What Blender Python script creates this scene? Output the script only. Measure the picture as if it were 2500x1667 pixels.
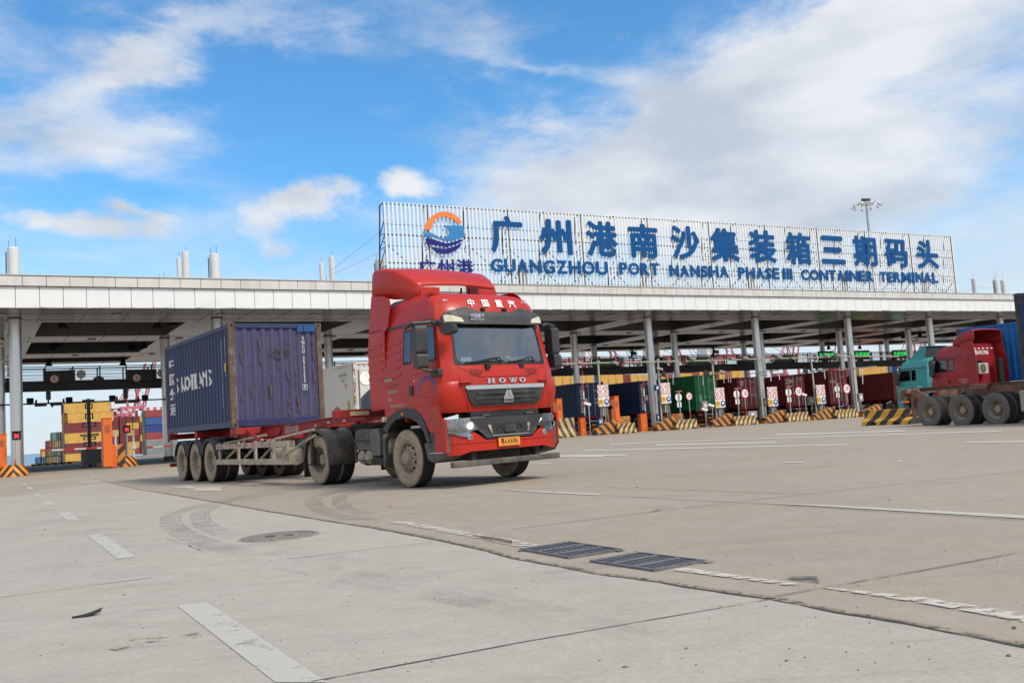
import bpy, bmesh, math, random
from math import sin, cos, pi, radians
from mathutils import Vector, Matrix
from mathutils.geometry import tessellate_polygon
random.seed(7)
for o in list(bpy.data.objects): bpy.data.objects.remove(o)
SC = bpy.context.scene
COL = SC.collection
R = math.radians
# ------------------------------------------------------------------ camera
FPX, PITCH, ROLL, CAMH = 2276.23, 0.08532216, 0.06574330, 1.0584
CAM = Vector((0, 0, CAMH))
cd = bpy.data.cameras.new('camera'); cam = bpy.data.objects.new('camera', cd); COL.objects.link(cam)
cd.sensor_width = 36; cd.lens = 36 * FPX / 2500; cd.clip_start = .1; cd.clip_end = 20000
cp, sp, cr, sr = cos(PITCH), sin(PITCH), cos(ROLL), sin(ROLL)
fwd = Vector((0, cp, sp)); up0 = Vector((0, -sp, cp)); rt0 = Vector((1, 0, 0))
rt = rt0 * cr - up0 * sr; up = up0 * cr + rt0 * sr
cam.matrix_world = Matrix(((rt.x, up.x, -fwd.x, 0), (rt.y, up.y, -fwd.y, 0), (rt.z, up.z, -fwd.z, CAMH), (0, 0, 0, 1)))
SC.camera = cam
SC.render.resolution_x = 1024; SC.render.resolution_y = 682
def pdir(px, py):                       # direction of a photograph pixel (2500 wide) in the world
    A, B = px - 1250, py - 833.5
    return (fwd * FPX + rt * A - up * B) / FPX
def hitp(px, py, p0, n):
    d = pdir(px, py); return CAM + d * ((Vector(p0) - CAM).dot(n) / d.dot(n))
def pg(px, py, z=0.0):
    return hitp(px, py, (0, 0, z), Vector((0, 0, 1)))
# gate frame: x along the canopy, y into the lanes
GA = R(30.28); GO = Vector((10.0935, 68.5945, 0)); GF = Vector((cos(GA), sin(GA), 0)); GN = Vector((-sin(GA), cos(GA), 0))
def G(u, v, z=0): return GO + GF * u + GN * v + Vector((0, 0, z))
def gq(px, py, v):                       # photo pixel on the vertical plane v of the gate -> (u, z)
    P = hitp(px, py, GO + GN * v, GN); return (P - GO).dot(GF), P.z
def gh(u, v):                            # height of the ground: level in front, falling a little across the gate, then down to the yard
    if v <= 38: return max(0, min(1, (v + 30) / 26.)) * (-.28 - .0075 * max(-45, min(60, u)))
    return gh(u, 38) * (1 - min(1, (v - 38) / 100.)) - 3.5 * min(1, (v - 38) / 100.)
def pgs(px, py, dz=0.0):                 # photo pixel on that ground
    z = 0.0
    for _ in range(6): P = pg(px, py, z + dz); q = P - GO; z = gh(q.dot(GF), q.dot(GN))
    return P
def gg(px, py, z=0):                     # photo pixel on the ground -> (u, v)
    P = pgs(px, py) - GO; return P.dot(GF), P.dot(GN)
# ------------------------------------------------------------------ light
SUN_AZ, SUN_EL = R(128), R(50)          # azimuth measured clockwise from +Y (camera looks +Y)
sd = bpy.data.lights.new('sun', 'SUN'); sun = bpy.data.objects.new('sun', sd); COL.objects.link(sun)
sd.energy = 3.1; sd.angle = R(15); sd.color = (1, .93, .81)
sv = Vector((sin(SUN_AZ) * cos(SUN_EL), cos(SUN_AZ) * cos(SUN_EL), sin(SUN_EL)))
sun.rotation_euler = sv.to_track_quat('Z', 'Y').to_euler()
W = bpy.data.worlds.new('World'); SC.world = W; W.use_nodes = True
nt = W.node_tree; N_ = nt.nodes; L_ = nt.links
for n in list(N_): N_.remove(n)
def wn(t, **k):
    n = N_.new(t)
    for a, b in k.items(): setattr(n, a, b)
    return n
def wmath(op, a, b=None, c=None, clamp=False):
    n = wn('ShaderNodeMath', operation=op); n.use_clamp = clamp
    for i, q in enumerate((a, b, c)):
        if q is None: continue
        if isinstance(q, (int, float)): n.inputs[i].default_value = q
        else: L_.new(q, n.inputs[i])
    return n.outputs[0]
sky = wn('ShaderNodeTexSky', sky_type='NISHITA'); sky.sun_disc = False
sky.sun_elevation = SUN_EL; sky.sun_rotation = SUN_AZ; sky.altitude = 0; sky.air_density = 1.0; sky.dust_density = .6; sky.ozone_density = 2.5
tc = wn('ShaderNodeTexCoord'); sepv = wn('ShaderNodeSeparateXYZ')
nz = wn('ShaderNodeTexNoise'); nz.inputs['Scale'].default_value = 7; nz.inputs['Detail'].default_value = 6; nz.inputs['Roughness'].default_value = .62
mp = wn('ShaderNodeMapping'); mp.inputs['Scale'].default_value = (1, 1, 2.2)
L_.new(tc.outputs['Generated'], mp.inputs[0]); L_.new(mp.outputs[0], nz.inputs[0])
nzs = wn('ShaderNodeVectorMath', operation='SUBTRACT'); L_.new(nz.outputs['Color'], nzs.inputs[0]); nzs.inputs[1].default_value = (.5, .5, .5)
nzm = wn('ShaderNodeVectorMath', operation='SCALE'); L_.new(nzs.outputs[0], nzm.inputs[0]); nzm.inputs['Scale'].default_value = .13
dis = wn('ShaderNodeVectorMath', operation='ADD'); L_.new(tc.outputs['Generated'], dis.inputs[0]); L_.new(nzm.outputs[0], dis.inputs[1])
L_.new(dis.outputs[0], sepv.inputs[0])
AZ = wmath('ARCTAN2', sepv.outputs[0], sepv.outputs[1]); EL = wmath('ARCSINE', sepv.outputs[2])
def azel(px, py):
    d = pdir(px, py).normalized(); return math.atan2(d.x, d.y), math.asin(d.z)
# cloud banks: centre x, y (photo), half-length, half-width (photo px), tilt (deg, + rises to the right), weight
BANKS = [(60, 90, 230, 80, -20, .62), (420, 150, 330, 52, 22, .85), (300, 175, 110, 38, 30, .5), (220, 325, 330, 58, -5, .95),
         (560, 50, 220, 50, 18, .45), (130, 400, 240, 40, 0, .45), (480, 300, 140, 30, 20, .3), (760, 330, 260, 100, 0, -.35), (1450, 100, 160, 70, 30, -.3),
         (270, 560, 260, 40, 0, .35), (720, 510, 240, 60, 8, .35), (560, 430, 150, 40, 0, -.3),
         (1130, 70, 380, 70, -6, .6), (1330, 170, 190, 26, -6, .55), (930, 240, 120, 30, 20, .1),
         (1700, 300, 620, 100, 24, 1.1), (1300, 345, 170, 42, 5, .6), (2150, 60, 520, 120, 15, .85), (2200, 300, 480, 200, 10, 1.1), (1750, 430, 420, 90, 4, .75), (2100, 520, 520, 90, 0, .8),
         (1450, 470, 260, 60, 8, .35), (2420, 460, 200, 60, 20, -.45), (2250, 130, 160, 30, 18, -.25), (1950, 60, 130, 35, 25, -.2), (2000, 345, 160, 28, 15, -.2),
         (1250, 680, 2200, 80, 0, .34)]
PUFFS = [(270, 562, 190, 34, 0, 1.0), (130, 550, 60, 26, 0, .5), (350, 518, 80, 14, -12, .75), (400, 555, 70, 30, 0, .5), (740, 500, 130, 40, 10, .95), (640, 540, 90, 30, 10, .6), (800, 455, 90, 30, 15, .7), (1030, 462, 110, 26, 0, 1.0), (985, 430, 60, 26, 0, .6), (660, 605, 50, 26, 0, .7), (505, 560, 50, 60, 0, -.9), (905, 440, 30, 60, 0, -.5), (360, 425, 60, 12, 0, .35), (1230, 345, 60, 16, 0, .4)]
nzp = wn('ShaderNodeVectorMath', operation='SCALE'); L_.new(nzs.outputs[0], nzp.inputs[0]); nzp.inputs['Scale'].default_value = .03
disp = wn('ShaderNodeVectorMath', operation='ADD'); L_.new(tc.outputs['Generated'], disp.inputs[0]); L_.new(nzp.outputs[0], disp.inputs[1]); sep2 = wn('ShaderNodeSeparateXYZ'); L_.new(disp.outputs[0], sep2.inputs[0])
AZ1, EL1 = AZ, EL; AZ2 = wmath('ARCTAN2', sep2.outputs[0], sep2.outputs[1]); EL2 = wmath('ARCSINE', sep2.outputs[2])
tot = None; totp = None
for (cx_, cy_, a_, b_, t_, w_, pf) in [(*b, 0) for b in BANKS] + [(*b, 1) for b in PUFFS]:
    AZ, EL = (AZ2, EL2) if pf else (AZ1, EL1)
    A0, E0 = azel(cx_, cy_); k = 1 / FPX
    tt = R(t_ + 3.7 * 0)
    da = wmath('SUBTRACT', AZ, A0); de = wmath('SUBTRACT', EL, E0)
    c_, s_ = cos(tt - ROLL), sin(tt - ROLL)
    p = wmath('MULTIPLY_ADD', de, s_ / (a_ * k), wmath('MULTIPLY', da, c_ / (a_ * k)))
    q = wmath('MULTIPLY_ADD', de, c_ / (b_ * k), wmath('MULTIPLY', da, -s_ / (b_ * k)))
    r2 = wmath('MULTIPLY_ADD', p, p, wmath('MULTIPLY', q, q))
    g = wmath('MULTIPLY', wmath('EXPONENT', wmath('MULTIPLY', r2, -.8)), w_)
    if pf: totp = g if totp is None else wmath('ADD', totp, g)
    else: tot = g if tot is None else wmath('ADD', tot, g)
n2 = wn('ShaderNodeTexNoise'); n2.inputs['Scale'].default_value = 9; n2.inputs['Detail'].default_value = 8; n2.inputs['Roughness'].default_value = .6; n2.inputs['Distortion'].default_value = .3
m2 = wn('ShaderNodeMapping'); m2.inputs['Scale'].default_value = (1, 1, 2.6); m2.inputs['Rotation'].default_value = (0, R(22), 0)
L_.new(tc.outputs['Generated'], m2.inputs[0]); L_.new(m2.outputs[0], n2.inputs[0])
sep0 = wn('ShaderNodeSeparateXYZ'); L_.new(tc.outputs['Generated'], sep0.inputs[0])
back = wn('ShaderNodeMapRange', interpolation_type='SMOOTHSTEP'); L_.new(wmath('SUBTRACT', wmath('MULTIPLY', sep0.outputs[2], .55), sep0.outputs[1]), back.inputs[0]); back.inputs[1].default_value = -.55; back.inputs[2].default_value = .25; back.inputs[4].default_value = 1.3   # unseen cloud added overhead and behind the camera to whiten the ambient light
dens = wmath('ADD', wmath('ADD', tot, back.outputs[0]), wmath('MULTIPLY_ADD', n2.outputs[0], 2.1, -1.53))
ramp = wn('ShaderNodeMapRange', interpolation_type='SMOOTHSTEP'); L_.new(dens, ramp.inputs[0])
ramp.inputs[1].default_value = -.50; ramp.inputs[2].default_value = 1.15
n4 = wn('ShaderNodeTexNoise'); n4.inputs['Scale'].default_value = 17; n4.inputs['Detail'].default_value = 9; n4.inputs['Roughness'].default_value = .62; m4 = wn('ShaderNodeMapping'); m4.inputs['Scale'].default_value = (1, 1, 1.6); L_.new(tc.outputs['Generated'], m4.inputs[0]); L_.new(m4.outputs[0], n4.inputs[0])
rampp = wn('ShaderNodeMapRange', interpolation_type='SMOOTHSTEP'); L_.new(wmath('ADD', totp, wmath('MULTIPLY_ADD', n4.outputs[0], 2.4, -1.68)), rampp.inputs[0]); rampp.inputs[1].default_value = -.2; rampp.inputs[2].default_value = .72
mask = wmath('MAXIMUM', wmath('MULTIPLY', ramp.outputs[0], .93), wmath('MULTIPLY', rampp.outputs[0], .95))
# inner shading of the clouds
n3 = wn('ShaderNodeTexNoise'); n3.inputs['Scale'].default_value = 5.5; n3.inputs['Detail'].default_value = 5; L_.new(m2.outputs[0], n3.inputs[0])
crm = wn('ShaderNodeMapRange'); L_.new(n3.outputs[0], crm.inputs[0]); crm.inputs[1].default_value = .34; crm.inputs[2].default_value = .62
cmix = wn('ShaderNodeMixRGB'); L_.new(crm.outputs[0], cmix.inputs[0])
SKYK = .10
cmix.inputs[1].default_value = tuple(c / SKYK for c in (.56, .62, .70)) + (1,)
cmix.inputs[2].default_value = tuple(c / SKYK for c in (.88, .895, .92)) + (1,)
# clear sky: nishita, tinted to the photograph's deep blue, fading pale at the horizon
tint = wn('ShaderNodeMixRGB', blend_type='MULTIPLY'); tint.inputs[0].default_value = 1; L_.new(sky.outputs[0], tint.inputs[1]); tint.inputs[2].default_value = (.84, 1.62, 1.98, 1)
hz = wn('ShaderNodeMapRange', interpolation_type='SMOOTHSTEP'); L_.new(EL1, hz.inputs[0]); hz.inputs[1].default_value = .27; hz.inputs[2].default_value = 0.02
hzm = wn('ShaderNodeMixRGB'); L_.new(wmath('MULTIPLY', hz.outputs[0], .93), hzm.inputs[0]); L_.new(tint.outputs[0], hzm.inputs[1]); hzm.inputs[2].default_value = tuple(c / SKYK for c in (.74, .81, .88)) + (1,)
fin = wn('ShaderNodeMixRGB'); L_.new(mask, fin.inputs[0]); L_.new(hzm.outputs[0], fin.inputs[1]); L_.new(cmix.outputs[0], fin.inputs[2])
bg = wn('ShaderNodeBackground'); bg.inputs['Strength'].default_value = SKYK; L_.new(fin.outputs[0], bg.inputs[0])
wo = wn('ShaderNodeOutputWorld'); L_.new(bg.outputs[0], wo.inputs[0])
W.cycles.sampling_method = 'MANUAL'; W.cycles.sample_map_resolution = 512
SC.view_settings.view_transform = 'Standard'; SC.view_settings.look = 'None'; SC.view_settings.exposure = 0.0; SC.view_settings.gamma = 1
SC.render.engine = 'CYCLES'; SC.cycles.use_denoising = True; SC.cycles.max_bounces = 5; SC.cycles.diffuse_bounces = 3; SC.cycles.glossy_bounces = 3; SC.cycles.transmission_bounces = 4; SC.cycles.transparent_max_bounces = 10
SC.cycles.caustics_reflective = False; SC.cycles.caustics_refractive = False
# ------------------------------------------------------------------ materials
def node(t, typ, **k):
    n = t.nodes.new(typ)
    for a, b in k.items(): setattr(n, a, b)
    return n
MATS = {}
def pbr(name, col, rough=.5, metal=0.0, var=.12, vs=3.0, dirt=None, da=0.0, ds=2.0, dth=.5, bump=0.0, bs=30.0, coat=0.0, emit=None, es=1.0, stretch=(1, 1, 1), spec=.5):
    if name in MATS: return MATS[name]
    m = bpy.data.materials.new(name); MATS[name] = m; m.use_nodes = True; t = m.node_tree; b = t.nodes['Principled BSDF']
    b.inputs['Roughness'].default_value = rough; b.inputs['Metallic'].default_value = metal; b.inputs['Coat Weight'].default_value = coat; b.inputs['Specular IOR Level'].default_value = spec
    b.inputs['Coat Roughness'].default_value = .08
    tc = node(t, 'ShaderNodeTexCoord'); mp = node(t, 'ShaderNodeMapping'); mp.inputs['Scale'].default_value = stretch; t.links.new(tc.outputs['Object'], mp.inputs[0])
    nz = node(t, 'ShaderNodeTexNoise'); nz.inputs['Scale'].default_value = vs; nz.inputs['Detail'].default_value = 5; t.links.new(mp.outputs[0], nz.inputs[0])
    mr = node(t, 'ShaderNodeMapRange'); t.links.new(nz.outputs[0], mr.inputs[0]); mr.inputs[1].default_value = .3; mr.inputs[2].default_value = .7; mr.inputs[3].default_value = 1 - var; mr.inputs[4].default_value = 1 + var
    mx = node(t, 'ShaderNodeMixRGB', blend_type='MULTIPLY'); mx.inputs[0].default_value = 1; mx.inputs[1].default_value = (*col, 1); t.links.new(mr.outputs[0], mx.inputs[2])
    out = mx.outputs[0]
    if dirt:
        nd = node(t, 'ShaderNodeTexNoise'); nd.inputs['Scale'].default_value = ds; nd.inputs['Detail'].default_value = 8; nd.inputs['Roughness'].default_value = .7; t.links.new(mp.outputs[0], nd.inputs[0])
        m1 = node(t, 'ShaderNodeMapRange'); t.links.new(nd.outputs[0], m1.inputs[0]); m1.inputs[1].default_value = dth; m1.inputs[2].default_value = dth + .16; m1.inputs[4].default_value = da
        m2 = node(t, 'ShaderNodeMixRGB'); t.links.new(m1.outputs[0], m2.inputs[0]); t.links.new(out, m2.inputs[1]); m2.inputs[2].default_value = (*dirt, 1); out = m2.outputs[0]
        rr = node(t, 'ShaderNodeMapRange'); t.links.new(m1.outputs[0], rr.inputs[0]); rr.inputs[3].default_value = rough; rr.inputs[4].default_value = min(1, rough + .35); t.links.new(rr.outputs[0], b.inputs['Roughness'])
    t.links.new(out, b.inputs['Base Color'])
    if bump:
        nb = node(t, 'ShaderNodeTexNoise'); nb.inputs['Scale'].default_value = bs; nb.inputs['Detail'].default_value = 4; t.links.new(mp.outputs[0], nb.inputs[0])
        bp = node(t, 'ShaderNodeBump'); bp.inputs['Strength'].default_value = bump; bp.inputs['Distance'].default_value = .01; t.links.new(nb.outputs[0], bp.inputs['Height']); t.links.new(bp.outputs[0], b.inputs['Normal'])
    if emit:
        b.inputs['Emission Color'].default_value = (*emit, 1); b.inputs['Emission Strength'].default_value = es
    return m
def glass(name, tint=(.55, .62, .6), refl=.12, through=.6):
    if name in MATS: return MATS[name]
    m = bpy.data.materials.new(name); MATS[name] = m; m.use_nodes = True; t = m.node_tree
    for n in list(t.nodes): t.nodes.remove(n)
    tr = node(t, 'ShaderNodeBsdfTransparent'); tr.inputs[0].default_value = tuple(c * through for c in tint) + (1,)
    gl = node(t, 'ShaderNodeBsdfGlossy'); gl.inputs['Roughness'].default_value = .02; gl.inputs[0].default_value = (.9, .95, 1, 1)
    lw = node(t, 'ShaderNodeLayerWeight'); lw.inputs[0].default_value = .35
    mr = node(t, 'ShaderNodeMapRange'); t.links.new(lw.outputs['Fresnel'], mr.inputs[0]); mr.inputs[3].default_value = refl; mr.inputs[4].default_value = 1
    mx = node(t, 'ShaderNodeMixShader'); o = node(t, 'ShaderNodeOutputMaterial')
    t.links.new(mr.outputs[0], mx.inputs[0]); t.links.new(tr.outputs[0], mx.inputs[1]); t.links.new(gl.outputs[0], mx.inputs[2]); t.links.new(mx.outputs[0], o.inputs[0])
    return m
def worn(name, col, amt=.5, sc=4.0, rough=.8, soft=.08, alpha=1.0, fine=40.0, stretch=(1, 1, 1), rot=0.0):  # paint or rubber lying thin on the ground, worn through in patches
    if name in MATS: return MATS[name]
    m = bpy.data.materials.new(name); MATS[name] = m; m.use_nodes = True; t = m.node_tree; b = t.nodes['Principled BSDF']; o = t.nodes['Material Output']
    b.inputs['Base Color'].default_value = (*col, 1); b.inputs['Roughness'].default_value = rough
    tc = node(t, 'ShaderNodeTexCoord'); mp = node(t, 'ShaderNodeMapping'); mp.inputs['Scale'].default_value = stretch; mp.inputs['Rotation'].default_value = (0, 0, rot)
    t.links.new(tc.outputs['Object'], mp.inputs[0])
    nz = node(t, 'ShaderNodeTexNoise'); nz.inputs['Scale'].default_value = sc; nz.inputs['Detail'].default_value = 9; nz.inputs['Roughness'].default_value = .7; t.links.new(mp.outputs[0], nz.inputs[0])
    mr = node(t, 'ShaderNodeMapRange'); t.links.new(nz.outputs[0], mr.inputs[0]); mr.inputs[1].default_value = amt; mr.inputs[2].default_value = amt + soft; mr.inputs[3].default_value = 0; mr.inputs[4].default_value = alpha
    tr = node(t, 'ShaderNodeBsdfTransparent'); mx = node(t, 'ShaderNodeMixShader')
    t.links.new(mr.outputs[0], mx.inputs[0]); t.links.new(tr.outputs[0], mx.inputs[1]); t.links.new(b.outputs[0], mx.inputs[2]); t.links.new(mx.outputs[0], o.inputs[0])
    return m
def stripes(name, c1, c2, period=.35, slope=1.0, rough=.6, axis='Z', chev=False, duty=.5, dirt=.3):   # hazard stripes painted diagonally
    if name in MATS: return MATS[name]
    m = bpy.data.materials.new(name); MATS[name] = m; m.use_nodes = True; t = m.node_tree; b = t.nodes['Principled BSDF']; b.inputs['Roughness'].default_value = rough
    tc = node(t, 'ShaderNodeTexCoord'); s = node(t, 'ShaderNodeSeparateXYZ'); t.links.new(tc.outputs['Object'], s.inputs[0])
    def mth(op, a, bb=None):
        n = node(t, 'ShaderNodeMath', operation=op)
        for i, q in enumerate((a, bb)):
            if q is None: continue
            if isinstance(q, (int, float)): n.inputs[i].default_value = q
            else: t.links.new(q, n.inputs[i])
        return n.outputs[0]
    x = s.outputs[0]
    if chev: x = mth('ABSOLUTE', x)
    ca = mth('ADD', x, mth('MULTIPLY', s.outputs[2], slope)) if slope else x
    if axis == 'Y': ca = mth('ADD', ca, mth('MULTIPLY', s.outputs[1], slope))
    fr = mth('FRACT', mth('DIVIDE', mth('ADD', ca, 50 * period), period))
    st = mth('GREATER_THAN', fr, duty)
    nz = node(t, 'ShaderNodeTexNoise'); nz.inputs['Scale'].default_value = 6; nz.inputs['Detail'].default_value = 8; nz.inputs['Roughness'].default_value = .7; t.links.new(tc.outputs['Object'], nz.inputs[0])
    mx = node(t, 'ShaderNodeMixRGB'); t.links.new(st, mx.inputs[0]); mx.inputs[1].default_value = (*c1, 1); mx.inputs[2].default_value = (*c2, 1)
    mr = node(t, 'ShaderNodeMapRange'); t.links.new(nz.outputs[0], mr.inputs[0]); mr.inputs[1].default_value = .48; mr.inputs[2].default_value = .7; mr.inputs[4].default_value = dirt
    m2 = node(t, 'ShaderNodeMixRGB'); t.links.new(mr.outputs[0], m2.inputs[0]); t.links.new(mx.outputs[0], m2.inputs[1]); m2.inputs[2].default_value = (.16, .13, .1, 1)
    t.links.new(m2.outputs[0], b.inputs['Base Color'])
    return m
# ------------------------------------------------------------------ mesh helpers
class MB:
    def __init__(s): s.v = []; s.f = []
    def add(s, vs, fs):
        o = len(s.v); s.v += [tuple(v) for v in vs]; s.f += [tuple(i + o for i in f) for f in fs]; return s
    def box(s, x0, x1, y0, y1, z0, z1, M=None):
        if x0 > x1: x0, x1 = x1, x0
        if y0 > y1: y0, y1 = y1, y0
        if z0 > z1: z0, z1 = z1, z0
        vs = [Vector(p) for p in ((x0, y0, z0), (x1, y0, z0), (x1, y1, z0), (x0, y1, z0), (x0, y0, z1), (x1, y0, z1), (x1, y1, z1), (x0, y1, z1))]
        if M: vs = [M @ v for v in vs]
        return s.add(vs, [(3, 2, 1, 0), (4, 5, 6, 7), (0, 1, 5, 4), (1, 2, 6, 5), (2, 3, 7, 6), (3, 0, 4, 7)])
    def prism(s, poly, a, b, ax='y', holes=(), M=None):      # 2-D outline extruded along an axis; ax y: (x,z), x: (y,z), z: (x,y)
        def P(p, d):
            q = {'y': (p[0], d, p[1]), 'x': (d, p[0], p[1]), 'z': (p[0], p[1], d)}[ax]
            return (M @ Vector(q)) if M else Vector(q)
        loops = [list(poly)] + [list(h) for h in holes]
        flat = [p for l in loops for p in l]; n = len(flat)
        tri = tessellate_polygon([[Vector((p[0], p[1], 0)) for p in l] for l in loops])
        fs = [tuple(t) for t in tri] + [tuple(i + n for i in reversed(t)) for t in tri]
        o = 0
        for l in loops:
            k = len(l)
            for i in range(k): fs.append((o + i, o + (i + 1) % k, o + (i + 1) % k + n, o + i + n))
            o += k
        return s.add([P(p, a) for p in flat] + [P(p, b) for p in flat], fs)
    def cyl(s, p0, p1, r0, r1=None, n=12, caps=True):
        r1 = r0 if r1 is None else r1; p0 = Vector(p0); p1 = Vector(p1); d = (p1 - p0).normalized()
        a = d.orthogonal().normalized(); b = d.cross(a); vs = []; fs = []
        for k in range(n):
            t = 2 * pi * k / n; e = a * cos(t) + b * sin(t); vs += [p0 + e * r0, p1 + e * r1]
        for k in range(n): i = 2 * k; j = 2 * ((k + 1) % n); fs.append((i, j, j + 1, i + 1))
        if caps: fs += [tuple(range(0, 2 * n, 2))[::-1], tuple(range(1, 2 * n, 2))]
        return s.add(vs, fs)
    def tube(s, pts, r, n=8):
        for a, b in zip(pts[:-1], pts[1:]): s.cyl(a, b, r, n=n)
        return s
    def lathe(s, prof, n=24, M=None, c=(0, 0, 0), ax='y'):     # prof: (radius, along axis)
        vs = []; fs = []; m = len(prof); c = Vector(c)
        for k in range(n):
            t = 2 * pi * k / n
            for r, h in prof:
                q = {'y': (r * cos(t), h, r * sin(t)), 'x': (h, r * cos(t), r * sin(t)), 'z': (r * cos(t), r * sin(t), h)}[ax]
                v = Vector(q) + c; vs.append(M @ v if M else v)
        for k in range(n):
            for i in range(m - 1):
                a = k * m + i; b = ((k + 1) % n) * m + i; fs.append((a, b, b + 1, a + 1))
        return s.add(vs, fs)
    def grid(s, P):                                           # P[i][j] points
        h, w = len(P), len(P[0]); o = [tuple(p) for r in P for p in r]
        return s.add(o, [(i * w + j, i * w + j + 1, (i + 1) * w + j + 1, (i + 1) * w + j) for i in range(h - 1) for j in range(w - 1)])
    def ball(s, c, r, n=10, sc=(1, 1, 1)):
        return s.lathe([(max(1e-4, r * sin(pi * k / n)), -r * cos(pi * k / n)) for k in range(n + 1)], n=n + 4, ax='z', M=Matrix.Translation(c) @ Matrix.Diagonal((*sc, 1)))
    def build(s, name, m, parent=None, smooth=False, bevel=0.0, seg=2, M=None, ang=38, solid=0.0):
        me = bpy.data.meshes.new(name); vs = s.v
        if M: vs = [tuple(M @ Vector(v)) for v in vs]
        me.from_pydata(vs, [], s.f); me.validate()
        bm = bmesh.new(); bm.from_mesh(me); bmesh.ops.remove_doubles(bm, verts=bm.verts, dist=1e-5); bmesh.ops.recalc_face_normals(bm, faces=bm.faces); bm.to_mesh(me); bm.free()
        me.materials.append(m)
        o = bpy.data.objects.new(name, me); COL.objects.link(o)
        if parent: o.parent = parent
        if smooth:
            for p in me.polygons: p.use_smooth = True
            me.set_sharp_from_angle(angle=R(ang))
        if solid:
            md = o.modifiers.new('solid', 'SOLIDIFY'); md.thickness = solid; md.offset = -1
        if bevel:
            md = o.modifiers.new('bevel', 'BEVEL'); md.width = bevel; md.segments = seg; md.limit_method = 'ANGLE'; md.angle_limit = R(35); md.harden_normals = False
        return o
def tag(o, label=None, cat=None, group=None, kind=None):
    if label: o['label'] = label
    if cat: o['category'] = cat
    if group: o['group'] = group
    if kind: o['kind'] = kind
    return o
def thing(name, label, cat, loc=(0, 0, 0), rz=0.0, group=None):
    o = bpy.data.objects.new(name, None); COL.objects.link(o); o.empty_display_size = .3
    o.location = loc; o.rotation_euler = (0, 0, rz); return tag(o, label, cat, group)
def gthing(name, label, cat, u, v, z=0, group=None, rz=0.0): return thing(name, label, cat, G(u, v, z), GA + rz, group)
def dup(root, loc=None, rz=None, label=None, cat=None, group=None):
    r = root.copy(); COL.objects.link(r)
    if loc is not None: r.location = loc
    if rz is not None: r.rotation_euler = (0, 0, rz)
    if label: r['label'] = label
    if group: r['group'] = group
    def rec(a, b):
        for ch in list(a.children):
            c = ch.copy(); COL.objects.link(c); c.parent = b; rec(ch, c)
    rec(root, r); return r
_tc = {}
def boldmesh(me, r, n=8):                        # heavy weight: the glyph laid over itself shifted around a small circle, each a hair deeper
    vs = [v.co.copy() for v in me.vertices]; fs = [tuple(p.vertices) for p in me.polygons]; V = []; F = []
    for k in range(n + 1):
        dx, dy = (0, 0) if k == n else (r * cos(2 * pi * k / n), r * sin(2 * pi * k / n)); o = len(V); e = 1 - .012 * k
        V += [(v.x + dx, v.y + dy, v.z * e) for v in vs]; F += [tuple(i + o for i in f) for f in fs]
    m2 = bpy.data.meshes.new('text'); m2.from_pydata(V, [], F); return m2
def textmesh(s, size=1.0, bold=0.0, depth=.01, align='CENTER', sx=1.0, spacing=1.0):
    key = (s, size, bold, depth, align, sx, spacing)
    if key in _tc: return _tc[key]
    cjk = bold > 0 and any(ord(q) > 0x2e80 for q in s)
    c = bpy.data.curves.new('text', 'FONT'); c.body = s; c.size = size; c.offset = 0 if cjk else bold; c.extrude = depth; c.align_x = align; c.align_y = 'CENTER'; c.resolution_u = 3; c.space_character = spacing
    o = bpy.data.objects.new('text', c); COL.objects.link(o); bpy.context.view_layer.update()
    me = bpy.data.meshes.new_from_object(o.evaluated_get(bpy.context.evaluated_depsgraph_get()))
    bpy.data.objects.remove(o); me.materials.clear()
    if cjk: me = boldmesh(me, bold, 8)
    if sx != 1.0:
        for v in me.vertices: v.co.x *= sx
    _tc[key] = me; return me
# text frame matrices: text local x -> reading direction, local y -> up, local z -> outward normal
def tframe(pos, right, up_, ):
    r = Vector(right).normalized(); u = Vector(up_).normalized(); n = r.cross(u)
    return Matrix(((r.x, u.x, n.x, pos[0]), (r.y, u.y, n.y, pos[1]), (r.z, u.z, n.z, pos[2]), (0, 0, 0, 1)))
def text(name, s, m, parent, pos, right, up_=(0, 0, 1), size=.2, bold=0.0, depth=.004, sx=1.0, align='CENTER', spacing=1.0, label=None):
    me = textmesh(s, size, bold, depth, align, sx, spacing).copy(); me.transform(tframe(pos, right, up_)); me.materials.append(m)
    o = bpy.data.objects.new(name, me); COL.objects.link(o)
    if parent: o.parent = parent
    if label: o['label'] = label
    return o
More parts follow.
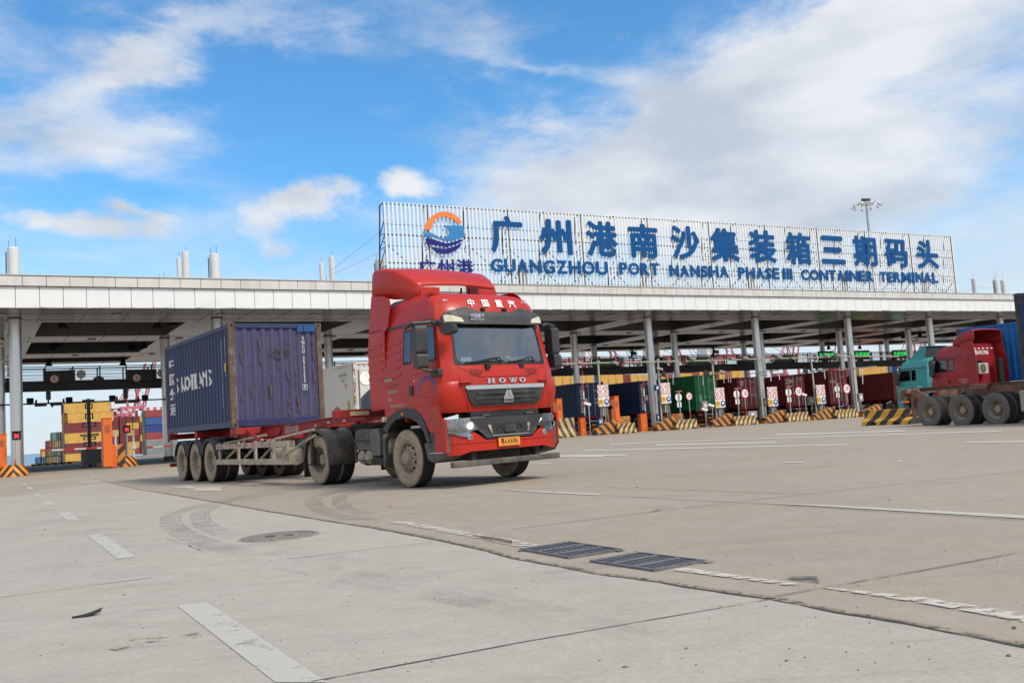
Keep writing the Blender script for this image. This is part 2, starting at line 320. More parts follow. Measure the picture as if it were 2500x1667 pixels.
# ================================================================== THE GROUND
def F5(x, y): return x / 1.8816, 1060 + y / 1.8816
def F6(x, y): return 1250 + x / 1.8816, 1000 + y / 1.8816
def concrete(name, col, col2, warm, dirt_dir=0.0, lines=True):
    m = bpy.data.materials.new(name); m.use_nodes = True; t = m.node_tree; b = t.nodes['Principled BSDF']; b.inputs['Roughness'].default_value = .85; b.inputs['Specular IOR Level'].default_value = .3
    tc = node(t, 'ShaderNodeTexCoord')
    def noise(sc, det=6, rough=.6, stretch=(1, 1, 1), rot=0, dist=0):
        mp = node(t, 'ShaderNodeMapping'); mp.inputs['Scale'].default_value = stretch; mp.inputs['Rotation'].default_value = (0, 0, rot); t.links.new(tc.outputs['Object'], mp.inputs[0])
        n = node(t, 'ShaderNodeTexNoise'); n.inputs['Scale'].default_value = sc; n.inputs['Detail'].default_value = det; n.inputs['Roughness'].default_value = rough; n.inputs['Distortion'].default_value = dist; t.links.new(mp.outputs[0], n.inputs[0]); return n.outputs[0]
    def rng(x, a, b_, c=0, d=1):
        r = node(t, 'ShaderNodeMapRange'); t.links.new(x, r.inputs[0]); r.inputs[1].default_value = a; r.inputs[2].default_value = b_; r.inputs[3].default_value = c; r.inputs[4].default_value = d; return r.outputs[0]
    def mix(f, a, b_, bt='MIX'):
        n = node(t, 'ShaderNodeMixRGB', blend_type=bt)
        if isinstance(f, float): n.inputs[0].default_value = f
        else: t.links.new(f, n.inputs[0])
        for i, q in ((1, a), (2, b_)):
            if isinstance(q, tuple): n.inputs[i].default_value = (*q, 1)
            else: t.links.new(q, n.inputs[i])
        return n.outputs[0]
    c = mix(rng(noise(.25, 5), .35, .65), col, col2)
    c = mix(rng(noise(.5, 8, .65, (1, 3.2, 1), R(-14), .6), .48, .68, 0, .75), c, warm)
    c = mix(rng(noise(.7, 9, .7, (1, 7, 1), R(20)), .53, .72, 0, .4), c, (.24, .22, .2))      # long rubber and dust streaks
    c = mix(rng(noise(14, 6, .7), .3, .75, .90, 1.08), (1., 1., 1.), c, 'MULTIPLY') if False else c
    f = rng(noise(26, 8, .75), .3, .7, .86, 1.12); c = mix(1.0, c, f, 'MULTIPLY')
    f = rng(noise(3, 8, .7), .3, .7, .91, 1.07); c = mix(1.0, c, f, 'MULTIPLY')
    c = mix(rng(noise(160, 2, .5), .69, .74, 0, .5), c, (.15, .14, .12))                      # specks of aggregate
    if lines:                                                                             # broom finish
        wv = node(t, 'ShaderNodeTexWave', wave_type='BANDS', bands_direction='Y'); mp = node(t, 'ShaderNodeMapping'); mp.inputs['Rotation'].default_value = (0, 0, R(-27)); t.links.new(tc.outputs['Object'], mp.inputs[0]); t.links.new(mp.outputs[0], wv.inputs[0])
        wv.inputs['Scale'].default_value = 9; wv.inputs['Distortion'].default_value = 1.2; wv.inputs['Detail'].default_value = 3; wv.inputs['Detail Scale'].default_value = 2
        f = rng(wv.outputs[0], 0, .35, .90, 1.0)
        c2 = mix(1.0, c, f, 'MULTIPLY'); c = mix(rng(noise(.6, 4), .42, .62), c, c2)
    t.links.new(c, b.inputs['Base Color'])
    bp = node(t, 'ShaderNodeBump'); bp.inputs['Strength'].default_value = .25; bp.inputs['Distance'].default_value = .01; t.links.new(noise(60, 6, .7), bp.inputs['Height']); t.links.new(bp.outputs[0], b.inputs['Normal'])
    return m
M_BEIGE = concrete('old_concrete', (.33, .278, .223), (.365, .312, .257), (.355, .285, .21), lines=False)
M_LIGHT = concrete('new_concrete', (.425, .392, .338), (.39, .36, .31), (.415, .362, .30))
M_ISLE = pbr('kerb_concrete', (.33, .3, .26), .9, var=.2, dirt=(.1, .08, .06), da=.6)
# one sheet to the horizon; beyond the gate it falls gently to the container yard
mb = MB(); us = [-900, -400, -150, -80, -45, -30, -15, 0, 15, 30, 45, 60, 150, 400, 1200]; vs_ = [-400, -150, -69, -30, -26, -22, -17, -12, -8, -4, 0, 10, 20, 38, 45, 80, 138, 160, 420]
mb.grid([[G(u, v, gh(u, v)) for u in us] for v in vs_])
tag(mb.build('ground', M_BEIGE), kind='structure')
def seam_pts():
    a = [(-200, 1132)] + [F5(*p) for p in ((0, 178), (330, 180), (560, 235), (640, 255), (740, 270), (1000, 315), (1200, 350), (1500, 400), (1700, 430), (2000, 485), (2200, 530), (2352, 572))]
    a[1] = (90, 1146); b = [F6(*p) for p in ((0, 683), (200, 720), (400, 760), (640, 790), (850, 825), (1190, 875), (1500, 935), (1800, 985), (2100, 1045), (2352, 1095), (2900, 1220), (4200, 1560))]
    return a + b[1:]
SEAM = [pg(*p) for p in seam_pts()]
Z1 = .004
poly = [(p.x, p.y) for p in SEAM] + [(9, -6), (-60, -6), (-60, 40)]
flat = MB(); tri = tessellate_polygon([[Vector((x, y, 0)) for x, y in poly]]); flat.add([(x, y, Z1) for x, y in poly], tri)
tag(flat.build('pavement', M_LIGHT), kind='structure')
M_CRACK = pbr('crack_filler', (.06, .055, .05), .95, var=.3, vs=30)
M_CRACKE = worn('broken_edge', (.25, .2, .15), .46, 9, .95, .06, fine=0)
def strip(pts, w0, w1=None, z=Z1 + .003, jit=0.0, sub=.15, seed=1, taper=False):
    rd = random.Random(seed); q = []; pts = [Vector((p.x, p.y, 0)) for p in pts]
    for a, b in zip(pts[:-1], pts[1:]):
        n = max(1, int((b - a).length / sub)); q += [a.lerp(b, k / n) for k in range(n)]
    q.append(pts[-1]); A = []; B = []; w1 = w0 if w1 is None else w1; n = len(q); j1 = j2 = 0
    for i, p in enumerate(q):
        d = (q[min(i + 1, n - 1)] - q[max(0, i - 1)]).normalized(); nn = Vector((-d.y, d.x, 0)); w = w0 + (w1 - w0) * i / n
        if taper: w *= max(.05, min(1, i / (n * .12), (n - 1 - i) / (n * .12)))
        j1 = .6 * j1 + rd.uniform(-1, 1) * jit; j2 = .6 * j2 + rd.uniform(-1, 1) * jit
        A.append(p + nn * (w / 2 + j1)); B.append(p - nn * (w / 2 + j2))
    return MB().grid([[(*p.xy, z) for p in A], [(*p.xy, z) for p in B]])
tag(strip(SEAM, .028, .024, jit=.007, sub=.07).build('pavement_joint', M_CRACK), kind='structure')
tag(strip([p + Vector((.02, .045, 0)) for p in SEAM[5:]], .07, .06, z=Z1 + .0015, jit=.012, sub=.1, seed=5).build('pavement_edge', M_CRACKE), kind='structure')
# sawn joints between slabs
JT = [[F6(0, 1080), F6(1190, 874)], [F6(1210, 860), F6(2000, 720), F6(2352, 655), F6(3300, 470)], [F5(1430, 1142), F5(2352, 968)], [F5(0, 752), F5(700, 660)], [F5(1320, 575), F5(2000, 495)],
      [F6(0, 550), F6(1000, 427), F6(2352, 282)], [F6(410, 395), F6(1150, 433), F6(2352, 512)], [F6(0, 345), F6(1100, 283), F6(1500, 255)], [F6(430, 357), F6(1430, 392)]]
jm = MB()
for k, l in enumerate(JT): s = strip([pg(*p) for p in l], .012 if k < 5 else .014, z=Z1 + .004, jit=.003, sub=.2, seed=k + 9); jm.add(s.v, s.f)
tag(jm.build('slab_joints', worn('joint_line', (.1, .085, .07), .36, 3, .9, .12)), kind='structure')
cm = MB()
for k, l in enumerate(([F5(770, 480), F5(860, 512), F5(945, 543)], [F6(500, 480), F6(640, 470), F6(760, 440)])): s = strip([pg(*p) for p in l], .004, z=Z1 + .0045, jit=.012, sub=.08, seed=k + 40); cm.add(s.v, s.f)
tag(cm.build('hairline_cracks', worn('crack_line', (.13, .11, .09), .40, 5, .9, .1)), kind='structure')
# ---- painted lines
M_PAINT = worn('road_paint', (.52, .49, .43), .30, 5, .7, .14, alpha=.88)
M_PAINTW = worn('road_paint_worn', (.60, .55, .49), .46, 5.5, .7, .04, alpha=.85, stretch=(1, 2.6, 1), rot=R(28))
M_PAINTF = worn('road_paint_far', (.62, .61, .58), .30, 1.5, .7, .15, alpha=.85)
def painted(name, polys, m, z=Z1 + .004):
    a = MB()
    for P in polys:
        w = [pgs(*p, dz=0) for p in P]; a.add([(q.x, q.y, q.z + z) for q in w], tessellate_polygon([[Vector((q.x, q.y, 0)) for q in w]]))
    return tag(a.build(name, m), kind='structure')
painted('lane_dashes', [[F5(*p) for p in q] for q in (
    ((815, 792), (950, 775), (1500, 1145), (1265, 1145)), ((400, 465), (470, 460), (625, 565), (540, 575)), ((262, 362), (318, 358), (365, 395), (312, 398)),
    ((190, 308), (233, 305), (255, 325), (218, 328)), ((147, 273), (178, 271), (192, 288), (160, 290)), ((118, 243), (140, 242), (152, 255), (130, 256)), ((98, 228), (115, 227), (125, 235), (107, 236)))], M_PAINT)
painted('lane_arrow', [[F5(*p) for p in ((785, 243), (870, 236), (905, 246), (1015, 241), (1017, 262), (850, 260), (905, 253))]], M_PAINT)
painted('worn_line', [[F6(*p) for p in ((720, 738), (790, 728), (1310, 803), (1290, 813))], [F6(*p) for p in ((1380, 814), (1450, 820), (1900, 868), (2352, 940), (2352, 978), (1900, 895))],
    [F6(*p) for p in ((-200, 575), (0, 597), (125, 625), (50, 637), (-100, 605))], [F5(*p) for p in ((1770, 402), (1880, 404), (2352, 490), (2352, 508))]], M_PAINTW)
painted('lane_lines', [[F6(*p) for p in ((1150, 430), (1410, 439), (2352, 488), (2700, 508), (2700, 524), (2352, 503), (1440, 447))], [F6(*p) for p in ((-80, 367), (0, 369), (410, 388), (400, 395), (170, 384))]], M_PAINT)
painted('far_lane_lines', [[F6(*p) for p in q] for q in (((1210, 113), (1805, 96), (1805, 100), (1210, 118)), ((660, 160), (1215, 148), (1215, 153), (660, 165)), ((330, 186), (1545, 159), (1545, 163), (330, 190)),
    ((190, 211), (530, 206), (530, 211), (420, 213), (420, 217), (190, 216)), ((1100, 133), (2250, 97), (2250, 101), (1100, 136)), ((2080, 148), (2500, 144), (2500, 149), (2080, 152)), ((1250, 241), (1335, 241), (1335, 245), (1250, 245)),
    ((-60, 181), (120, 187), (120, 192), (-60, 186)), ((450, 157), (1100, 133), (1100, 135), (450, 160)), ((1770, 237), (1790, 237), (1790, 241), (1770, 241)), ((30, 250), (180, 245), (180, 248), (30, 253)))], M_PAINTF, z=.008)
# ---- rubber marks
M_RUB = worn('tyre_rubber', (.10, .095, .09), .36, 2.5, .9, .4, alpha=.34, stretch=(1, 1, 1))
M_RUBL = worn('tyre_rubber_faint', (.14, .13, .12), .44, 1.2, .9, .3, alpha=.13)
rm = MB()
def arc(pp, w, n=5, seed=3, gap=.035):
    pts = [pg(*F5(*p)) for p in pp]; P = [Vector((q.x, q.y)) for q in pts]; out = []
    for i in range(len(P) - 1):
        p0, p1, p2, p3 = P[max(0, i - 1)], P[i], P[i + 1], P[min(len(P) - 1, i + 2)]
        for k in range(8):
            t = k / 8; out.append(.5 * ((2 * p1) + (p2 - p0) * t + (2 * p0 - 5 * p1 + 4 * p2 - p3) * t * t + (3 * p1 - p0 - 3 * p2 + p3) * t ** 3))
    out = [Vector((*q, 0)) for q in out]
    for k in range(n):
        off = (k - (n - 1) / 2) * w / n; q2 = []
        for i, q in enumerate(out):
            d = (out[min(i + 1, len(out) - 1)] - out[max(0, i - 1)]).normalized(); q2.append(q + Vector((-d.y, d.x, 0)) * off)
        s = strip(q2, w / n - gap * w, z=Z1 + .006 + .0003 * (seed % 7), seed=seed + k, taper=True, jit=.004, sub=.4); rm.add(s.v, s.f)
arc(((1330, 250), (1120, 285), (930, 325), (800, 370), (785, 405), (815, 440), (900, 485), (1040, 530), (1250, 575)), .30, 5, 1)
arc(((1500, 238), (1250, 275), (1050, 308), (940, 350), (920, 385), (950, 425), (1020, 455), (1110, 480)), .28, 5, 2)
arc(((1640, 250), (1500, 275), (1440, 305), (1470, 345), (1600, 385), (1800, 400)), .28, 4, 3)
arc(((1700, 255), (1580, 280), (1560, 310), (1600, 345), (1750, 385)), .25, 4, 4)
tag(rm.build('tyre_marks', M_RUB), kind='structure')
rm = MB()
for k, (a, b, c) in enumerate((((0, 285), (400, 280), (900, 292)), ((0, 310), (500, 300), (1000, 310)), ((0, 348), (380, 352), (800, 330)), ((0, 398), (350, 392), (640, 366)), ((0, 412), (420, 402), (700, 408)),
    ((0, 440), (400, 445), (700, 425)), ((0, 470), (350, 462), (700, 470)), ((0, 255), (200, 235), (420, 225)), ((420, 250), (600, 215), (760, 218)), ((300, 600), (800, 640), (1050, 760)), ((420, 600), (700, 700), (1000, 745)),
    ((1500, 330), (1900, 300), (2352, 285)), ((1400, 345), (1900, 330), (2352, 330)), ((1500, 395), (1900, 370), (2352, 330)), ((1100, 490), (1600, 600), (2352, 720)), ((1200, 650), (1800, 730), (2352, 800)), ((900, 430), (1200, 400), (1600, 395)),
    ((1300, 600), (2200, 760), (3000, 990)), ((1700, 290), (2500, 250), (3600, 210)), ((2300, 380), (3200, 330), (4300, 300)), ((2400, 640), (3200, 560), (4300, 520)), ((2500, 590), (3300, 500), (4400, 420)), ((2600, 300), (3600, 270), (4600, 210)))):
    arc((a, b, c), .22 + .1 * (k % 3), 3, 10 + k)
tag(rm.build('skid_streaks', M_RUBL), kind='structure')
painted('oil_stain', [[F6(*p) for p in ((1250, 777), (1330, 769), (1400, 772), (1418, 800), (1340, 792))]], worn('oil', (.11, .11, .1), .35, 8, .9, .2, alpha=.8), z=.011)
painted('patch_stains', [[F5(*p) for p in ((590, 945), (780, 930), (760, 955), (620, 965))], [F5(*p) for p in ((830, 925), (915, 910), (905, 945), (860, 950))], [F5(*p) for p in ((500, 990), (600, 975), (590, 998), (520, 1000))]], worn('brown_stain', (.36, .3, .25), .47, 9, .9, .12, alpha=.8), z=.012)
# ---- manhole cover
M_IRON = pbr('cast_iron', (.155, .152, .165), .55, .2, var=.2, vs=20, dirt=(.25, .21, .17), da=.6, ds=12)
M_HOLE = pbr('drain_dark', (.012, .012, .013), 1)
c0 = pg(683, 1310); c1 = pg(683 + 92, 1306); rad = .40
mh = thing('manhole_cover', 'round cast iron manhole cover set in pale concrete near the tyre marks', 'manhole cover', (c0.x, c0.y, Z1))
a = MB(); a.lathe([(rad, 0), (rad, .012), (rad - .04, .013), (rad - .04, .006), (.001, .006)], 48, ax='z')
for i in range(-6, 7):
    for j in range(-6, 7):
        x, y = i * .055, j * .055
        if x * x + y * y < .34 ** 2 and not (abs(j) < 2 and abs(i) < 4): a.box(x - .016, x + .016, y - .016, y + .016, .005, .012)
a.build('lid', pbr('dusty_iron', (.24, .22, .19), .8, var=.25, vs=14), mh)
MB().lathe([(rad + .035, .001), (rad + .035, .004), (rad + .004, .006)], 48, ax='z').build('surround', pbr('mortar', (.33, .28, .22), .95, var=.2, vs=12), mh)
for _c, _x in (('雨', -.1), ('水', .1)): text('lettering', _c, M_IRON, mh, (_x, 0, .012), (1, 0, 0), (0, 1, 0), size=.11, bold=.003)
# ---- two drain grates
def grate(name, pp, label):
    A, B, C, D = [pg(*F6(*p)) for p in pp]                 # left, far, right, near
    c = (A + B + C + D) / 4; ex = ((C - B) + (D - A)).normalized(); wx = ((C - B).length + (D - A).length) / 2; ey = Vector((-ex.y, ex.x, 0)); wy = abs((A - D).dot(ey) + (B - C).dot(ey)) / 2
    wy = max(abs((B - A).dot(ey)), .3)
    g = thing(name, label, 'drain grate', (c.x, c.y, 0), math.atan2(ex.y, ex.x), 'drain grates beside the pavement joint')
    x, y = wx / 2, wy / 2; f = MB(); t = .03
    f.box(-x, x, -y, -y + t, .0, .018).box(-x, x, y - t, y, 0, .018).box(-x, -x + t, -y + t, y - t, 0, .018).box(x - t, x, -y + t, y - t, 0, .018)
    f.build('frame', M_IRON, g, bevel=.002)
    bb = MB(); n = 9; st = (2 * y - 2 * t) / n
    for k in range(1, n): bb.box(-x + t, x - t, -y + t + k * st - .009, -y + t + k * st + .009, 0.002, .0162)
    for xx in (-x / 3, x / 3): bb.box(xx - .025, xx + .025, -y + t, y - t, .001, .0168)
    bb.build('bars', M_IRON, g)
    MB().box(-x + .01, x - .01, -y + .01, y - .01, .0055, .0142).build('pit', M_HOLE, g)
    rim = strip([A.lerp(B, -.1), B, C, C.lerp(D, .1)], .05, z=.0115, jit=.012, sub=.04, seed=3); o = rim.build('broken_edge', M_CRACKE, None); o.parent = g; o.matrix_parent_inverse = (Matrix.Translation(g.location) @ Matrix.Rotation(g.rotation_euler.z, 4, 'Z')).inverted()
grate('drain_grate', ((45, 648), (255, 610), (505, 650), (265, 683)), 'iron drain grate farther left of the pair, at the end of short worn paint')
grate('drain_grate', ((350, 700), (590, 662), (905, 702), (640, 742)), 'iron drain grate nearer the camera, touching the long worn white line')
# ---- scrap and pebbles
p = pg(*F5(398, 838)); sc_ = thing('rubber_scrap', 'curled black scrap of tyre rubber lying on the pale concrete', 'scrap', (p.x, p.y, Z1), R(25))
a = MB(); P = []
for i in range(9):
    t = i / 8; P.append([((t - .5) * .17, -.012 - .02 * sin(pi * t) , .004 + .02 * t * t), ((t - .5) * .17, .0, .012 + .03 * t * t), ((t - .5) * .17 + .01, .012 + .025 * sin(pi * t), .006 + .035 * t * t)])
a.grid(P); a.build('strip', pbr('rubber_black', (.02, .02, .02), .8), sc_, solid=.006)
a = MB(); rd = random.Random(4)
for k in range(420):
    x, y = rd.uniform(-200, 2700), 1130 + 530 * rd.random() ** 1.4; q = pg(x, y); r = rd.uniform(.0012, .0042) * (1 + 1.3 * (rd.random() < .06)) * (1 + .5 * q.length / 12)
    if q.length > 45: continue
    M = Matrix.Translation((q.x, q.y, .006)) @ Matrix.Rotation(rd.random() * 3, 4, 'Z') @ Matrix.Diagonal((rd.uniform(.7, 1.6), 1, .6, 1))
    a.lathe([(1e-4, -r), (r * .8, -r * .5), (r, .1 * r), (r * .5, r * .8), (1e-4, r)], 6, ax='z', M=M)
tag(a.build('pebbles', pbr('pebble', (.12, .11, .1), .9, var=.5, vs=9)), 'small dark pebbles scattered over the concrete', 'pebbles', kind='stuff')
# ================================================================== THE GATE CANOPY
M_PANEL = pbr('white_cladding', (.80, .805, .81), .45, var=.03, vs=1.2, dirt=(.55, .52, .48), da=.2, ds=.7, dth=.55)
M_PANELT = pbr('weathered_cladding', (.64, .63, .60), .5, var=.06, vs=1.2, dirt=(.46, .41, .35), da=.4, ds=1.1, dth=.48, stretch=(1, 1, .25))
M_GAP = pbr('panel_gap', (.05, .05, .05), .9)
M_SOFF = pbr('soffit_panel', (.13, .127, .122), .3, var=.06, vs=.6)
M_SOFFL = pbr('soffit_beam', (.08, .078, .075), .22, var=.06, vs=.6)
M_STEEL = pbr('brushed_steel', (.66, .66, .65), .30, .92, var=.05, vs=2, stretch=(1, 1, .1))
M_DARK = pbr('dark_steel', (.055, .057, .06), .45, .3, var=.15)
M_LAMP = pbr('lamp_black', (.02, .02, .02), .5)
M_BLACK = pbr('black_paint', (.02, .02, .022), .5)
cols_u = [-51.5, -41.3, -31.1, -20.95, -10.5, 0, 10.8, 21.6, 32.5, 43.3, 54, 65]
U0, U1, VB = -62, 95, 29.0; ZS = 8.03; VF = -4.0
can = gthing('gate_canopy', 'long white clad flat roof canopy spanning the truck lanes of the gate', 'canopy', 0, 0, 0)
mb = MB(); mg = MB(); mt = MB(); PW = 1.04; u = -41.4 - 20 * PW
while u < U1:
    mb.box(u + .012, u + PW - .012, VF, VF + .06, ZS, 9.06)
    mt.box(u + .012 + .3, u + PW - .012 + .3, VF - .13, VF - .05, 9.09, 9.60); u += PW
mb.build('fascia_panels', M_PANEL, can); mt.build('parapet_panels', M_PANELT, can)
mg.box(U0, U1, VF + .07, VF + .2, ZS + .01, 9.55); mg.box(U0, U1, VF - .045, VF + .07, 9.085, 9.55); mg.box(U0, U1, VF - .15, VF + .2, 9.565, 9.585); mg.build('panel_gap', M_GAP, can)
MB().box(U0, U1, VF - .14, VF + 1.0, 9.605, 9.64).build('coping', M_PANELT, can)
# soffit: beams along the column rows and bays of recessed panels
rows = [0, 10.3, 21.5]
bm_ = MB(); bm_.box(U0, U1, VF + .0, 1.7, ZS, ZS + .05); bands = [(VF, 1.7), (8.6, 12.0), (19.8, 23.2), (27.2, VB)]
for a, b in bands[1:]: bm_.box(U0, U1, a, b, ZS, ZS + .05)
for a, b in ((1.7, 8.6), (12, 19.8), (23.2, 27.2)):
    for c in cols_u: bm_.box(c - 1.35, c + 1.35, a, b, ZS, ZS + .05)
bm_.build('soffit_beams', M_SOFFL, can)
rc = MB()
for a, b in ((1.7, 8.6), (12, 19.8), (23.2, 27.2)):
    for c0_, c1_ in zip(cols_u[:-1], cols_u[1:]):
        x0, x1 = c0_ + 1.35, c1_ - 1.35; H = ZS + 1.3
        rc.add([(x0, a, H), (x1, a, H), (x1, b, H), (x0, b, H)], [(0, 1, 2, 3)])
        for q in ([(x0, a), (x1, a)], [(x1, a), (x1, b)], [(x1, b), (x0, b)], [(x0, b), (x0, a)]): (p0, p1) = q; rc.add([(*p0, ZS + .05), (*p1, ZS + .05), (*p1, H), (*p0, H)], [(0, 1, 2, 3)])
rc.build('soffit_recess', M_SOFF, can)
gl = MB()
u = -61.0
while u < 90:
    for a, b in bands: gl.box(u - .012, u + .012, a, b, ZS - .006, ZS + .002)
    u += 2.08
for v in (-1.9, .6, 9.2, 11.4, 20.4, 22.6, 28): gl.box(U0, U1, v - .012, v + .012, ZS - .0075, ZS + .003)
u = -61.0
while u < 90:                                   # panel seams on the recess walls and ceilings
    for b in (8.6, 19.8, 27.2): gl.box(u - .012, u + .012, b - .008, b + .01, ZS + .06, ZS + 1.29)
    for a, b in ((1.7, 8.6), (12, 19.8), (23.2, 27.2)): gl.box(u - .012, u + .012, a, b, ZS + 1.29, ZS + 1.305)
    u += 2.08
gl.build('soffit_seams', M_GAP, can)
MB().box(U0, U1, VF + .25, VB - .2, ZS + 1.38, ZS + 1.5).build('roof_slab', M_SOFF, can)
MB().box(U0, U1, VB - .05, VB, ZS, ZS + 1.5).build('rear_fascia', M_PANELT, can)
u = -58; _lm = None
while u < 90:
    for v in (-1.6, 10.4, 21.4):
        if _lm is None: o = MB().cyl((0, 0, -.05), (0, 0, -.009), .26, n=14).build('recessed_light', pbr('light_glass', (.4, .4, .38), .3), can); _lm = o.data
        else: o = bpy.data.objects.new('recessed_light', _lm); COL.objects.link(o); o.parent = can
        o.location = (u, v, ZS)
    u += 5.35
# columns (each runs up through the roof and ends in a white stub)
M_STUB = pbr('white_stub', (.72, .72, .71), .5, var=.05)
def column(u, v, r=.30, top=11.7, label='', stub=True, group='round steel columns of the gate canopy'):
    c = gthing('steel_column', label, 'column', u, v, 0, group)
    s = MB(); zs = [gh(u, v) - .02, 2.2, 4.2, 6.15, ZS + .02]; b0 = gh(u, v)
    for a, b in zip(zs[:-1], zs[1:]): s.lathe([(r, a + .012), (r, b - .012)], 28, ax='z'); s.lathe([(r, b - .012), (r - .012, b - .008), (r - .012, b + .008), (r, b + .012)], 28, ax='z')
    s.build('shaft', M_STEEL, c, smooth=True)
    MB().lathe([(r + .02, b0), (r + .02, b0 + .3), (r, b0 + .32)], 28, ax='z').build('base_ring', M_DARK, c)
    MB().lathe([(r + .03, ZS - .006), (r + .03, ZS - .05), (r + .005, ZS - .06)], 28, ax='z').build('top_collar', M_SOFFL, c, smooth=True)
    if stub:
        MB().lathe([(r - .02, 9.45), (r - .02, top), (r - .06, top + .04), (.001, top + .06)], 28, ax='z').build('roof_stub', M_STUB, c, smooth=True)
        MB().cyl((.12, 0, top), (.12, 0, top + .55), .012, n=5).build('lightning_rod', M_DARK, c); MB().cyl((-.2, 0, top), (-.2, 0, top + .4), .012, n=5).build('lightning_rod', M_DARK, c); MB().cyl((-r - .04, 0, 9.7), (-r - .04, 0, top - .2), .03, n=6).build('drain_pipe', M_GAP, c)
    return c
ordn = ['first', 'second', 'third', 'fourth', 'fifth', 'sixth', 'seventh', 'eighth', 'ninth', 'tenth']
fl = {1: 'front row steel column at the far left, behind a traffic cone and red signal', 2: 'front row steel column behind the blue container, its white stub standing on the roof', 3: 'front row steel column hidden behind the red cab, only its stub seen beside the sign frame',
      4: 'front row steel column hidden behind the red cab windscreen', 5: 'front row steel column right of the red cab, beside the first full board of round signs', 6: 'front row steel column between the two maroon containers with the lime gantry pole in front',
      7: 'front row steel column right of the last maroon container, leaning pole before it', 8: 'front row steel column above the teal cab roof', 9: 'front row steel column hidden behind the right hand truck'}
for k, u in enumerate(cols_u):
    if 1 <= k <= 9: column(u, 0, label=fl[k])
r2 = [-41.8, -32.2, -21, -10.5, 0.3, 11.05, 21.6, 32.5, 43.2]
for k, u in enumerate(r2): column(u, 10.3, r=.30, top=11.9, label='middle row steel column in shade, %s counted from the left' % ordn[k], stub=k in (0, 1, 2, 3), group='shaded middle row of canopy columns')
for k, (x, y) in enumerate(((1451, 870), (1603, 860), (1815, 850), (2007, 850), (2165, 850), (1300, 860))):
    v = 21.5; u_, z_ = gq(x, y, v); column(u_, v, label='back row dark column, %s counted from the one by the red cab' % ordn[(k + 1) % 6], stub=False, group='dark back row of canopy columns')
# slender extra stubs seen on the roof
def pxroof(x, ytop, v, w, lab):
    u_, z_ = gq(x, ytop, v); c = gthing('roof_stub', lab, 'roof stub', u_, v, 0, 'white stubs on the canopy roof')
    MB().lathe([(w, 9.5), (w, z_), (w - .04, z_ + .04), (.001, z_ + .05)], 20, ax='z').build('stub_tube', M_STUB, c, smooth=True); MB().cyl((.05, 0, z_), (.05, 0, z_ + .5), .012, n=5).build('lightning_rod', M_DARK, c); MB().lathe([(w + .03, 10.3), (w + .03, 10.4), (w, 10.4)], 16, ax='z').build('clamp_ring', M_DARK, c)
pxroof(436, 630, 21.5, .17, 'thinner shorter white stub left of its taller neighbour on the roof'); pxroof(452, 616, 21.5, .28, 'taller white stub right of the thin one above the blue container')
pxroof(784, 643, 20, .17, 'thinner white stub left of a taller one, nearer to the red cab'); pxroof(809, 627, 20, .24, 'taller white stub just left of the red cab roof')
pxroof(2377, 681, 1, .24, 'short white stub on the roof right of the big sign'); pxroof(2448, 685, 1, .24, 'rightmost short white stub on the roof, near the frame edge')
# bell shaped lamps under the soffit
def bell(x, y, v, k, lab):
    u_, z_ = gq(x, y, v); c = gthing('bell_lamp', lab, 'lamp', u_, v, z_, 'bell lamps hanging under the canopy')
    MB().lathe([(.29, -.15), (.27, -.1), (.20, .0), (.17, .25), (.06, .3), (.001, .31)], 20, ax='z').build('shade', M_LAMP, c, smooth=True)
    MB().cyl((0, 0, .35), (0, 0, max(.6, ZS - z_)), .02, n=6).build('rod', M_LAMP, c)
bl = [(168, 780, 4, 'front bell lamp, larger right one of the leftmost pair'), (152, 793, 6, 'front bell lamp, left one of the leftmost pair'), (139, 840, 15, 'right bell lamp of the middle pair on the left'), (128, 848, 17, 'left bell lamp of the middle pair on the left'),
      (119, 888, 27, 'bell lamp hanging right above the walkway over lane one'), (422, 787, 4, 'bell lamp above the blue container, right of two'), (384, 794, 6, 'bell lamp above the blue container, left of two'), (350, 844, 15, 'right bell lamp of a pair left of the dark column'),
      (322, 848, 17, 'left bell lamp of a pair left of the dark column'), (300, 886, 27, 'bell lamp over the walkway near the round sign two'), (2023, 850, 27, 'bell lamp over the right walkway, left of the steel column'), (2099, 849, 27, 'bell lamp right of the last leaning column'),
      (2205, 822, 15, 'bell lamp in shade above the green letters on the right'), (2246, 818, 14, 'bell lamp behind the middle column on the right'), (2326, 818, 16, 'bell lamp beside the blue container top on the right'), (1680, 832, 20, 'small bell lamp in the dark soffit behind the front column')]
for k, (x, y, v, lab) in enumerate(bl): bell(x, y, v, k, lab)
# ---- the rooftop sign
M_SLAT = pbr('sign_slat', (.80, .79, .76), .5, var=.03, dirt=(.45, .3, .18), da=.4, ds=.9, dth=.6, stretch=(1, 1, .15))
M_SBLUE = pbr('sign_blue', (.004, .078, .25), .65, var=.08, vs=1.5, spec=.2); M_SLBLUE = pbr('sign_lightblue', (.03, .22, .52), .4, var=.18, vs=2, stretch=(.4, 1, 2)); M_SNAVY = pbr('sign_navy', (.018, .02, .19), .6, spec=.2); M_SOR = pbr('sign_orange', (.86, .22, .045), .45)
SV = -2.0; su0 = gq(938, 494, SV)[0]; su1 = gq(2322, 575, SV)[0]
sg = gthing('rooftop_sign', 'huge white slatted rooftop sign with blue Chinese and English lettering and a round wave logo', 'sign', 0, SV, 0)
def zt(u): return 14.93 + (u - su0) / (su1 - su0) * .3
def zb(u): return 9.92 + (u - su0) / (su1 - su0) * .15
sl = MB(); ns = 200
for k in range(ns + 1):
    u = su0 + (su1 - su0) * k / ns; sl.box(u - .057, u + .057, 0, .03, zb(u), zt(u))
sl.build('slats', M_SLAT, sg)
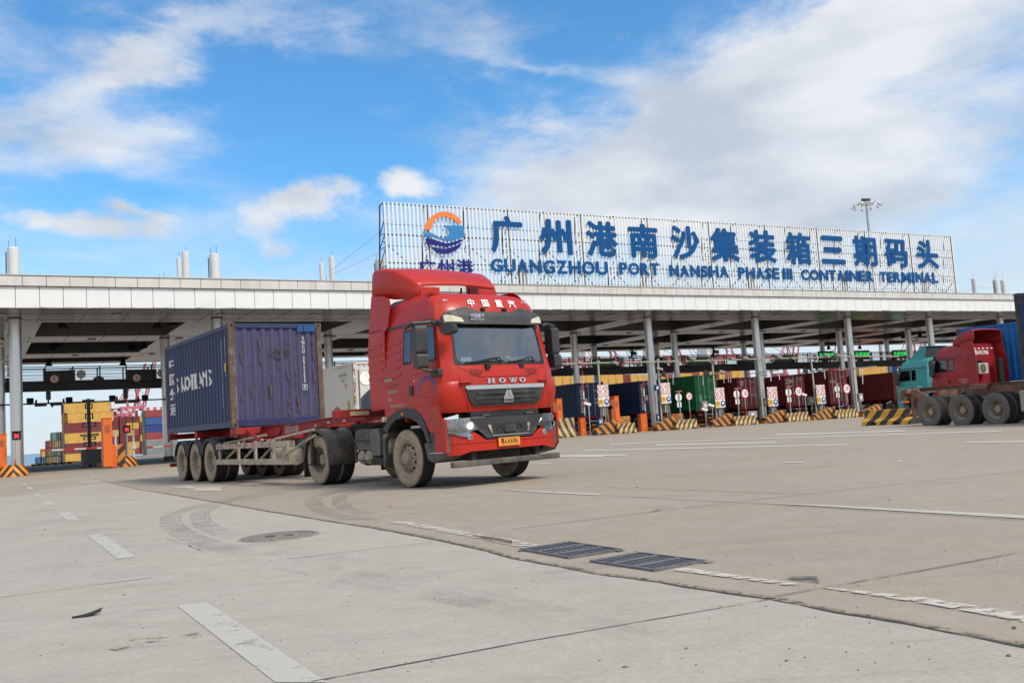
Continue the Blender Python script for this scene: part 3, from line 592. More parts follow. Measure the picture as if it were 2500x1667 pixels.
fr = MB(); rd = random.Random(2)
for dz, w in ((.08, .05), (1.35, .03), (2.0, .075), (2.7, .03), (3.75, .075), (4.05, .03), (4.95, .03)):
    fr.add([(su0, .06, zt(su0) - dz - w / 2), (su1, .06, zt(su1) - dz - w / 2), (su1, .06, zt(su1) - dz + w / 2), (su0, .06, zt(su0) - dz + w / 2), (su0, .12, zt(su0) - dz - w / 2), (su1, .12, zt(su1) - dz - w / 2), (su1, .12, zt(su1) - dz + w / 2), (su0, .12, zt(su0) - dz + w / 2)], [(0, 1, 2, 3), (7, 6, 5, 4), (0, 4, 5, 1), (3, 2, 6, 7)])
nb = 19
for k in range(nb + 1):
    u = su0 + (su1 - su0) * k / nb; Z0, Z1_ = zb(u) - .3, zt(u)
    fr.cyl((u, .12, Z0), (u, .12, Z1_), .05, n=6); fr.cyl((u, .75, Z1_ - .05), (u, 1.5, Z0), .045, n=6); fr.cyl((u, .12, Z1_), (u, .75, Z1_ - .05), .04, n=6)
    for a, b in ((.2, .36), (.36, .52), (.52, .74), (.74, .95)):
        za, zb_ = Z1_ - (Z1_ - Z0) * a, Z1_ - (Z1_ - Z0) * b; ya, yb = .75 + .75 * a, .75 + .75 * b
        fr.cyl((u, .12, za), (u, yb, zb_), .03, n=5); fr.cyl((u, .12, zb_), (u, yb, zb_), .03, n=5)
    if k < nb:
        u2 = su0 + (su1 - su0) * (k + 1) / nb; um = (u + u2) / 2
        fr.cyl((u, .3, Z0 + (1.2)), (um, .4, Z0), .035, n=5); fr.cyl((um, .4, Z0), (u2, .3, Z0 + 1.2), .035, n=5); fr.cyl((u, .6, Z0 + 3.0), (um, .5, Z0 + 1.8), .03, n=5)
    fr.box(u - .12, u + .12, .0, 1.7, 9.62, 9.7)
fr.build('lattice_frame', M_DARK, sg)
def sgt(name, s, x0, x1, ytop, ybot, m, bold, depth=.07, fit=True):
    """one raised character between photo columns x0..x1, top and bottom rows given at its middle"""
    ua, za = gq(x0, (ytop + ybot) / 2, SV - .15); ub, zb2 = gq(x1, (ytop + ybot) / 2, SV - .15); um, zt_ = gq((x0 + x1) / 2, ytop, SV - .15); _, zb_ = gq((x0 + x1) / 2, ybot, SV - .15)
    me = textmesh(s, 1.0, bold, .04, 'CENTER').copy(); xs = [v.co.x for v in me.vertices]; ys = [v.co.y for v in me.vertices]; w, h = max(xs) - min(xs), max(ys) - min(ys); cx_, cy_ = (max(xs) + min(xs)) / 2, (max(ys) + min(ys)) / 2
    kx, ky = (ub - ua) / w, (zt_ - zb_) / h
    for v in me.vertices: v.co = Vector(((ua + ub) / 2 + (v.co.x - cx_) * kx, -.12 - v.co.z * .7, (zt_ + zb_) / 2 + (v.co.y - cy_) * ky))
    me.materials.append(m); o = bpy.data.objects.new(name, me); COL.objects.link(o); o.parent = sg; return o
S5 = lambda x, y: (900 + x / 2.94, 470 + y / 2.94)
S6 = lambda x, y: (1600 + x / 2.94, 470 + y / 2.94)
for ch, S, x0, y0, x1, y1 in (('广', S5, 875, 168, 1108, 432), ('州', S5, 1228, 192, 1460, 448), ('港', S5, 1565, 206, 1785, 458), ('南', S5, 1870, 226, 2078, 470), ('沙', S6, 118, 240, 318, 480), ('集', S6, 400, 256, 600, 496),
                              ('装', S6, 676, 270, 865, 506), ('箱', S6, 940, 287, 1115, 518), ('三', S6, 1190, 312, 1360, 514), ('期', S6, 1422, 314, 1590, 530), ('码', S6, 1652, 336, 1812, 538), ('头', S6, 1878, 340, 2030, 548)):
    a, b = S(x0, y0), S(x1, y1); sgt('character', ch, a[0], b[0], a[1], b[1], M_SBLUE, .034)
def serif(parts_, x, w, h, sw):   # flared capitals drawn as strokes: list of polygons in a unit box
    return [[(x + px * w, py * h) for px, py in P] for P in parts_]
def word(s, S, xa, ya, xb, yb, hgt):
    """a word of raised capitals running from photo (xa, ya) to (xb, yb), both at mid height"""
    n = len(s); wd = {'I': .45, 'M': 1.25, 'N': 1.08, 'O': 1.12, 'G': 1.08, 'U': 1.05, 'W': 1.4, 'E': .82, 'S': .78, 'P': .86, 'T': .9, 'L': .85, 'R': .95, 'Ⅲ': 1.0, 'H': 1.08, 'C': 1.0}; ws = [wd.get(c, 1) for c in s]; T = sum(ws); x = 0
    for c, w_ in zip(s, ws):
        f0, f1 = x / T, (x + w_) / T; x += w_; g = .06 * (xb - xa) / T; a = xa + (xb - xa) * f0 + g; b = xa + (xb - xa) * f1 - g; ym = ya + (yb - ya) * (f0 + f1) / 2
        A, B = S(a, ym - hgt / 2), S(b, ym + hgt / 2); cs = 'III' if c == 'Ⅲ' else c
        o = sgt('letter', cs, A[0], B[0], A[1], B[1], M_SBLUE, .036)
        if c in 'HINTPRUAEMLDF' or c == 'Ⅲ':            # flared feet
            me = o.data; zs = [v.co.z for v in me.vertices]; z0, z1 = min(zs), max(zs); xs = [v.co.x for v in me.vertices]; xm = (min(xs) + max(xs)) / 2
word('GUANGZHOU', S5, 873, 521, 1723, 545, 96); word('PORT', S5, 1798, 545, 2090, 552, 88); word('NANSHA', S6, 98, 562, 532, 570, 84); word('PHASE', S6, 592, 577, 895, 583, 82); word('Ⅲ', S6, 915, 584, 990, 584, 80)
word('CONTAINER', S6, 1045, 590, 1572, 602, 78); word('TERMINAL', S6, 1612, 606, 2035, 612, 74)
for ch, x0, x1 in (('广', 360, 480), ('州', 495, 615), ('港', 632, 752)): a, b = S5(x0, 478), S5(x1, 604); sgt('character', ch, a[0], b[0], a[1], b[1], M_SNAVY, .012)
# logo: orange crescent, light blue wave, two navy waves
def spoly(name, pts, m, off=-.16):
    P = [(lambda q: (q[0], q[1]))(gq(*S5(*p), SV + off)) for p in pts]
    MB().prism(P, off - .06, off + .04, 'y').build(name, m, sg)
def circ(a0, a1, n, rx=143, ry=152, cx_=541, cy_=290): return [(cx_ + rx * cos(R(t)), cy_ - ry * sin(R(t))) for t in [a0 + (a1 - a0) * k / n for k in range(n + 1)]]
spoly('crescent', circ(172, 28, 24) + [(640, 225), (610, 198), (575, 180), (540, 172), (505, 178), (475, 198), (455, 228), (447, 268)], M_SOR)
spoly('wave', [(395, 292), (430, 284), (465, 300), (500, 322), (540, 330), (570, 315), (580, 285), (568, 258), (537, 238), (676, 240), (683, 290), (680, 325), (640, 335), (600, 348), (550, 348), (505, 335), (460, 318), (400, 315)], M_SLBLUE)
spoly('navy_wave', [(406, 333), (450, 332), (500, 352), (560, 368), (620, 352), (675, 335), (672, 350), (630, 372), (560, 392), (500, 382), (450, 375), (430, 380)], M_SNAVY)
spoly('navy_wave', [(450, 396), (500, 402), (560, 405), (620, 385), (668, 362), (650, 395), (620, 420), (580, 438), (530, 442), (485, 425)], M_SNAVY)
# ---- tall mast of floodlights behind
P = pdir(2112, 600); 
def mast(px, ytop, ybot, dist, lab):
    d = pdir(px, ytop); t = dist / d.y; T = CAM + d * t; m_ = thing('floodlight_mast', lab, 'light mast', (T.x, T.y, -3.5), .3)
    H = T.z + 3.5; MB().cyl((0, 0, 0), (0, 0, H - .5), .55, .28, 12).build('pole', pbr('mast_grey', (.42, .43, .44), .5, .4), m_, smooth=True)
    MB().lathe([(1.8, H - 1.2), (2.0, H - 1.0), (2.0, H - .8), (1.8, H - .7), (1.8, H - 1.2)], 20, ax='z').box(-2, 2, -.12, .12, H - 1.1, H - .9).box(-.12, .12, -2, 2, H - 1.1, H - .9).build('ring', M_STUB, m_)
    for k in range(10):
        a_ = 2 * pi * k / 10; ex = Vector((cos(a_), sin(a_), 0)); q = ex * 3.6 + Vector((0, 0, H - 1.6)); fl_ = MB(); fl_.tube([ex * 1.9 + Vector((0, 0, H - .9)), ex * 3.0 + Vector((0, 0, H - .8)), q], .08, 5)
        fl_.box(-.32, .32, -.22, .22, -.4, .1, M=Matrix.Translation(q) @ Matrix.Rotation(a_, 4, 'Z') @ Matrix.Rotation(R(40), 4, 'Y')); fl_.build('floodlight', M_STEEL, m_)
    MB().box(-1.2, -.15, -.3, .3, H - .3, H + .4).box(.15, 1.2, -.3, .3, H - .3, H + .4).box(-.2, .2, -.2, .2, H - .6, H + .2).build('horn', M_DARK, m_)
mast(2114, 489, 600, 235, 'tall slender mast crowned with a ring of floodlights behind the sign')

# thin wires strung between the stubs and the sign
wr = gthing('roof_wire', 'thin wires running from the white roof stubs to the sign frame', 'wire', 0, 0, 0)
for p, q, v in (((809, 660), (936, 560), 1), ((809, 672), (938, 610), 1), ((2330, 715), (2377, 705), .5), ((2377, 700), (2448, 705), 1)):
    a, b = gq(*p, v), gq(*q, v); MB().cyl((a[0], v, a[1]), (b[0], v, b[1]), .009, n=4).build('wire', M_DARK, wr)
# ================================================================== SHARED VEHICLE PIECES
def tyre_mat(name, side, tread):
    m = bpy.data.materials.new(name); m.use_nodes = True; t = m.node_tree; b = t.nodes['Principled BSDF']; b.inputs['Roughness'].default_value = .85
    tc = node(t, 'ShaderNodeTexCoord'); s = node(t, 'ShaderNodeSeparateXYZ'); t.links.new(tc.outputs['Object'], s.inputs[0])
    a = node(t, 'ShaderNodeMath', operation='ABSOLUTE'); t.links.new(s.outputs[1], a.inputs[0])
    v = node(t, 'ShaderNodeVectorMath', operation='LENGTH'); cx = node(t, 'ShaderNodeCombineXYZ'); t.links.new(s.outputs[0], cx.inputs[0]); t.links.new(s.outputs[2], cx.inputs[2]); t.links.new(cx.outputs[0], v.inputs[0])
    m1 = node(t, 'ShaderNodeMapRange'); t.links.new(v.outputs['Value'], m1.inputs[0]); m1.inputs[1].default_value = .515; m1.inputs[2].default_value = .495
    nz = node(t, 'ShaderNodeTexNoise'); nz.inputs['Scale'].default_value = 7; nz.inputs['Detail'].default_value = 8; nz.inputs['Roughness'].default_value = .7; t.links.new(tc.outputs['Object'], nz.inputs[0])
    m2 = node(t, 'ShaderNodeMapRange'); t.links.new(nz.outputs[0], m2.inputs[0]); m2.inputs[1].default_value = .3; m2.inputs[2].default_value = .75; m2.inputs[3].default_value = 1.0; m2.inputs[4].default_value = .45
    mu = node(t, 'ShaderNodeMath', operation='MULTIPLY'); t.links.new(m1.outputs[0], mu.inputs[0]); t.links.new(m2.outputs[0], mu.inputs[1])
    mx = node(t, 'ShaderNodeMixRGB'); t.links.new(mu.outputs[0], mx.inputs[0]); mx.inputs[1].default_value = (*tread, 1); mx.inputs[2].default_value = (*side, 1); t.links.new(mx.outputs[0], b.inputs['Base Color'])
    return m
M_TYRE = tyre_mat('tyre_dusty', (.44, .35, .25), (.028, .026, .024)); M_TYREG = tyre_mat('tyre_grey', (.17, .155, .135), (.025, .024, .023))
M_RIM = pbr('rim_dusty', (.38, .31, .24), .7, .2, var=.15, vs=8, dirt=(.10, .08, .06), da=.6, ds=9); M_RIMD = pbr('rim_dark', (.10, .085, .07), .75, .1, var=.2, vs=8)
M_HOLE2 = pbr('deep_shadow', (.012, .011, .01), 1)
TY = [(.29, -.115), (.31, -.132), (.345, -.142), (.35, -.139), (.41, -.15), (.47, -.145), (.475, -.141), (.505, -.132), (.52, -.118), (.525, -.10)]
for h in (-.075, -.025, .025, .075): TY += [(.525, h - .008), (.513, h - .006), (.513, h + .006), (.525, h + .008)]
TY += [(r, -h) for r, h in TY[:10][::-1]]
_wp = {}
def wheel(kind, parent, x, y, z=.525, flip=False, tm=None, rm=None, name='wheel'):
    """kind 'steer' or 'dual'; outer face towards -y unless flipped"""
    tm = tm or M_TYRE; rm = rm or M_RIM; key = (kind, tm.name, rm.name)
    if key not in _wp:
        rb = MB()
        if kind == 'steer': prof = [(.29, -.125), (.295, -.118), (.275, -.112), (.268, -.06), (.262, -.045), (.245, -.055), (.20, -.105), (.175, -.118), (.17, -.118), (.15, -.118), (.125, -.125), (.118, -.16), (.10, -.19), (.065, -.197), (.06, -.205), (.0005, -.21)]
        else: prof = [(.29, -.125), (.296, -.118), (.28, -.112), (.272, -.06), (.26, -.02), (.252, .06), (.235, .085), (.19, .07), (.16, .06), (.15, .055), (.12, .05), (.115, -.02), (.105, -.05), (.04, -.055), (.0005, -.055)]
        rb.lathe(prof, 40); yb = -.118 if kind == 'steer' else .058
        for k in range(10):
            t = 2 * pi * k / 10; p = Vector((.168 * cos(t), yb, .168 * sin(t))); rb.cyl(p, p + Vector((0, -.035, 0)), .017, n=6).cyl(p + Vector((0, -.035, 0)), p + Vector((0, -.055, 0)), .010, n=6)
        me_r = rb.build('wheel', rm, smooth=True, ang=30)
        tb = MB(); tb.lathe(TY, 56)
        if kind == 'dual':
            sh = MB().lathe([(r, h + .33) for r, h in TY], 56); tb.add(sh.v, sh.f)
        o_t = tb.build('tyre', tm, smooth=True, ang=30)
        hb = MB(); rr, yy, a_, b_ = (.222, -.082, .032, .018) if kind == 'steer' else (.215, .078, .026, .022)
        for k in range(10):
            t = 2 * pi * (k + .5) / 10; c = Vector((rr * cos(t), yy - .002, rr * sin(t))); er = Vector((cos(t), 0, sin(t))); et = Vector((-sin(t), 0, cos(t)))
            sl = Vector((0, -.6 if kind == 'steer' else -.2, 0)); P = [c + (er + (sl * -.9 if kind == 'steer' else sl * 0) * 0) * b_ * cos(q) + et * a_ * sin(q) + Vector((0, (1.15 if kind == 'steer' else 0.25) * b_ * cos(q) * (1 if kind == 'steer' else 1) - .004, 0)) for q in [2 * pi * j / 10 for j in range(10)]]
            hb.add(P, [tuple(range(10))])
        o_h = hb.build('hand_holes', M_HOLE2)
        _wp[key] = (me_r.data, o_t.data, o_h.data)
        for o in (me_r, o_t, o_h): bpy.data.objects.remove(o)
    r_, t_, h_ = _wp[key]
    w = bpy.data.objects.new(name, r_); COL.objects.link(w); w.parent = parent; w.location = (x, y, z); w.rotation_euler = (random.uniform(0, 6) * 0, 0, pi if flip else 0)
    for n, d in (('tyre', t_), ('hand_holes', h_)): c = bpy.data.objects.new(n, d); COL.objects.link(c); c.parent = w
    return w
def paint(name, col, rough=.34, coat=.45, dirt=(.12, .07, .05), da=.35, th=.52, var=.06): return pbr(name, col, rough, 0, var=var, vs=1.3, dirt=dirt, da=da, ds=2.2, dth=th, coat=coat, spec=.4)
M_RED = paint('red_cab_paint', (.47, .018, .006), .42, .12); M_REDS = paint('red_frame_paint', (.36, .02, .02), .55, 0, (.16, .06, .04), .7, .47)
M_PLAS = pbr('grey_plastic', (.035, .036, .038), .5, var=.15, vs=3, dirt=(.12, .10, .08), da=.4, ds=3, dth=.5); M_PLASD = pbr('dusty_plastic', (.085, .08, .072), .75, var=.2, vs=4, dirt=(.2, .17, .13), da=.6, ds=4, dth=.45)
M_CHROME = pbr('chrome', (.62, .63, .64), .25, .85, var=.05); M_WHITEP = pbr('white_letter', (.8, .8, .8), .5); M_SEAMR = pbr('door_seam', (.03, .004, .004), .7)
M_GLASS = glass('cab_glass', (.86, .95, .90), .19, .92); M_GLASSS = glass('side_glass', (.5, .55, .53), .05, .6)
M_INT = pbr('cab_lining', (.42, .43, .41), .8, var=.1); M_INTD = pbr('cab_dash', (.16, .165, .17), .6, var=.1)
M_CHAS = pbr('chassis_grime', (.035, .033, .03), .8, var=.3, vs=6, dirt=(.12, .1, .08), da=.6, ds=5)
M_GASK = pbr('rubber_gasket', (.012, .012, .012), .55)
def rrect(x0, x1, z0, z1, r, n=5):
    P = []
    for cx_, cz_, a0 in ((x1 - r, z1 - r, 0), (x0 + r, z1 - r, 90), (x0 + r, z0 + r, 180), (x1 - r, z0 + r, 270)): P += [(cx_ + r * cos(R(a0 + 90 * k / n)), cz_ + r * sin(R(a0 + 90 * k / n))) for k in range(n + 1)]
    return P
def rpoly(P, r, n=4):     # outline with rounded corners
    out = []; m = len(P)
    for i in range(m):
        a, b, c = Vector(P[i - 1]), Vector(P[i]), Vector(P[(i + 1) % m]); d1, d2 = (a - b), (c - b); q = min(r, d1.length * .45, d2.length * .45); p0, p2 = b + d1.normalized() * q, b + d2.normalized() * q
        for k in range(n + 1): t = k / n; out.append(tuple((1 - t) ** 2 * p0 + 2 * t * (1 - t) * b + t * t * p2))
    return out
# ================================================================== THE RED TRACTOR
TA = R(37.992 - 90); TO = Vector((-1.04838, 17.56097, 0))
tk = thing('tractor_truck', 'bright red tall cab tractor truck facing the camera with an orange number plate', 'truck', TO, TA)
ROWS = [(1.27, 1.225, 1.40, .10), (1.42, 1.25, 1.45, .10), (1.58, 1.25, 1.465, .10), (1.75, 1.25, 1.465, .10), (1.95, 1.245, 1.45, .10), (2.08, 1.235, 1.415, .10), (2.20, 1.225, 1.39, .10), (2.5, 1.20, 1.33, .095), (2.80, 1.175, 1.265, .09), (2.92, 1.17, 1.235, .09), (3.05, 1.14, 1.20, .09), (3.2, 1.10, 1.13, .09), (3.31, 1.07, 1.03, .09), (3.385, 1.01, .88, .08), (3.44, .93, .62, .05), (3.475, .80, .30, .03)]
def station(w, xf, bow):
    s = [(-.66, -w), (-.38, -w), (.05, -w), (.31, -w), (.40, -w), (.75, -w), (xf - .27, -w), (xf - .19, -.975 * w), (xf - .135, -.90 * w)]
    s.append((xf - bow * .66, -.80 * w))
    for q in (-.55, -.28, 0, .28, .55): s.append((xf - bow * q * q, q * w))
    return s + [(x, -y) for x, y in s[:10][::-1]]
RG = [[(x, y, z) for x, y in station(w, xf, bow)] for z, w, xf, bow in ROWS]
NS = len(RG[0])
def cell(i, j):
    return [RG[i][j], RG[i][j + 1], RG[i + 1][j + 1], RG[i + 1][j]]
shell = MB(); ws = MB(); sg1 = {-1: MB(), 1: MB()}; sg2 = {-1: MB(), 1: MB()}
for i in range(len(RG) - 1):
    for j in range(NS - 1):
        q = cell(i, j)
        if 5 <= i <= 7 and 9 <= j <= 14: ws.add(q, [(0, 1, 2, 3)]); continue
        if i in (6, 7) and j == 2: sg1[-1].add(q, [(0, 1, 2, 3)]); continue
        if i in (6, 7) and j in (4, 5): sg2[-1].add(q, [(0, 1, 2, 3)]); continue
        if i in (6, 7) and j == NS - 4: sg1[1].add(q, [(0, 1, 2, 3)]); continue
        if i in (6, 7) and j in (NS - 6, NS - 7): sg2[1].add(q, [(0, 1, 2, 3)]); continue
        if i == 0 and (j < 6 or j > NS - 8): continue
        shell.add(q, [(0, 1, 2, 3)])
shell.add(RG[-1], [tuple(range(NS))])
for i in range(1, len(RG) - 1): shell.add([RG[i][0], RG[i + 1][0], RG[i + 1][-1], RG[i][-1]], [(0, 1, 2, 3)])
cab = shell.build('cab', M_RED, tk, smooth=True, ang=32)
# lower side panels with the wheel arch cut out
LP = [(-.66, 1.42), (-.66, 1.13), (-.58, 1.13), (-.45, 1.27), (-.25, 1.37), (-.07, 1.395), (.30, 1.395), (.52, 1.32), (.68, 1.18), (.84, .955), (1.17, .95), (1.185, 1.20), (1.19, 1.42)]
for s in (-1, 1): MB().prism(LP, s * 1.249, s * 1.215, 'y').build('lower_side_panel', M_RED, tk, bevel=.006)
wsg = ws.build('windscreen', M_GLASS, tk, smooth=True)
for s in (-1, 1): sg1[s].build('rear_side_window', M_GLASSS, tk); sg2[s].build('door_window', M_GLASSS, tk)
# gaskets give the openings their rounded corners
def on_row(z):
    for a, b in zip(ROWS[:-1], ROWS[1:]):
        if a[0] <= z <= b[0]: t = (z - a[0]) / (b[0] - a[0]); return [a[k] + (b[k] - a[k]) * t for k in range(4)]
    return ROWS[-1]
def fx(y, z, off=0.0):                                  # x of the front surface
    _, w, xf, bow = on_row(z); q = y / w
    if abs(q) <= .80: return xf - bow * q * q * 1.03 + off
    if abs(q) <= .9: return xf - bow * .66 - (abs(q) - .8) / .1 * (.135 - .066) + off
    if abs(q) <= .975: return xf - .135 - (abs(q) - .9) / .075 * .055 + off
    return xf - .19 - (min(abs(q), 1) - .975) / .025 * .08 + off
def frontpatch(P, name, m, parent, off=.004, thick=.012, holes=(), sub=True, smooth=False):    # flat outline (y, z) wrapped onto the front surface
    loops = [list(P)] + [list(h) for h in holes]; L2 = []
    for l in loops:
        o = []
        for a, b in zip(l, l[1:] + l[:1]):
            n = max(1, int(math.hypot(b[0] - a[0], b[1] - a[1]) / .12)); o += [(a[0] + (b[0] - a[0]) * k / n, a[1] + (b[1] - a[1]) * k / n) for k in range(n)]
        L2.append(o)
    a = MB(); a.prism(L2[0], 0, 1, 'x', holes=L2[1:])
    bm = bmesh.new(); vs = [bm.verts.new(v) for v in a.v]
    for f in a.f:
        try: bm.faces.new([vs[i] for i in f])
        except ValueError: pass
    for q in [-.95 + .1 * k for k in range(20)]: bmesh.ops.bisect_plane(bm, geom=bm.verts[:] + bm.edges[:] + bm.faces[:], plane_co=(0, q, 0), plane_no=(0, 1, 0))
    for v in bm.verts: v.co.x = fx(v.co.y, v.co.z) + off + v.co.x * thick
    me = bpy.data.meshes.new(name); bmesh.ops.recalc_face_normals(bm, faces=bm.faces); bm.to_mesh(me); bm.free(); me.materials.append(m); o = bpy.data.objects.new(name, me); COL.objects.link(o); o.parent = parent
    return o
wsP = [(-.985, 2.085), (.985, 2.085), (.935, 2.795), (-.935, 2.795)]
frontpatch(rpoly([(-1.0, 2.075), (1.0, 2.075), (.945, 2.81), (-.945, 2.81)], .05), 'windscreen_gasket', M_GASK, tk, -.012, .02, holes=[rpoly([(-.95, 2.115), (.95, 2.115), (.90, 2.79), (-.90, 2.79)], .13)])
def sideplane(z): return on_row(z)[1]
def sideplate(P, name, m, s, holes=(), out=.004, th=.012, parent=None, bevel=0):
    a = MB(); a.prism(P, 0, 1, 'y', holes=holes); a.v = [(x, s * (sideplane(z) + out - th * (1 - y) + 0), z) for x, y, z in a.v]; return a.build(name, m, parent or tk, bevel=bevel)
for s in (-1, 1):
    sideplate(rpoly([(.035, 2.19), (.325, 2.19), (.325, 2.81), (.035, 2.81)], .04), 'window_gasket', M_GASK, s, holes=[rpoly([(.06, 2.25), (.30, 2.22), (.30, 2.785), (.06, 2.785)], .05)])
    sideplate(rpoly([(.385, 2.18), (1.13, 2.18), (1.06, 2.81), (.385, 2.81)], .04), 'window_gasket', M_GASK, s, holes=[rpoly([(.415, 2.235), (1.09, 2.215), (1.03, 2.785), (.415, 2.785)], .06)])
    sideplate([(-.66, 2.885), (1.0, 2.885), (1.0, 2.925), (-.66, 2.925)], 'rain_gutter', M_PLAS, s, out=.02, th=.03)
    for a_ in ([(.345, 1.40), (.353, 1.40), (.353, 2.88), (.345, 2.88)], [(.353, 1.995), (1.17, 1.99), (1.17, 1.998), (.353, 2.003)]): sideplate(a_, 'panel_seam', M_SEAMR, s, out=.0025, th=.004)
    o = sideplate(rpoly([(.26, 1.62), (.385, 1.62), (.385, 1.80), (.26, 1.80)], .025), 'door_handle', M_BLACK, s, out=.018, th=.03, bevel=.004)
    for k in range(5):                                   # pressed ribs of the sleeper side
        z = 2.02 + k * .15; x1 = -.02 - .0 * k; rb = MB(); P = [(-.655, z - .03), (x1 - .06, z - .03), (x1, z + .03), (x1 - .04, z + .045), (-.655, z + .03)]
        rb.prism(P, 0, 1, 'y'); rb.v = [(x, s * (sideplane(z_) - .02 + .032 * y), z_) for x, y, z_ in rb.v]; rb.build('pressed_rib', M_RED, tk, bevel=.022, seg=4)
    sideplate([(-.05, 1.66), (.26, 1.66), (.26, 1.664), (-.05, 1.664)], 'panel_seam', M_SEAMR, s, out=.002, th=.004); sideplate([(-.60, 1.83), (-.10, 1.87), (-.10, 1.876), (-.60, 1.836)], 'panel_seam', M_SEAMR, s, out=.002, th=.004)
# side extenders behind the cab
for s in (-1, 1):
    P = [(-.60, 1.44), (-1.18, 1.42), (-1.20, 1.8), (-1.20, 2.5), (-1.17, 2.9), (-1.05, 3.60), (-.60, 3.54), (-.40, 3.46), (-.38, 3.36), (-.46, 2.93), (-.56, 2.85)]
    a = MB(); a.prism(P, s * 1.238, s * 1.205, 'y'); a.v = [(x, y * (1 if z < 2.9 else .985 if z < 3.3 else .96), z) for x, y, z in a.v]; e = a.build('side_fairing', M_RED, tk, bevel=.012)
    for k in range(5): MB().prism(rpoly([(-1.195, -.03 + 2.02 + k * .15), (-.665, -.03 + 2.02 + k * .15), (-.665, 2.05 + k * .15), (-1.195, 2.05 + k * .15)], .01), s * 1.22, s * 1.249, 'y').build('pressed_rib', M_RED, e, bevel=.022, seg=4)
    MB().box(-1.18, -.66, s * 1.237, s * 1.24, 2.905, 2.915).build('panel_seam', M_SEAMR, e)
# roof air deflector
secs = [(-1.12, 1.10, 3.60, 4.08), (-1.04, 1.11, 3.59, 4.12), (-.75, 1.10, 3.54, 4.10), (-.42, 1.06, 3.46, 4.03), (-.12, .99, 3.42, 3.88), (.08, .92, 3.41, 3.74), (.20, .86, 3.42, 3.65)]
dm = MB(); G2 = []
for x, w, z0, z1 in secs:
    r = min(.075, (z1 - z0) * .5); P = [(x, -w - .03, z0), (x, -w - .015, z0 + (z1 - z0) * .5), (x, -w, z1 - r)] + [(x + .0, -w + r * (1 - cos(t)) * .9, z1 - r + r * sin(t)) for t in [pi / 2 * k / 4 for k in range(1, 5)]] + [(x, -w * .45, z1 + .03), (x, 0, z1 + .04)]
    G2.append(P + [(a, -b, c) for a, b, c in P[:-1][::-1]])
dm.grid(G2); dm.build('roof_deflector', M_RED, tk, smooth=True, ang=50, solid=.03)
for s in (-1, 1): MB().box(.12, .205, s * .44, s * .86, 3.42, 3.62).build('deflector_foot', M_RED, tk, bevel=.015)
MB().box(.0, .04, -.44, .44, 3.40, 3.50).build('deflector_sill', M_BLACK, tk)
for y in (.12, .30): MB().cyl((.02, y, 3.40), (.10, y, 3.64), .02, n=6).build('deflector_strut', M_BLACK, tk)
# sun visor over the windscreen
vis = frontpatch(rpoly([(-1.10, 2.83), (-1.10, 2.93), (-1.0, 3.02), (-.62, 3.115), (-.37, 3.02), (.37, 3.02), (.62, 3.115), (1.0, 3.02), (1.10, 2.93), (1.10, 2.83), (.75, 2.79), (-.75, 2.79)], .03), 'sun_visor', M_PLAS, tk, .07, .05)
for p in vis.data.vertices:
    if p.co.z > 2.95: p.co.x -= (p.co.z - 2.95) * .25
md = vis.modifiers.new('b', 'BEVEL'); md.width = .012; md.segments = 2
M_CREAM = pbr('cream_plate', (.62, .58, .45), .5)
for s in (-1, 1): frontpatch([(s * 1.075, 2.835), (s * 1.075, 2.95), (s * 1.03, 2.965), (s * .78, 2.90), (s * .74, 2.825)][::s], 'visor_plate', M_CREAM, vis, .122, .008)
for s in (-1, 1): MB().box(1.12, 1.28, s * .24 - .025, s * .24 + .025, 3.03, 3.10).build('visor_bracket', M_BLACK, vis, bevel=.008)
text('lettering', '中国重汽', M_CHROME, vis, (1.372, -.47, 2.93), (0, 1, 0), size=.075, bold=.002); text('lettering', 'SINOTRUK', M_CHROME, vis, (1.365, -.47, 2.87), (0, 1, 0), size=.06, bold=.001)
for k, ch in enumerate('中国重汽'): y = -.42 + k * .305; text('roof_character', ch, M_WHITEP, tk, (fx(y, 3.18) + .012, y, 3.185), (0, 1, 0), (-.45, 0, 1), size=.165, bold=.004)
for s in (-1, 1): MB().box(-.03, .03, -.06, .06, -.02, .02, M=Matrix.Translation((1.0, s * .88, 3.24))).build('marker_light', M_CHROME, tk, bevel=.01)
# front panel details
frontpatch(rpoly([(-.86, 1.715), (.86, 1.715), (.87, 1.68), (.84, 1.645), (-.84, 1.645), (-.87, 1.68)], .01), 'chrome_strip', M_CHROME, tk, .012, .03)
grl = frontpatch(rpoly([(-.85, 1.648), (.85, 1.648), (.79, 1.46), (.68, 1.355), (-.68, 1.355), (-.79, 1.46)], .03), 'grille', M_PLAS, tk, .004, .022)
for z0, z1, w in ((1.555, 1.60, .66), (1.47, 1.52, .70), (1.40, 1.43, .62)): frontpatch(rpoly([(-w, z0), (w, z0), (w - .02, z1), (-w + .02, z1)], .01), 'grille_slat', M_PLAS, grl, .03, .012)
frontpatch([(-.35, 1.395), (.35, 1.395), (.35, 1.60), (-.35, 1.60)], 'grille_mesh', pbr('grille_mesh', (.02, .02, .02), .8), grl, .027, .002)
em = frontpatch([(-.10, 1.40), (.10, 1.40), (.10, 1.47), (.115, 1.47), (.04, 1.625), (.0, 1.60), (-.04, 1.625), (-.115, 1.47), (-.10, 1.47)], 'emblem', M_CHROME, grl, .046, .012)
for P in ([(-.005, 1.53), (.005, 1.53), (.005, 1.62), (-.005, 1.62)], [(-.004, 1.525), (.004, 1.533), (-.072, 1.487), (-.08, 1.479)], [(.004, 1.525), (-.004, 1.533), (.072, 1.487), (.08, 1.479)]): frontpatch(P, 'emblem_groove', M_BLACK, em, .058, .002)
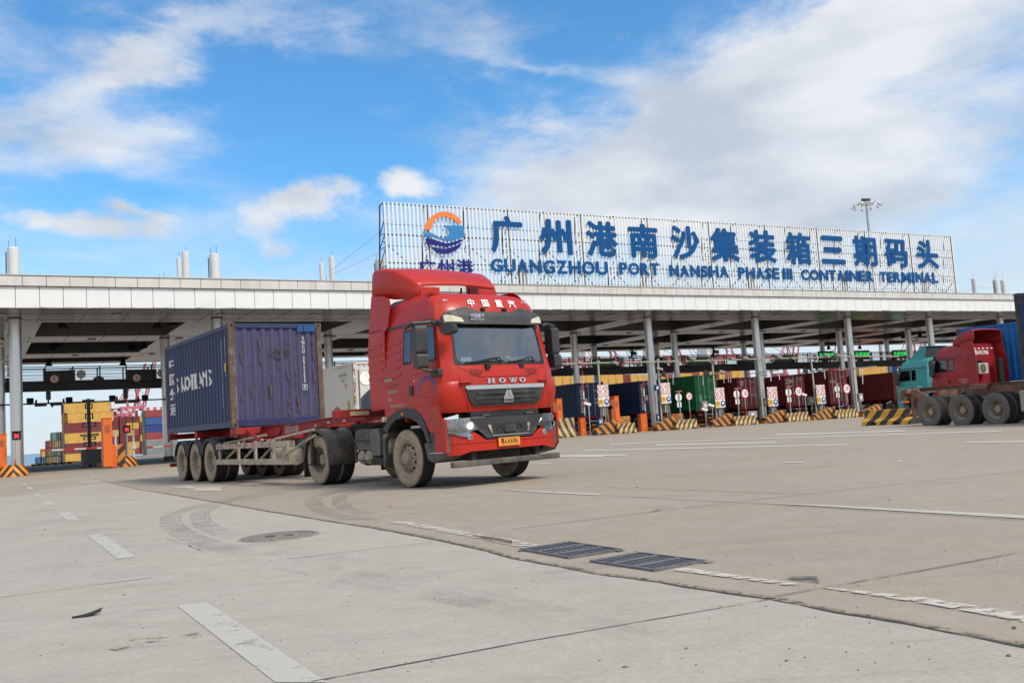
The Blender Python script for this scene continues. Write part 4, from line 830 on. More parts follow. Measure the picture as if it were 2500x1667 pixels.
text('emblem_lettering', 'HOWO', M_BLACK, em, (1.533, 0, 1.434), (0, 1, 0), size=.055, bold=.001)
def slab(strokes, w=1, h=1):
    return [[(x * w, y * h) for x, y in P] for P in strokes]
HH = [[(0, 0), (.42, 0), (.42, .16), (.33, .16), (.33, .42), (.67, .42), (.67, .16), (.58, .16), (.58, 0), (1, 0), (1, .16), (.9, .16), (.9, .84), (1, .84), (1, 1), (.58, 1), (.58, .84), (.67, .84), (.67, .58), (.33, .58), (.33, .84), (.42, .84), (.42, 1), (0, 1), (0, .84), (.1, .84), (.1, .16), (0, .16)]]
OO = [[(.5 + .5 * cos(t), .5 + .52 * sin(t)) for t in [2 * pi * k / 20 for k in range(20)]], [(.5 + .22 * cos(t), .5 + .36 * sin(t)) for t in [2 * pi * k / 20 for k in range(20)]]]
WW = [[(0, 1), (0, .86), (.07, .86), (.26, 0), (.40, 0), (.5, .42), (.60, 0), (.74, 0), (.93, .86), (1, .86), (1, 1), (.72, 1), (.72, .86), (.79, .86), (.68, .36), (.57, .86), (.63, .86), (.63, 1), (.37, 1), (.37, .86), (.43, .86), (.32, .36), (.21, .86), (.28, .86), (.28, 1)]]
for ch, y, w in ((HH, -.41, .16), (OO, -.17, .15), (WW, .05, .19), (OO, .29, .15)):
    L3 = slab(ch, w, .085); frontpatch([(y + a, 1.745 + b) for a, b in L3[0]], 'name_letter', M_CHROME, tk, .004, .014, holes=[[(y + a, 1.745 + b) for a, b in l] for l in L3[1:]])
for s in (-1, 1):
    for k in range(4): frontpatch([(s * (.46 + .02 * k), 1.985 - .032 * k), (s * (.74 - .0 * k), 1.99 - .032 * k), (s * (.74), 1.982 - .032 * k), (s * (.46 + .02 * k), 1.977 - .032 * k)][::s], 'vent_slot', M_SEAMR, tk, .002, .003)
    frontpatch([(s * .95, 2.02), (s * .957, 2.02), (s * .957, 1.80), (s * .92, 1.66), (s * .78, 1.29), (s * .772, 1.29), (s * .912, 1.66), (s * .95, 1.80)][::s], 'panel_seam', M_SEAMR, tk, .002, .003)
    a = MB()                                           # raised corner deflector
    pts = [(z, o) for z, o in ((1.28, .0), (1.34, .03), (1.55, .055), (1.70, .06), (1.78, .03), (1.80, .0))]; P = []
    for z, o in pts:
        _, w, xf, bow = on_row(z); P.append([(xf - .30, s * (w + .002)), (xf - .24, s * (w + o * .8)), (xf - .15, s * (w * .965 + o * .8)), (xf - .10, s * (w * .89 + o)), (fx(w * .84, z) + o * .8, s * w * .84), (fx(w * (.78 if z > 1.5 else .70), z) + .001, s * w * (.78 if z > 1.5 else .70))]); P[-1] = [(x, y, z) for x, y in P[-1]]
    a.grid(P); a.build('corner_deflector', M_RED, tk, smooth=True, ang=50)
    MB().box(fx(.8, 1.77), fx(.8, 1.77) + .05, s * .74, s * .98, 1.765, 1.785).build('corner_lip', M_RED, tk, bevel=.008)
frontpatch([(-.72, 2.0), (.72, 2.0), (.82, 2.03), (.95, 2.05), (.95, 2.043), (.82, 2.022), (.55, 1.855), (-.55, 1.855), (-.82, 2.022), (-.95, 2.043), (-.95, 2.05), (-.82, 2.03), (-.72, 2.012), (-.56, 1.862), (.56, 1.862), (.72, 2.012)][:0] or [(-.95, 2.05), (-.55, 1.862), (.55, 1.862), (.95, 2.05), (.95, 2.044), (.55, 1.855), (-.55, 1.855), (-.95, 2.044)], 'panel_seam', M_SEAMR, tk, .002, .003)
# wipers, papers and phone behind the glass
for y0, y1 in ((-.62, .02), (.28, .78)):
    w_ = MB(); p0 = Vector((fx(y1, 2.11) + .05, y1 - .08, 2.115)); p1 = Vector((fx(y0, 2.14) + .03, y0 - .05, 2.12)); pm = Vector((fx((y0 + y1) / 2, 2.2) + .04, y1 - .12, 2.20))
    w_.tube([p1, pm, p0], .012, 6).tube([p1 + Vector((0, -.14, 0)), Vector((fx(y1, 2.15) + .025, y1, 2.14))], .010, 5); w_.box(p0.x - .06, p0.x + .02, p0.y - .05 - .3, p0.y + .04 - .3, 2.0, 2.08); w_.build('wiper', M_GASK, wsg)
# bumper with headlights
def bx(y, z): return 1.45 - .12 * (abs(y) / 1.2) ** 2.6 - max(0, abs(y) - 1.05) * .6 + (.02 if z < .9 else 0)
def bumppatch(P, name, m, parent, off=0, thick=.05, holes=(), bevel=0.0, cut=True):
    a = MB(); a.prism(P, 0, 1, 'x', holes=holes); bm = bmesh.new(); vs = [bm.verts.new(v) for v in a.v]
    for f in a.f:
        try: bm.faces.new([vs[i] for i in f])
        except ValueError: pass
    for q in [-1.2 + .1 * k for k in range(25)]: bmesh.ops.bisect_plane(bm, geom=bm.verts[:] + bm.edges[:] + bm.faces[:], plane_co=(0, q, 0), plane_no=(0, 1, 0))
    for v in bm.verts: v.co.x = bx(v.co.y, v.co.z) + off + (v.co.x - 1) * thick
    me = bpy.data.meshes.new(name); bmesh.ops.recalc_face_normals(bm, faces=bm.faces); bm.to_mesh(me); bm.free(); me.materials.append(m); o = bpy.data.objects.new(name, me); COL.objects.link(o); o.parent = parent
    if bevel: md = o.modifiers.new('b', 'BEVEL'); md.width = bevel; md.segments = 2; md.limit_method = 'ANGLE'; md.angle_limit = R(40)
    return o
bp = bumppatch([(-1.245, .60), (-1.2, .545), (-1.0, .55), (-.80, .60), (.80, .60), (1.0, .55), (1.2, .545), (1.245, .60), (1.245, 1.16), (1.06, 1.16), (.86, .98), (.66, .88), (.52, .78), (-.52, .78), (-.66, .88), (-.86, .98), (-1.06, 1.16), (-1.245, 1.16)], 'bumper', M_RED, tk, 0, .06, bevel=.012)
for s in (-1, 1):
    MB().prism([(.98, .60), (1.32, .60), (1.32, 1.16), (1.22, 1.20), (1.20, .97), (1.19, .95), (1.0, .95), (.98, .8)], s * 1.25, s * 1.215, 'y').build('bumper_side', M_RED, tk, bevel=.008)
    frontpatch([(s * .70, 1.16), (s * 1.18, 1.17), (s * 1.2, 1.27), (s * .75, 1.28)][::s], 'bumper_top', M_RED, tk, -.07, .03)
for z in (.73,): bumppatch([(-1.24, z), (1.24, z), (1.24, z + .008), (-1.24, z + .008)], 'panel_seam', M_SEAMR, tk, .003, .006)
cen = bumppatch(rpoly([(-.80, 1.165), (.80, 1.165), (.66, .96), (.51, .80), (-.51, .80), (-.66, .96)], .02), 'bumper_grille', M_PLAS, tk, .022, .05, bevel=.01)
bumppatch(rpoly([(-.48, 1.04), (.48, 1.04), (.40, .845), (-.40, .845)], .01), 'air_intake', pbr('intake_black', (.02, .02, .02), .7), cen, .025, .004)
bumppatch(rpoly([(-.13, 1.02), (.13, 1.02), (.13, .89), (-.13, .89)], .015), 'tow_cover', M_PLAS, cen, .05, .03, bevel=.006)
bumppatch([(-.40, .835), (.40, .835), (.40, .848), (-.40, .848)], 'chrome_bar', M_CHROME, cen, .035, .015)
for s in (-1, 1): bumppatch([(s * .40, 1.03), (s * .47, 1.03), (s * .41, .88), (s * .38, .88)][::s], 'intake_trim', M_RIM, cen, .032, .008); MB().lathe([(.05, 0), (.06, .02), (.045, .02), (.04, .0)], 16, c=(1.475, s * .23, .95), ax='x').build('tow_eye', M_PLAS, cen)
MB().box(1.25, 1.38, -.75, .75, 1.17, 1.27).build('front_recess', M_BLACK, tk)
for y in (-.45, .52): MB().box(1.36, 1.42, y - .08, y + .08, 1.175, 1.215).build('step_bracket', M_PLASD, tk, bevel=.01)
M_HLG = glass('lamp_lens', (.92, .92, .92), .14, .9); M_REFL = pbr('lamp_reflector', (.42, .42, .40), .3, .7, var=.1, vs=20); M_AMB = pbr('amber_lens', (.8, .16, .02), .3); M_BULB = pbr('bulb_on', (1, 1, .95), .3, emit=(1, .98, .92), es=3)
for s in (-1, 1):
    HP = [(s * .655, .965), (s * .80, .94), (s * .90, .845), (s * 1.18, .925), (s * 1.235, 1.0), (s * 1.20, 1.165), (s * .84, 1.17)]
    h = bumppatch(HP[::s], 'headlight', M_REFL, tk, .006, .02)
    bumppatch([(s * (abs(y) * 1.0), z) for y, z in HP][::s], 'lens', M_HLG, h, .040, .004)
    for y, z, r, mm in ((1.13, 1.115, .032, M_AMB), (.99, 1.09, .068, M_CHROME), (.80, 1.03, .05, M_BULB), (1.10, .975, .05, M_CHROME), (.97, .95, .048, M_CHROME)):
        c = (bx(y, z) + .004, s * y, z); MB().lathe([(r * 1.15, 0), (r * 1.2, .022), (r, .024), (r * .8, .008), (r * .5, .002), (r * .38, .016), (.001, .02)], 20, c=c, ax='x').build('lamp', mm, h, smooth=True)
        if mm is not M_AMB: MB().lathe([(r * 1.02, .0245), (r * .92, .0246), (r * .9, .02)], 20, c=c, ax='x').build('lamp_ring', M_BLACK, h)
    c = (bx(.83, .84) + .002, s * .83, .842); f = MB().lathe([(.055, 0), (.052, .012), (.04, .014), (.036, .004), (.001, .006)], 20, c=c, ax='x').build('fog_light', M_CHROME, tk, smooth=True)
    for k in range(3): MB().box(c[0] + .006, c[0] + .012, c[1] - .034, c[1] + .034, c[2] - .022 + k * .018, c[2] - .016 + k * .018).build('fog_grille', M_BLACK, f)
npx = bx(.1, .7) + .03
PY = -.11; pl = MB().box(npx, npx + .006, -.17 + PY, .30 + PY, .645, .795).build('number_plate', pbr('plate_orange', (.85, .33, .03), .45, var=.04), tk, bevel=.002)
text('plate_text', '粤A·HX496', M_BLACK, pl, (npx + .0065, .065 + PY, .718), (0, 1, 0), size=.125, bold=.002, sx=.62, depth=.001)
MB().box(npx + .0065, npx + .008, -.165 + PY, .295 + PY, .65, .6525).box(npx + .0065, npx + .008, -.165 + PY, .295 + PY, .7875, .79).build('plate_border', M_BLACK, pl)
for y in (-.06, .19):
    for z in (.66, .78): MB().cyl((npx + .004, y + PY, z), (npx + .014, y + PY, z), .012, n=8).build('plate_bolt', M_CHROME, pl)
# under-run bar, axle and underside
ub = MB().box(1.33, 1.45, -1.2, 1.14, .345, .445).build('underrun_bar', M_PLASD, tk, bevel=.02)
for s in (-1, 1): MB().box(1.2, 1.34, s * .75, s * .65, .40, .62).build('bar_bracket', M_CHAS, tk)
MB().box(.55, 1.36, -.85, .85, .62, .80).box(.3, 1.0, -.45, .45, .42, .62).cyl((0, -1.0, .50), (0, 1.0, .50), .06, n=10).box(.7, 1.1, -.95, -.6, .5, .7).cyl((1.15, .55, .55), (1.15, .9, .55), .05).cyl((.25, 0, .55), (-1.0, 0, .75), .10, n=8).build('engine_underside', M_CHAS, tk, bevel=.01)
for s in (-1, 1): MB().box(-4.6, 1.25, s * .43 - .04, s * .43 + .04, .78, 1.05).build('chassis_rail', M_CHAS, tk); MB().box(-.7, .7, s * .43 - .04, s * .43 + .04, .62, .67).box(-4.3, -2.9, s * .43 - .04, s * .43 + .04, .70, .76).build('leaf_spring', M_CHAS, tk)
MB().box(-4.3, -1.2, -.35, .35, .7, .9).cyl((-3.6, -1, .52), (-3.6, 1, .52), .09).ball((-3.6, 0, .55), .24, 10).box(-3.2, -3.1, -.4, .4, .8, 1.0).build('drive_axle', M_CHAS, tk)
MB().lathe([(.001, 1.14), (.5, 1.14), (.5, 1.22), (.001, 1.22)], 20, ax='z', c=(-3.3, 0, 0)).box(-3.7, -2.9, -.5, .5, 1.04, 1.15).build('fifth_wheel', M_CHAS, tk)
for s in (-1, 1): wheel('steer', tk, 0, s * 1.08, flip=s > 0); wheel('dual', tk, -3.6, s * 1.07, flip=s > 0)
# front wings
for s in (-1, 1):
    P = [(-.74, 1.06), (-.64, 1.17), (-.46, 1.30), (-.22, 1.395), (.08, 1.425), (.36, 1.40), (.58, 1.29), (.74, 1.08), (.86, .80), (.76, .77), (.66, .98), (.48, 1.14), (.26, 1.23), (0, 1.26), (-.25, 1.235), (-.46, 1.13), (-.60, 1.0)]
    f = MB().prism(P, s * 1.265, s * 1.23, 'y').build('front_wing', M_PLAS, tk, bevel=.008)
    Q = P[9:]; a = MB(); a.grid([[(x, s * 1.24, z) for x, z in Q], [(x, s * .80, z) for x, z in Q]]); a.build('wheel_arch_liner', M_BLACK, f, solid=.01)
    MB().box(-.05, .03, s * 1.266, s * 1.272, 1.30, 1.345).build('side_marker', M_AMB, f, bevel=.004)
    MB().prism([(-.62, 1.06), (-.74, .96), (-.84, .86), (-.86, .36), (-.80, .36), (-.76, .84), (-.62, .98), (-.56, 1.02)], s * 1.22, s * .86, 'y').build('mudguard', M_PLASD, tk, bevel=.008)
    st = MB().prism([(.62, .78), (.80, .80), (1.22, .95), (1.30, .92), (1.30, .60), (1.22, .50), (.86, .44), (.70, .50), (.66, .62)], s * 1.24, s * .9, 'y').build('step_box', M_PLASD, tk, bevel=.015)
    MB().prism([(.76, .80), (1.2, .81), (1.2, .955), (.84, .955)], s * 1.242, s * 1.0, 'y').build('step_top', M_PLAS, tk, bevel=.008)
    MB().box(.78, 1.2, s * 1.245, s * 1.25, .60, .612).build('step_edge', M_CHROME, st)
# rear wing over the drive wheels
for s in (-1, 1):
    P = [(-4.20, .60), (-4.12, .88), (-3.95, 1.06), (-3.7, 1.17), (-3.45, 1.17), (-3.2, 1.08), (-3.04, .88), (-2.98, .42)]; a = MB(); a.grid([[(x, s * 1.26, z) for x, z in P], [(x, s * .62, z) for x, z in P]]); a.build('rear_wing', M_PLASD, tk, smooth=True, solid=.03)
    a = MB(); P2 = [(x + (.05 if x < -3.6 else -.05), z - .06) for x, z in P]; a.prism(P + P2[::-1], s * 1.262, s * 1.25, 'y'); a.build('wing_lip', M_PLASD, tk)
    MB().box(-4.24, -4.21, s * 1.24, s * .64, .16, .62).build('mud_flap', M_PLAS, tk)
    for k in (0, 1): MB().box(-3.55 + .4 * k - .35, -3.42 + .4 * k - .35, s * 1.0, s * .8, 1.165, 1.20).build('wing_catch', M_BLACK, tk)
# equipment along the right side of the frame
MB().prism(rpoly([(-1.98, .70), (-1.30, .70), (-1.30, 1.07), (-1.36, 1.10), (-1.90, 1.10), (-1.98, 1.03)], .04), -1.18, -.65, 'y').build('battery_box', M_PLASD, tk, bevel=.01)
MB().cyl((-2.0, -1.1, .88), (-1.28, -1.1, .88), .012).box(-2.0, -1.28, -1.2, -1.17, .86, .89).build('battery_strap', M_CHAS, tk)
for x0 in (-1.78, -1.50): MB().lathe([(.001, -.33), (.08, -.33), (.135, -.28), (.135, .28), (.08, .33), (.001, .33)], 16, ax='y', c=(x0, -.88, .56)).build('air_tank', M_RIM, tk, smooth=True)
MB().tube([(-1.95, -1.2, .78), (-1.95, -1.2, .5), (-1.35, -1.2, .5)], .018).build('tank_guard', M_PLASD, tk)
sh = MB().prism(rpoly([(-1.33, 1.02), (-1.26, 1.07), (-.98, 1.10), (-.95, 1.0), (-.96, .60), (-1.0, .585), (-1.30, .60)], .02), -1.22, -.9, 'y').build('exhaust_shield', pbr('shield_grey', (.16, .155, .15), .6, .4, var=.1, dirt=(.1, .08, .06), da=.4), tk, bevel=.006)
a = MB()
for i in range(6):
    for j in range(9): c = Vector((-1.27 + i * .052, -1.2225, .66 + j * .036)); a.lathe([(.007, 0), (.0001, 0)], 6, ax='y', c=c)
a.build('perforation', M_HOLE2, sh)
MB().lathe([(.001, -1.15), (.20, -1.15), (.21, -1.1), (.21, -.5), (.001, -.5)], 20, ax='y', c=(-.88, 0, .78)).build('silencer', M_RIM, tk, smooth=True)
MB().lathe([(.001, -.55), (.28, -.5), (.30, -.4), (.30, .4), (.001, .55)], 20, ax='x', c=(-1.45, .75, .72)).build('fuel_tank', M_RIM, tk, smooth=True)
MB().box(-1.5, -1.0, -1.15, -.6, .40, .55).box(-1.05, -.92, -.7, .7, .35, .8).box(-.72, -.68, -.9, -.4, .36, .52).build('frame_bracket', M_CHAS, tk, bevel=.01)
MB().tube([(-.75, -1.0, 1.05), (-.8, -1.05, 1.3), (-1.0, -1.05, 1.36), (-1.15, -1.0, 1.2), (-1.18, -1.0, 1.08)], .022).build('air_hose', M_GASK, tk)
MB().box(-.66, -.60, -1.26, -1.24, 1.20, 1.30).cyl((-.62, -1.25, 1.25), (-.62, -1.32, 1.25), .05).build('air_filler', M_CREAM, tk, bevel=.01)
# air intake and spare gear behind the cab
MB().box(-1.0, -.72, -.9, -.4, 1.1, 3.3).cyl((-.95, .7, .9), (-.95, .7, 2.6), .09).build('air_intake_stack', M_PLAS, tk, bevel=.02)
# mirrors
mr = MB().prism(rrect(-.09, .10, -.25, .25, .07), -.11, .10, 'y', M=Matrix.Translation((1.08, -1.50, 2.54)) @ Matrix.Rotation(R(-8), 4, 'Z')).build('mirror', M_PLAS, tk, bevel=.03, seg=3)
MB().prism(rrect(-.09, .10, -.13, .13, .06), -.11, .10, 'y', M=Matrix.Translation((1.09, -1.50, 2.175)) @ Matrix.Rotation(R(-8), 4, 'Z')).build('lower_mirror', M_PLAS, mr, bevel=.03, seg=3)
MB().tube([(1.15, -1.16, 2.80), (1.15, -1.30, 2.84), (1.05, -1.62, 2.82), (.95, -1.72, 2.74)], .032).tube([(1.15, -1.22, 1.96), (1.22, -1.38, 2.0), (1.15, -1.52, 2.03)], .028).build('mirror_arm', M_PLAS, mr)
MB().box(1.02, 1.30, -1.30, -1.20, 1.90, 2.03).build('mirror_mount', M_PLAS, mr, bevel=.025)
MB().prism(rrect(-.12, .12, -.085, .085, .06), -.12, .12, 'y', M=Matrix.Translation((1.48, -1.16, 2.68)) @ Matrix.Rotation(R(35), 4, 'Z') @ Matrix.Rotation(R(-12), 4, 'Y')).tube([(1.1, -1.16, 2.86), (1.35, -1.18, 2.80), (1.45, -1.16, 2.72)], .035).build('kerb_mirror', M_PLAS, tk, bevel=.035, seg=3)
ml = MB().prism(rrect(-.09, .10, -.26, .26, .07), -.10, .10, 'y', M=Matrix.Translation((1.08, 1.44, 2.52)) @ Matrix.Rotation(R(8), 4, 'Z')).build('mirror', M_PLAS, tk, bevel=.03, seg=3)
MB().prism(rrect(-.09, .10, -.13, .13, .06), -.10, .10, 'y', M=Matrix.Translation((1.09, 1.46, 2.14)) @ Matrix.Rotation(R(8), 4, 'Z')).build('lower_mirror', M_PLAS, ml, bevel=.03, seg=3)
MB().tube([(1.15, 1.16, 2.80), (1.12, 1.3, 2.84), (1.1, 1.5, 2.80)], .032).tube([(1.15, 1.22, 1.97), (1.12, 1.5, 2.01)], .028).build('mirror_arm', M_PLAS, ml)
# side writing
M_FADE = pbr('faded_white', (.42, .36, .36), .6)
for s_, y_, z_, sz in (('准牵总质量35300kg', -.32, 1.735, .062), ('限载2人', -.42, 1.60, .07)): text('side_text', s_, M_FADE, tk, (y_, -1.2525, z_), (1, 0, 0), size=sz, bold=.001, sx=.75, depth=.001)
text('side_text', '总质量18000kg准牵引总质量35300kg', M_FADE, tk, (-.18, -1.2525, 1.475), (1, 0, 0), size=.055, bold=.001, sx=.62, depth=.001)
MB().box(-.60, -.32, -1.2535, -1.2505, 1.93, 1.985).build('side_badge', M_RIM, tk)
M_BLUES = pbr('blue_decal', (.03, .12, .42), .5)
for k in range(13):
    t = R(185 - 15.8 * k); c = Vector((.83 + .27 * cos(t), -1.2515, 1.68 + .23 * sin(t))); tx = Vector((sin(t), 0, -cos(t)))
    text('blue_character', '广州市集装箱运输有限公司粤'[k], M_BLUES, tk, c, tx, (cos(t), 0, sin(t)), size=.062, bold=.003, depth=.001)
sideplate([(.47, 1.632), (1.18, 1.50), (1.18, 1.515), (.47, 1.642)], 'body_crease', M_RED, -1, out=.012, th=.02, bevel=.004)
MB().cyl((.43, -1.24, 1.88), (.43, -1.256, 1.88), .016).build('door_lock', M_CHROME, tk)
# interior
it = MB().box(-.60, -.55, -1.1, 1.1, 1.5, 3.2).build('cab_rear_wall', M_INT, tk); MB().box(-.6, 1.15, -1.15, 1.15, 1.42, 1.46).build('cab_floor', M_INTD, tk); MB().box(-.6, 1.0, -1.05, 1.05, 3.0, 3.04).build('headliner', M_INT, tk)
MB().prism(rpoly([(.78, 1.5), (1.28, 1.5), (1.27, 2.06), (1.0, 2.10), (.80, 1.95)], .05), -1.12, 1.12, 'y').build('dashboard', M_INTD, tk, bevel=.02)
MB().prism(rpoly([(.75, 1.9), (1.05, 1.98), (1.1, 2.18), (.95, 2.26), (.78, 2.2)], .06), .42, .95, 'y').build('instrument_binnacle', pbr('binnacle', (.20, .23, .25), .5), tk, bevel=.03)
def ringm(c, R0, r, tilt, n=28):
    a = MB(); M = Matrix.Translation(c) @ Matrix.Rotation(tilt, 4, 'Y'); P = []
    for k in range(n + 1): t = 2 * pi * k / n; P.append([M @ Vector(((R0 + r * cos(q)) * cos(t), (R0 + r * cos(q)) * sin(t), r * sin(q))) for q in [2 * pi * j / 8 for j in range(9)]])
    a.grid(P); a.cyl(M @ Vector((-R0, 0, 0)), M @ Vector((R0, 0, 0)), r).cyl(M @ Vector((0, 0, 0)), M @ Vector((0, 0, -.3)), .03); return a
ringm((.68, .5, 2.12), .23, .016, R(-32)).build('steering_wheel', M_BLACK, tk, smooth=True)
for y in (-.55, .5): MB().box(-.05, .48, y - .26, y + .26, 1.5, 1.78).box(-.14, .02, y - .26, y + .26, 1.75, 2.42).box(-.12, 0, y - .14, y + .14, 2.44, 2.64).build('seat', M_INTD, tk, bevel=.05, seg=3)
MB().box(1.21, 1.235, -.78, -.56, 2.14, 2.22).build('paper_slip', M_WHITEP, tk); MB().box(1.18, 1.20, .02, .10, 2.14, 2.32).cyl((1.19, .06, 2.05), (1.19, .06, 2.16), .015).build('phone_holder', M_BLACK, tk, bevel=.008)
MB().box(1.19, 1.2, .22, .32, 2.19, 2.24).build('pass_card', M_FADE, tk)
# ================================================================== THE DRIVER
dr = thing('person', 'driver in a dark jacket and red cap behind the windscreen, hands on the wheel', 'person', TO + Matrix.Rotation(TA, 3, 'Z') @ Vector((.15, .5, 1.78)), TA)
def skin(verts, edges, radii, m, name, parent, root=0, sub=2):
    me = bpy.data.meshes.new(name); me.from_pydata(verts, edges, []); o = bpy.data.objects.new(name, me); COL.objects.link(o); o.parent = parent; me.materials.append(m)
    md = o.modifiers.new('skin', 'SKIN'); md.use_smooth_shade = True
    for k, sv_ in enumerate(me.skin_vertices[0].data): sv_.radius = (radii[k], radii[k]) if not isinstance(radii[k], tuple) else radii[k]; sv_.use_root = (k == root)
    s2 = o.modifiers.new('sub', 'SUBSURF'); s2.levels = s2.render_levels = sub; return o
M_JACK = pbr('dark_jacket', (.035, .04, .05), .85); M_SKIN = pbr('skin', (.48, .28, .20), .5, var=.05); M_TROU = pbr('trousers', (.04, .045, .06), .85); M_HAIR = pbr('hair', (.01, .009, .008), .6)
V = [(0, 0, .10), (0, 0, .28), (.02, 0, .46), (.04, 0, .56), (.06, 0, .64), (.07, 0, .72), (.04, -.20, .54), (.22, -.27, .34), (.44, -.18, .38), (.04, .20, .54), (.22, .27, .34), (.44, .18, .38), (0, -.11, .08), (.42, -.16, .08), (.46, -.16, -.28), (0, .11, .08), (.42, .16, .08), (.46, .16, -.28), (.56, -.16, -.3), (.56, .16, -.3)]
Eg = [(0, 1), (1, 2), (2, 3), (3, 4), (4, 5), (3, 6), (6, 7), (7, 8), (3, 9), (9, 10), (10, 11), (0, 12), (12, 13), (13, 14), (0, 15), (15, 16), (16, 17), (14, 18), (17, 19)]
Rr = [.15, .15, .17, .12, .055, .05, .075, .055, .04, .075, .055, .04, .1, .085, .055, .1, .085, .055, .04, .04]
bd = skin(V, Eg, Rr, M_JACK, 'body', dr)
hd = MB(); Ph = []
for k in range(13):
    f = k / 12; z = .70 + .25 * f; 
    prof = [(.055, 0), (.06, 0), (.068, .005), (.078, .008), (.084, .006), (.088, .002), (.09, 0), (.09, -.003), (.088, -.006), (.082, -.01), (.07, -.012), (.045, -.014), (.004, -.014)][k]; r, ox = prof; row = []
    for j in range(20):
        t = 2 * pi * j / 20; x = r * 1.12 * cos(t); y = r * .9 * sin(t); x_ = x + .09 + ox
        if k in (4, 5, 6) and j in (0, 1, 19): x_ += (.022, .028, .012)[k - 4] * (1 if j == 0 else .25)     # nose
        if k in (6, 7) and j in (2, 18): x_ -= .008                                                       # eye sockets
        if k == 3 and j in (0, 1, 19): x_ += .006
        row.append((x_, y, z))
    row.append(row[0]); Ph.append(row)
hd.grid(Ph); h_ = hd.build('head', M_SKIN, dr, smooth=True, ang=80)
for s in (-1, 1): MB().ball((.175, s * .032, .832), .009).build('eye', M_HAIR, h_, smooth=True); MB().ball((.085, s * .082, .82), .024, sc=(.7, .4, 1.2)).build('ear', M_SKIN, h_, smooth=True); MB().box(.172, .182, s * .02, s * .048, .848, .853).build('eyebrow', M_HAIR, h_)
MB().box(.17, .178, -.022, .022, .768, .773).build('mouth', pbr('lips', (.3, .1, .08), .5), h_, bevel=.002)
cp_ = MB(); cp_.lathe([(.099, .875), (.101, .90), (.095, .94), (.07, .975), (.03, .99), (.001, .993)], 24, ax='z', c=(.082, 0, 0)); cp_.prism([(.15, -.07), (.22, -.045), (.235, 0), (.22, .045), (.15, .07)], .872, .882, 'z'); cp_.build('cap', pbr('red_cap', (.55, .03, .03), .7), dr, smooth=True)
MB().lathe([(.094, .80), (.096, .84), (.096, .875)], 20, ax='z', c=(.074, 0, 0)).build('hair', M_HAIR, dr, smooth=True)
for s in (-1, 1):
    hm = thing_ = MB(); c = Vector((.49, s * .17, .40)); hm.ball(c, .042, sc=(1.1, .6, 1)); o = hm.build('palm', M_SKIN, dr, smooth=True)
    fv = []; fe = []; fr_ = []
    for k in range(4):
        y = s * .17; z = .43 - k * .022; b = len(fv); L_f = (.03, .034, .032, .026)[k]
        fv += [(.50, y + s * .0, z), (.50 + L_f, y - s * .01, z), (.515 + L_f, y - s * .032, z - .004), (.505 + L_f * .6, y - s * .045, z - .006)]; fe += [(b, b + 1), (b + 1, b + 2), (b + 2, b + 3)]; fr_ += [.0095, .0088, .0082, .0075]
        skin([Vector(q) for q in fv[b:]], [(0, 1), (1, 2), (2, 3)], fr_[b:], M_SKIN, 'finger', o, sub=1)
    skin([(.49, s * .15, .43), (.50, s * .135, .455), (.515, s * .13, .475)], [(0, 1), (1, 2)], [.011, .0095, .008], M_SKIN, 'thumb', o, sub=1)
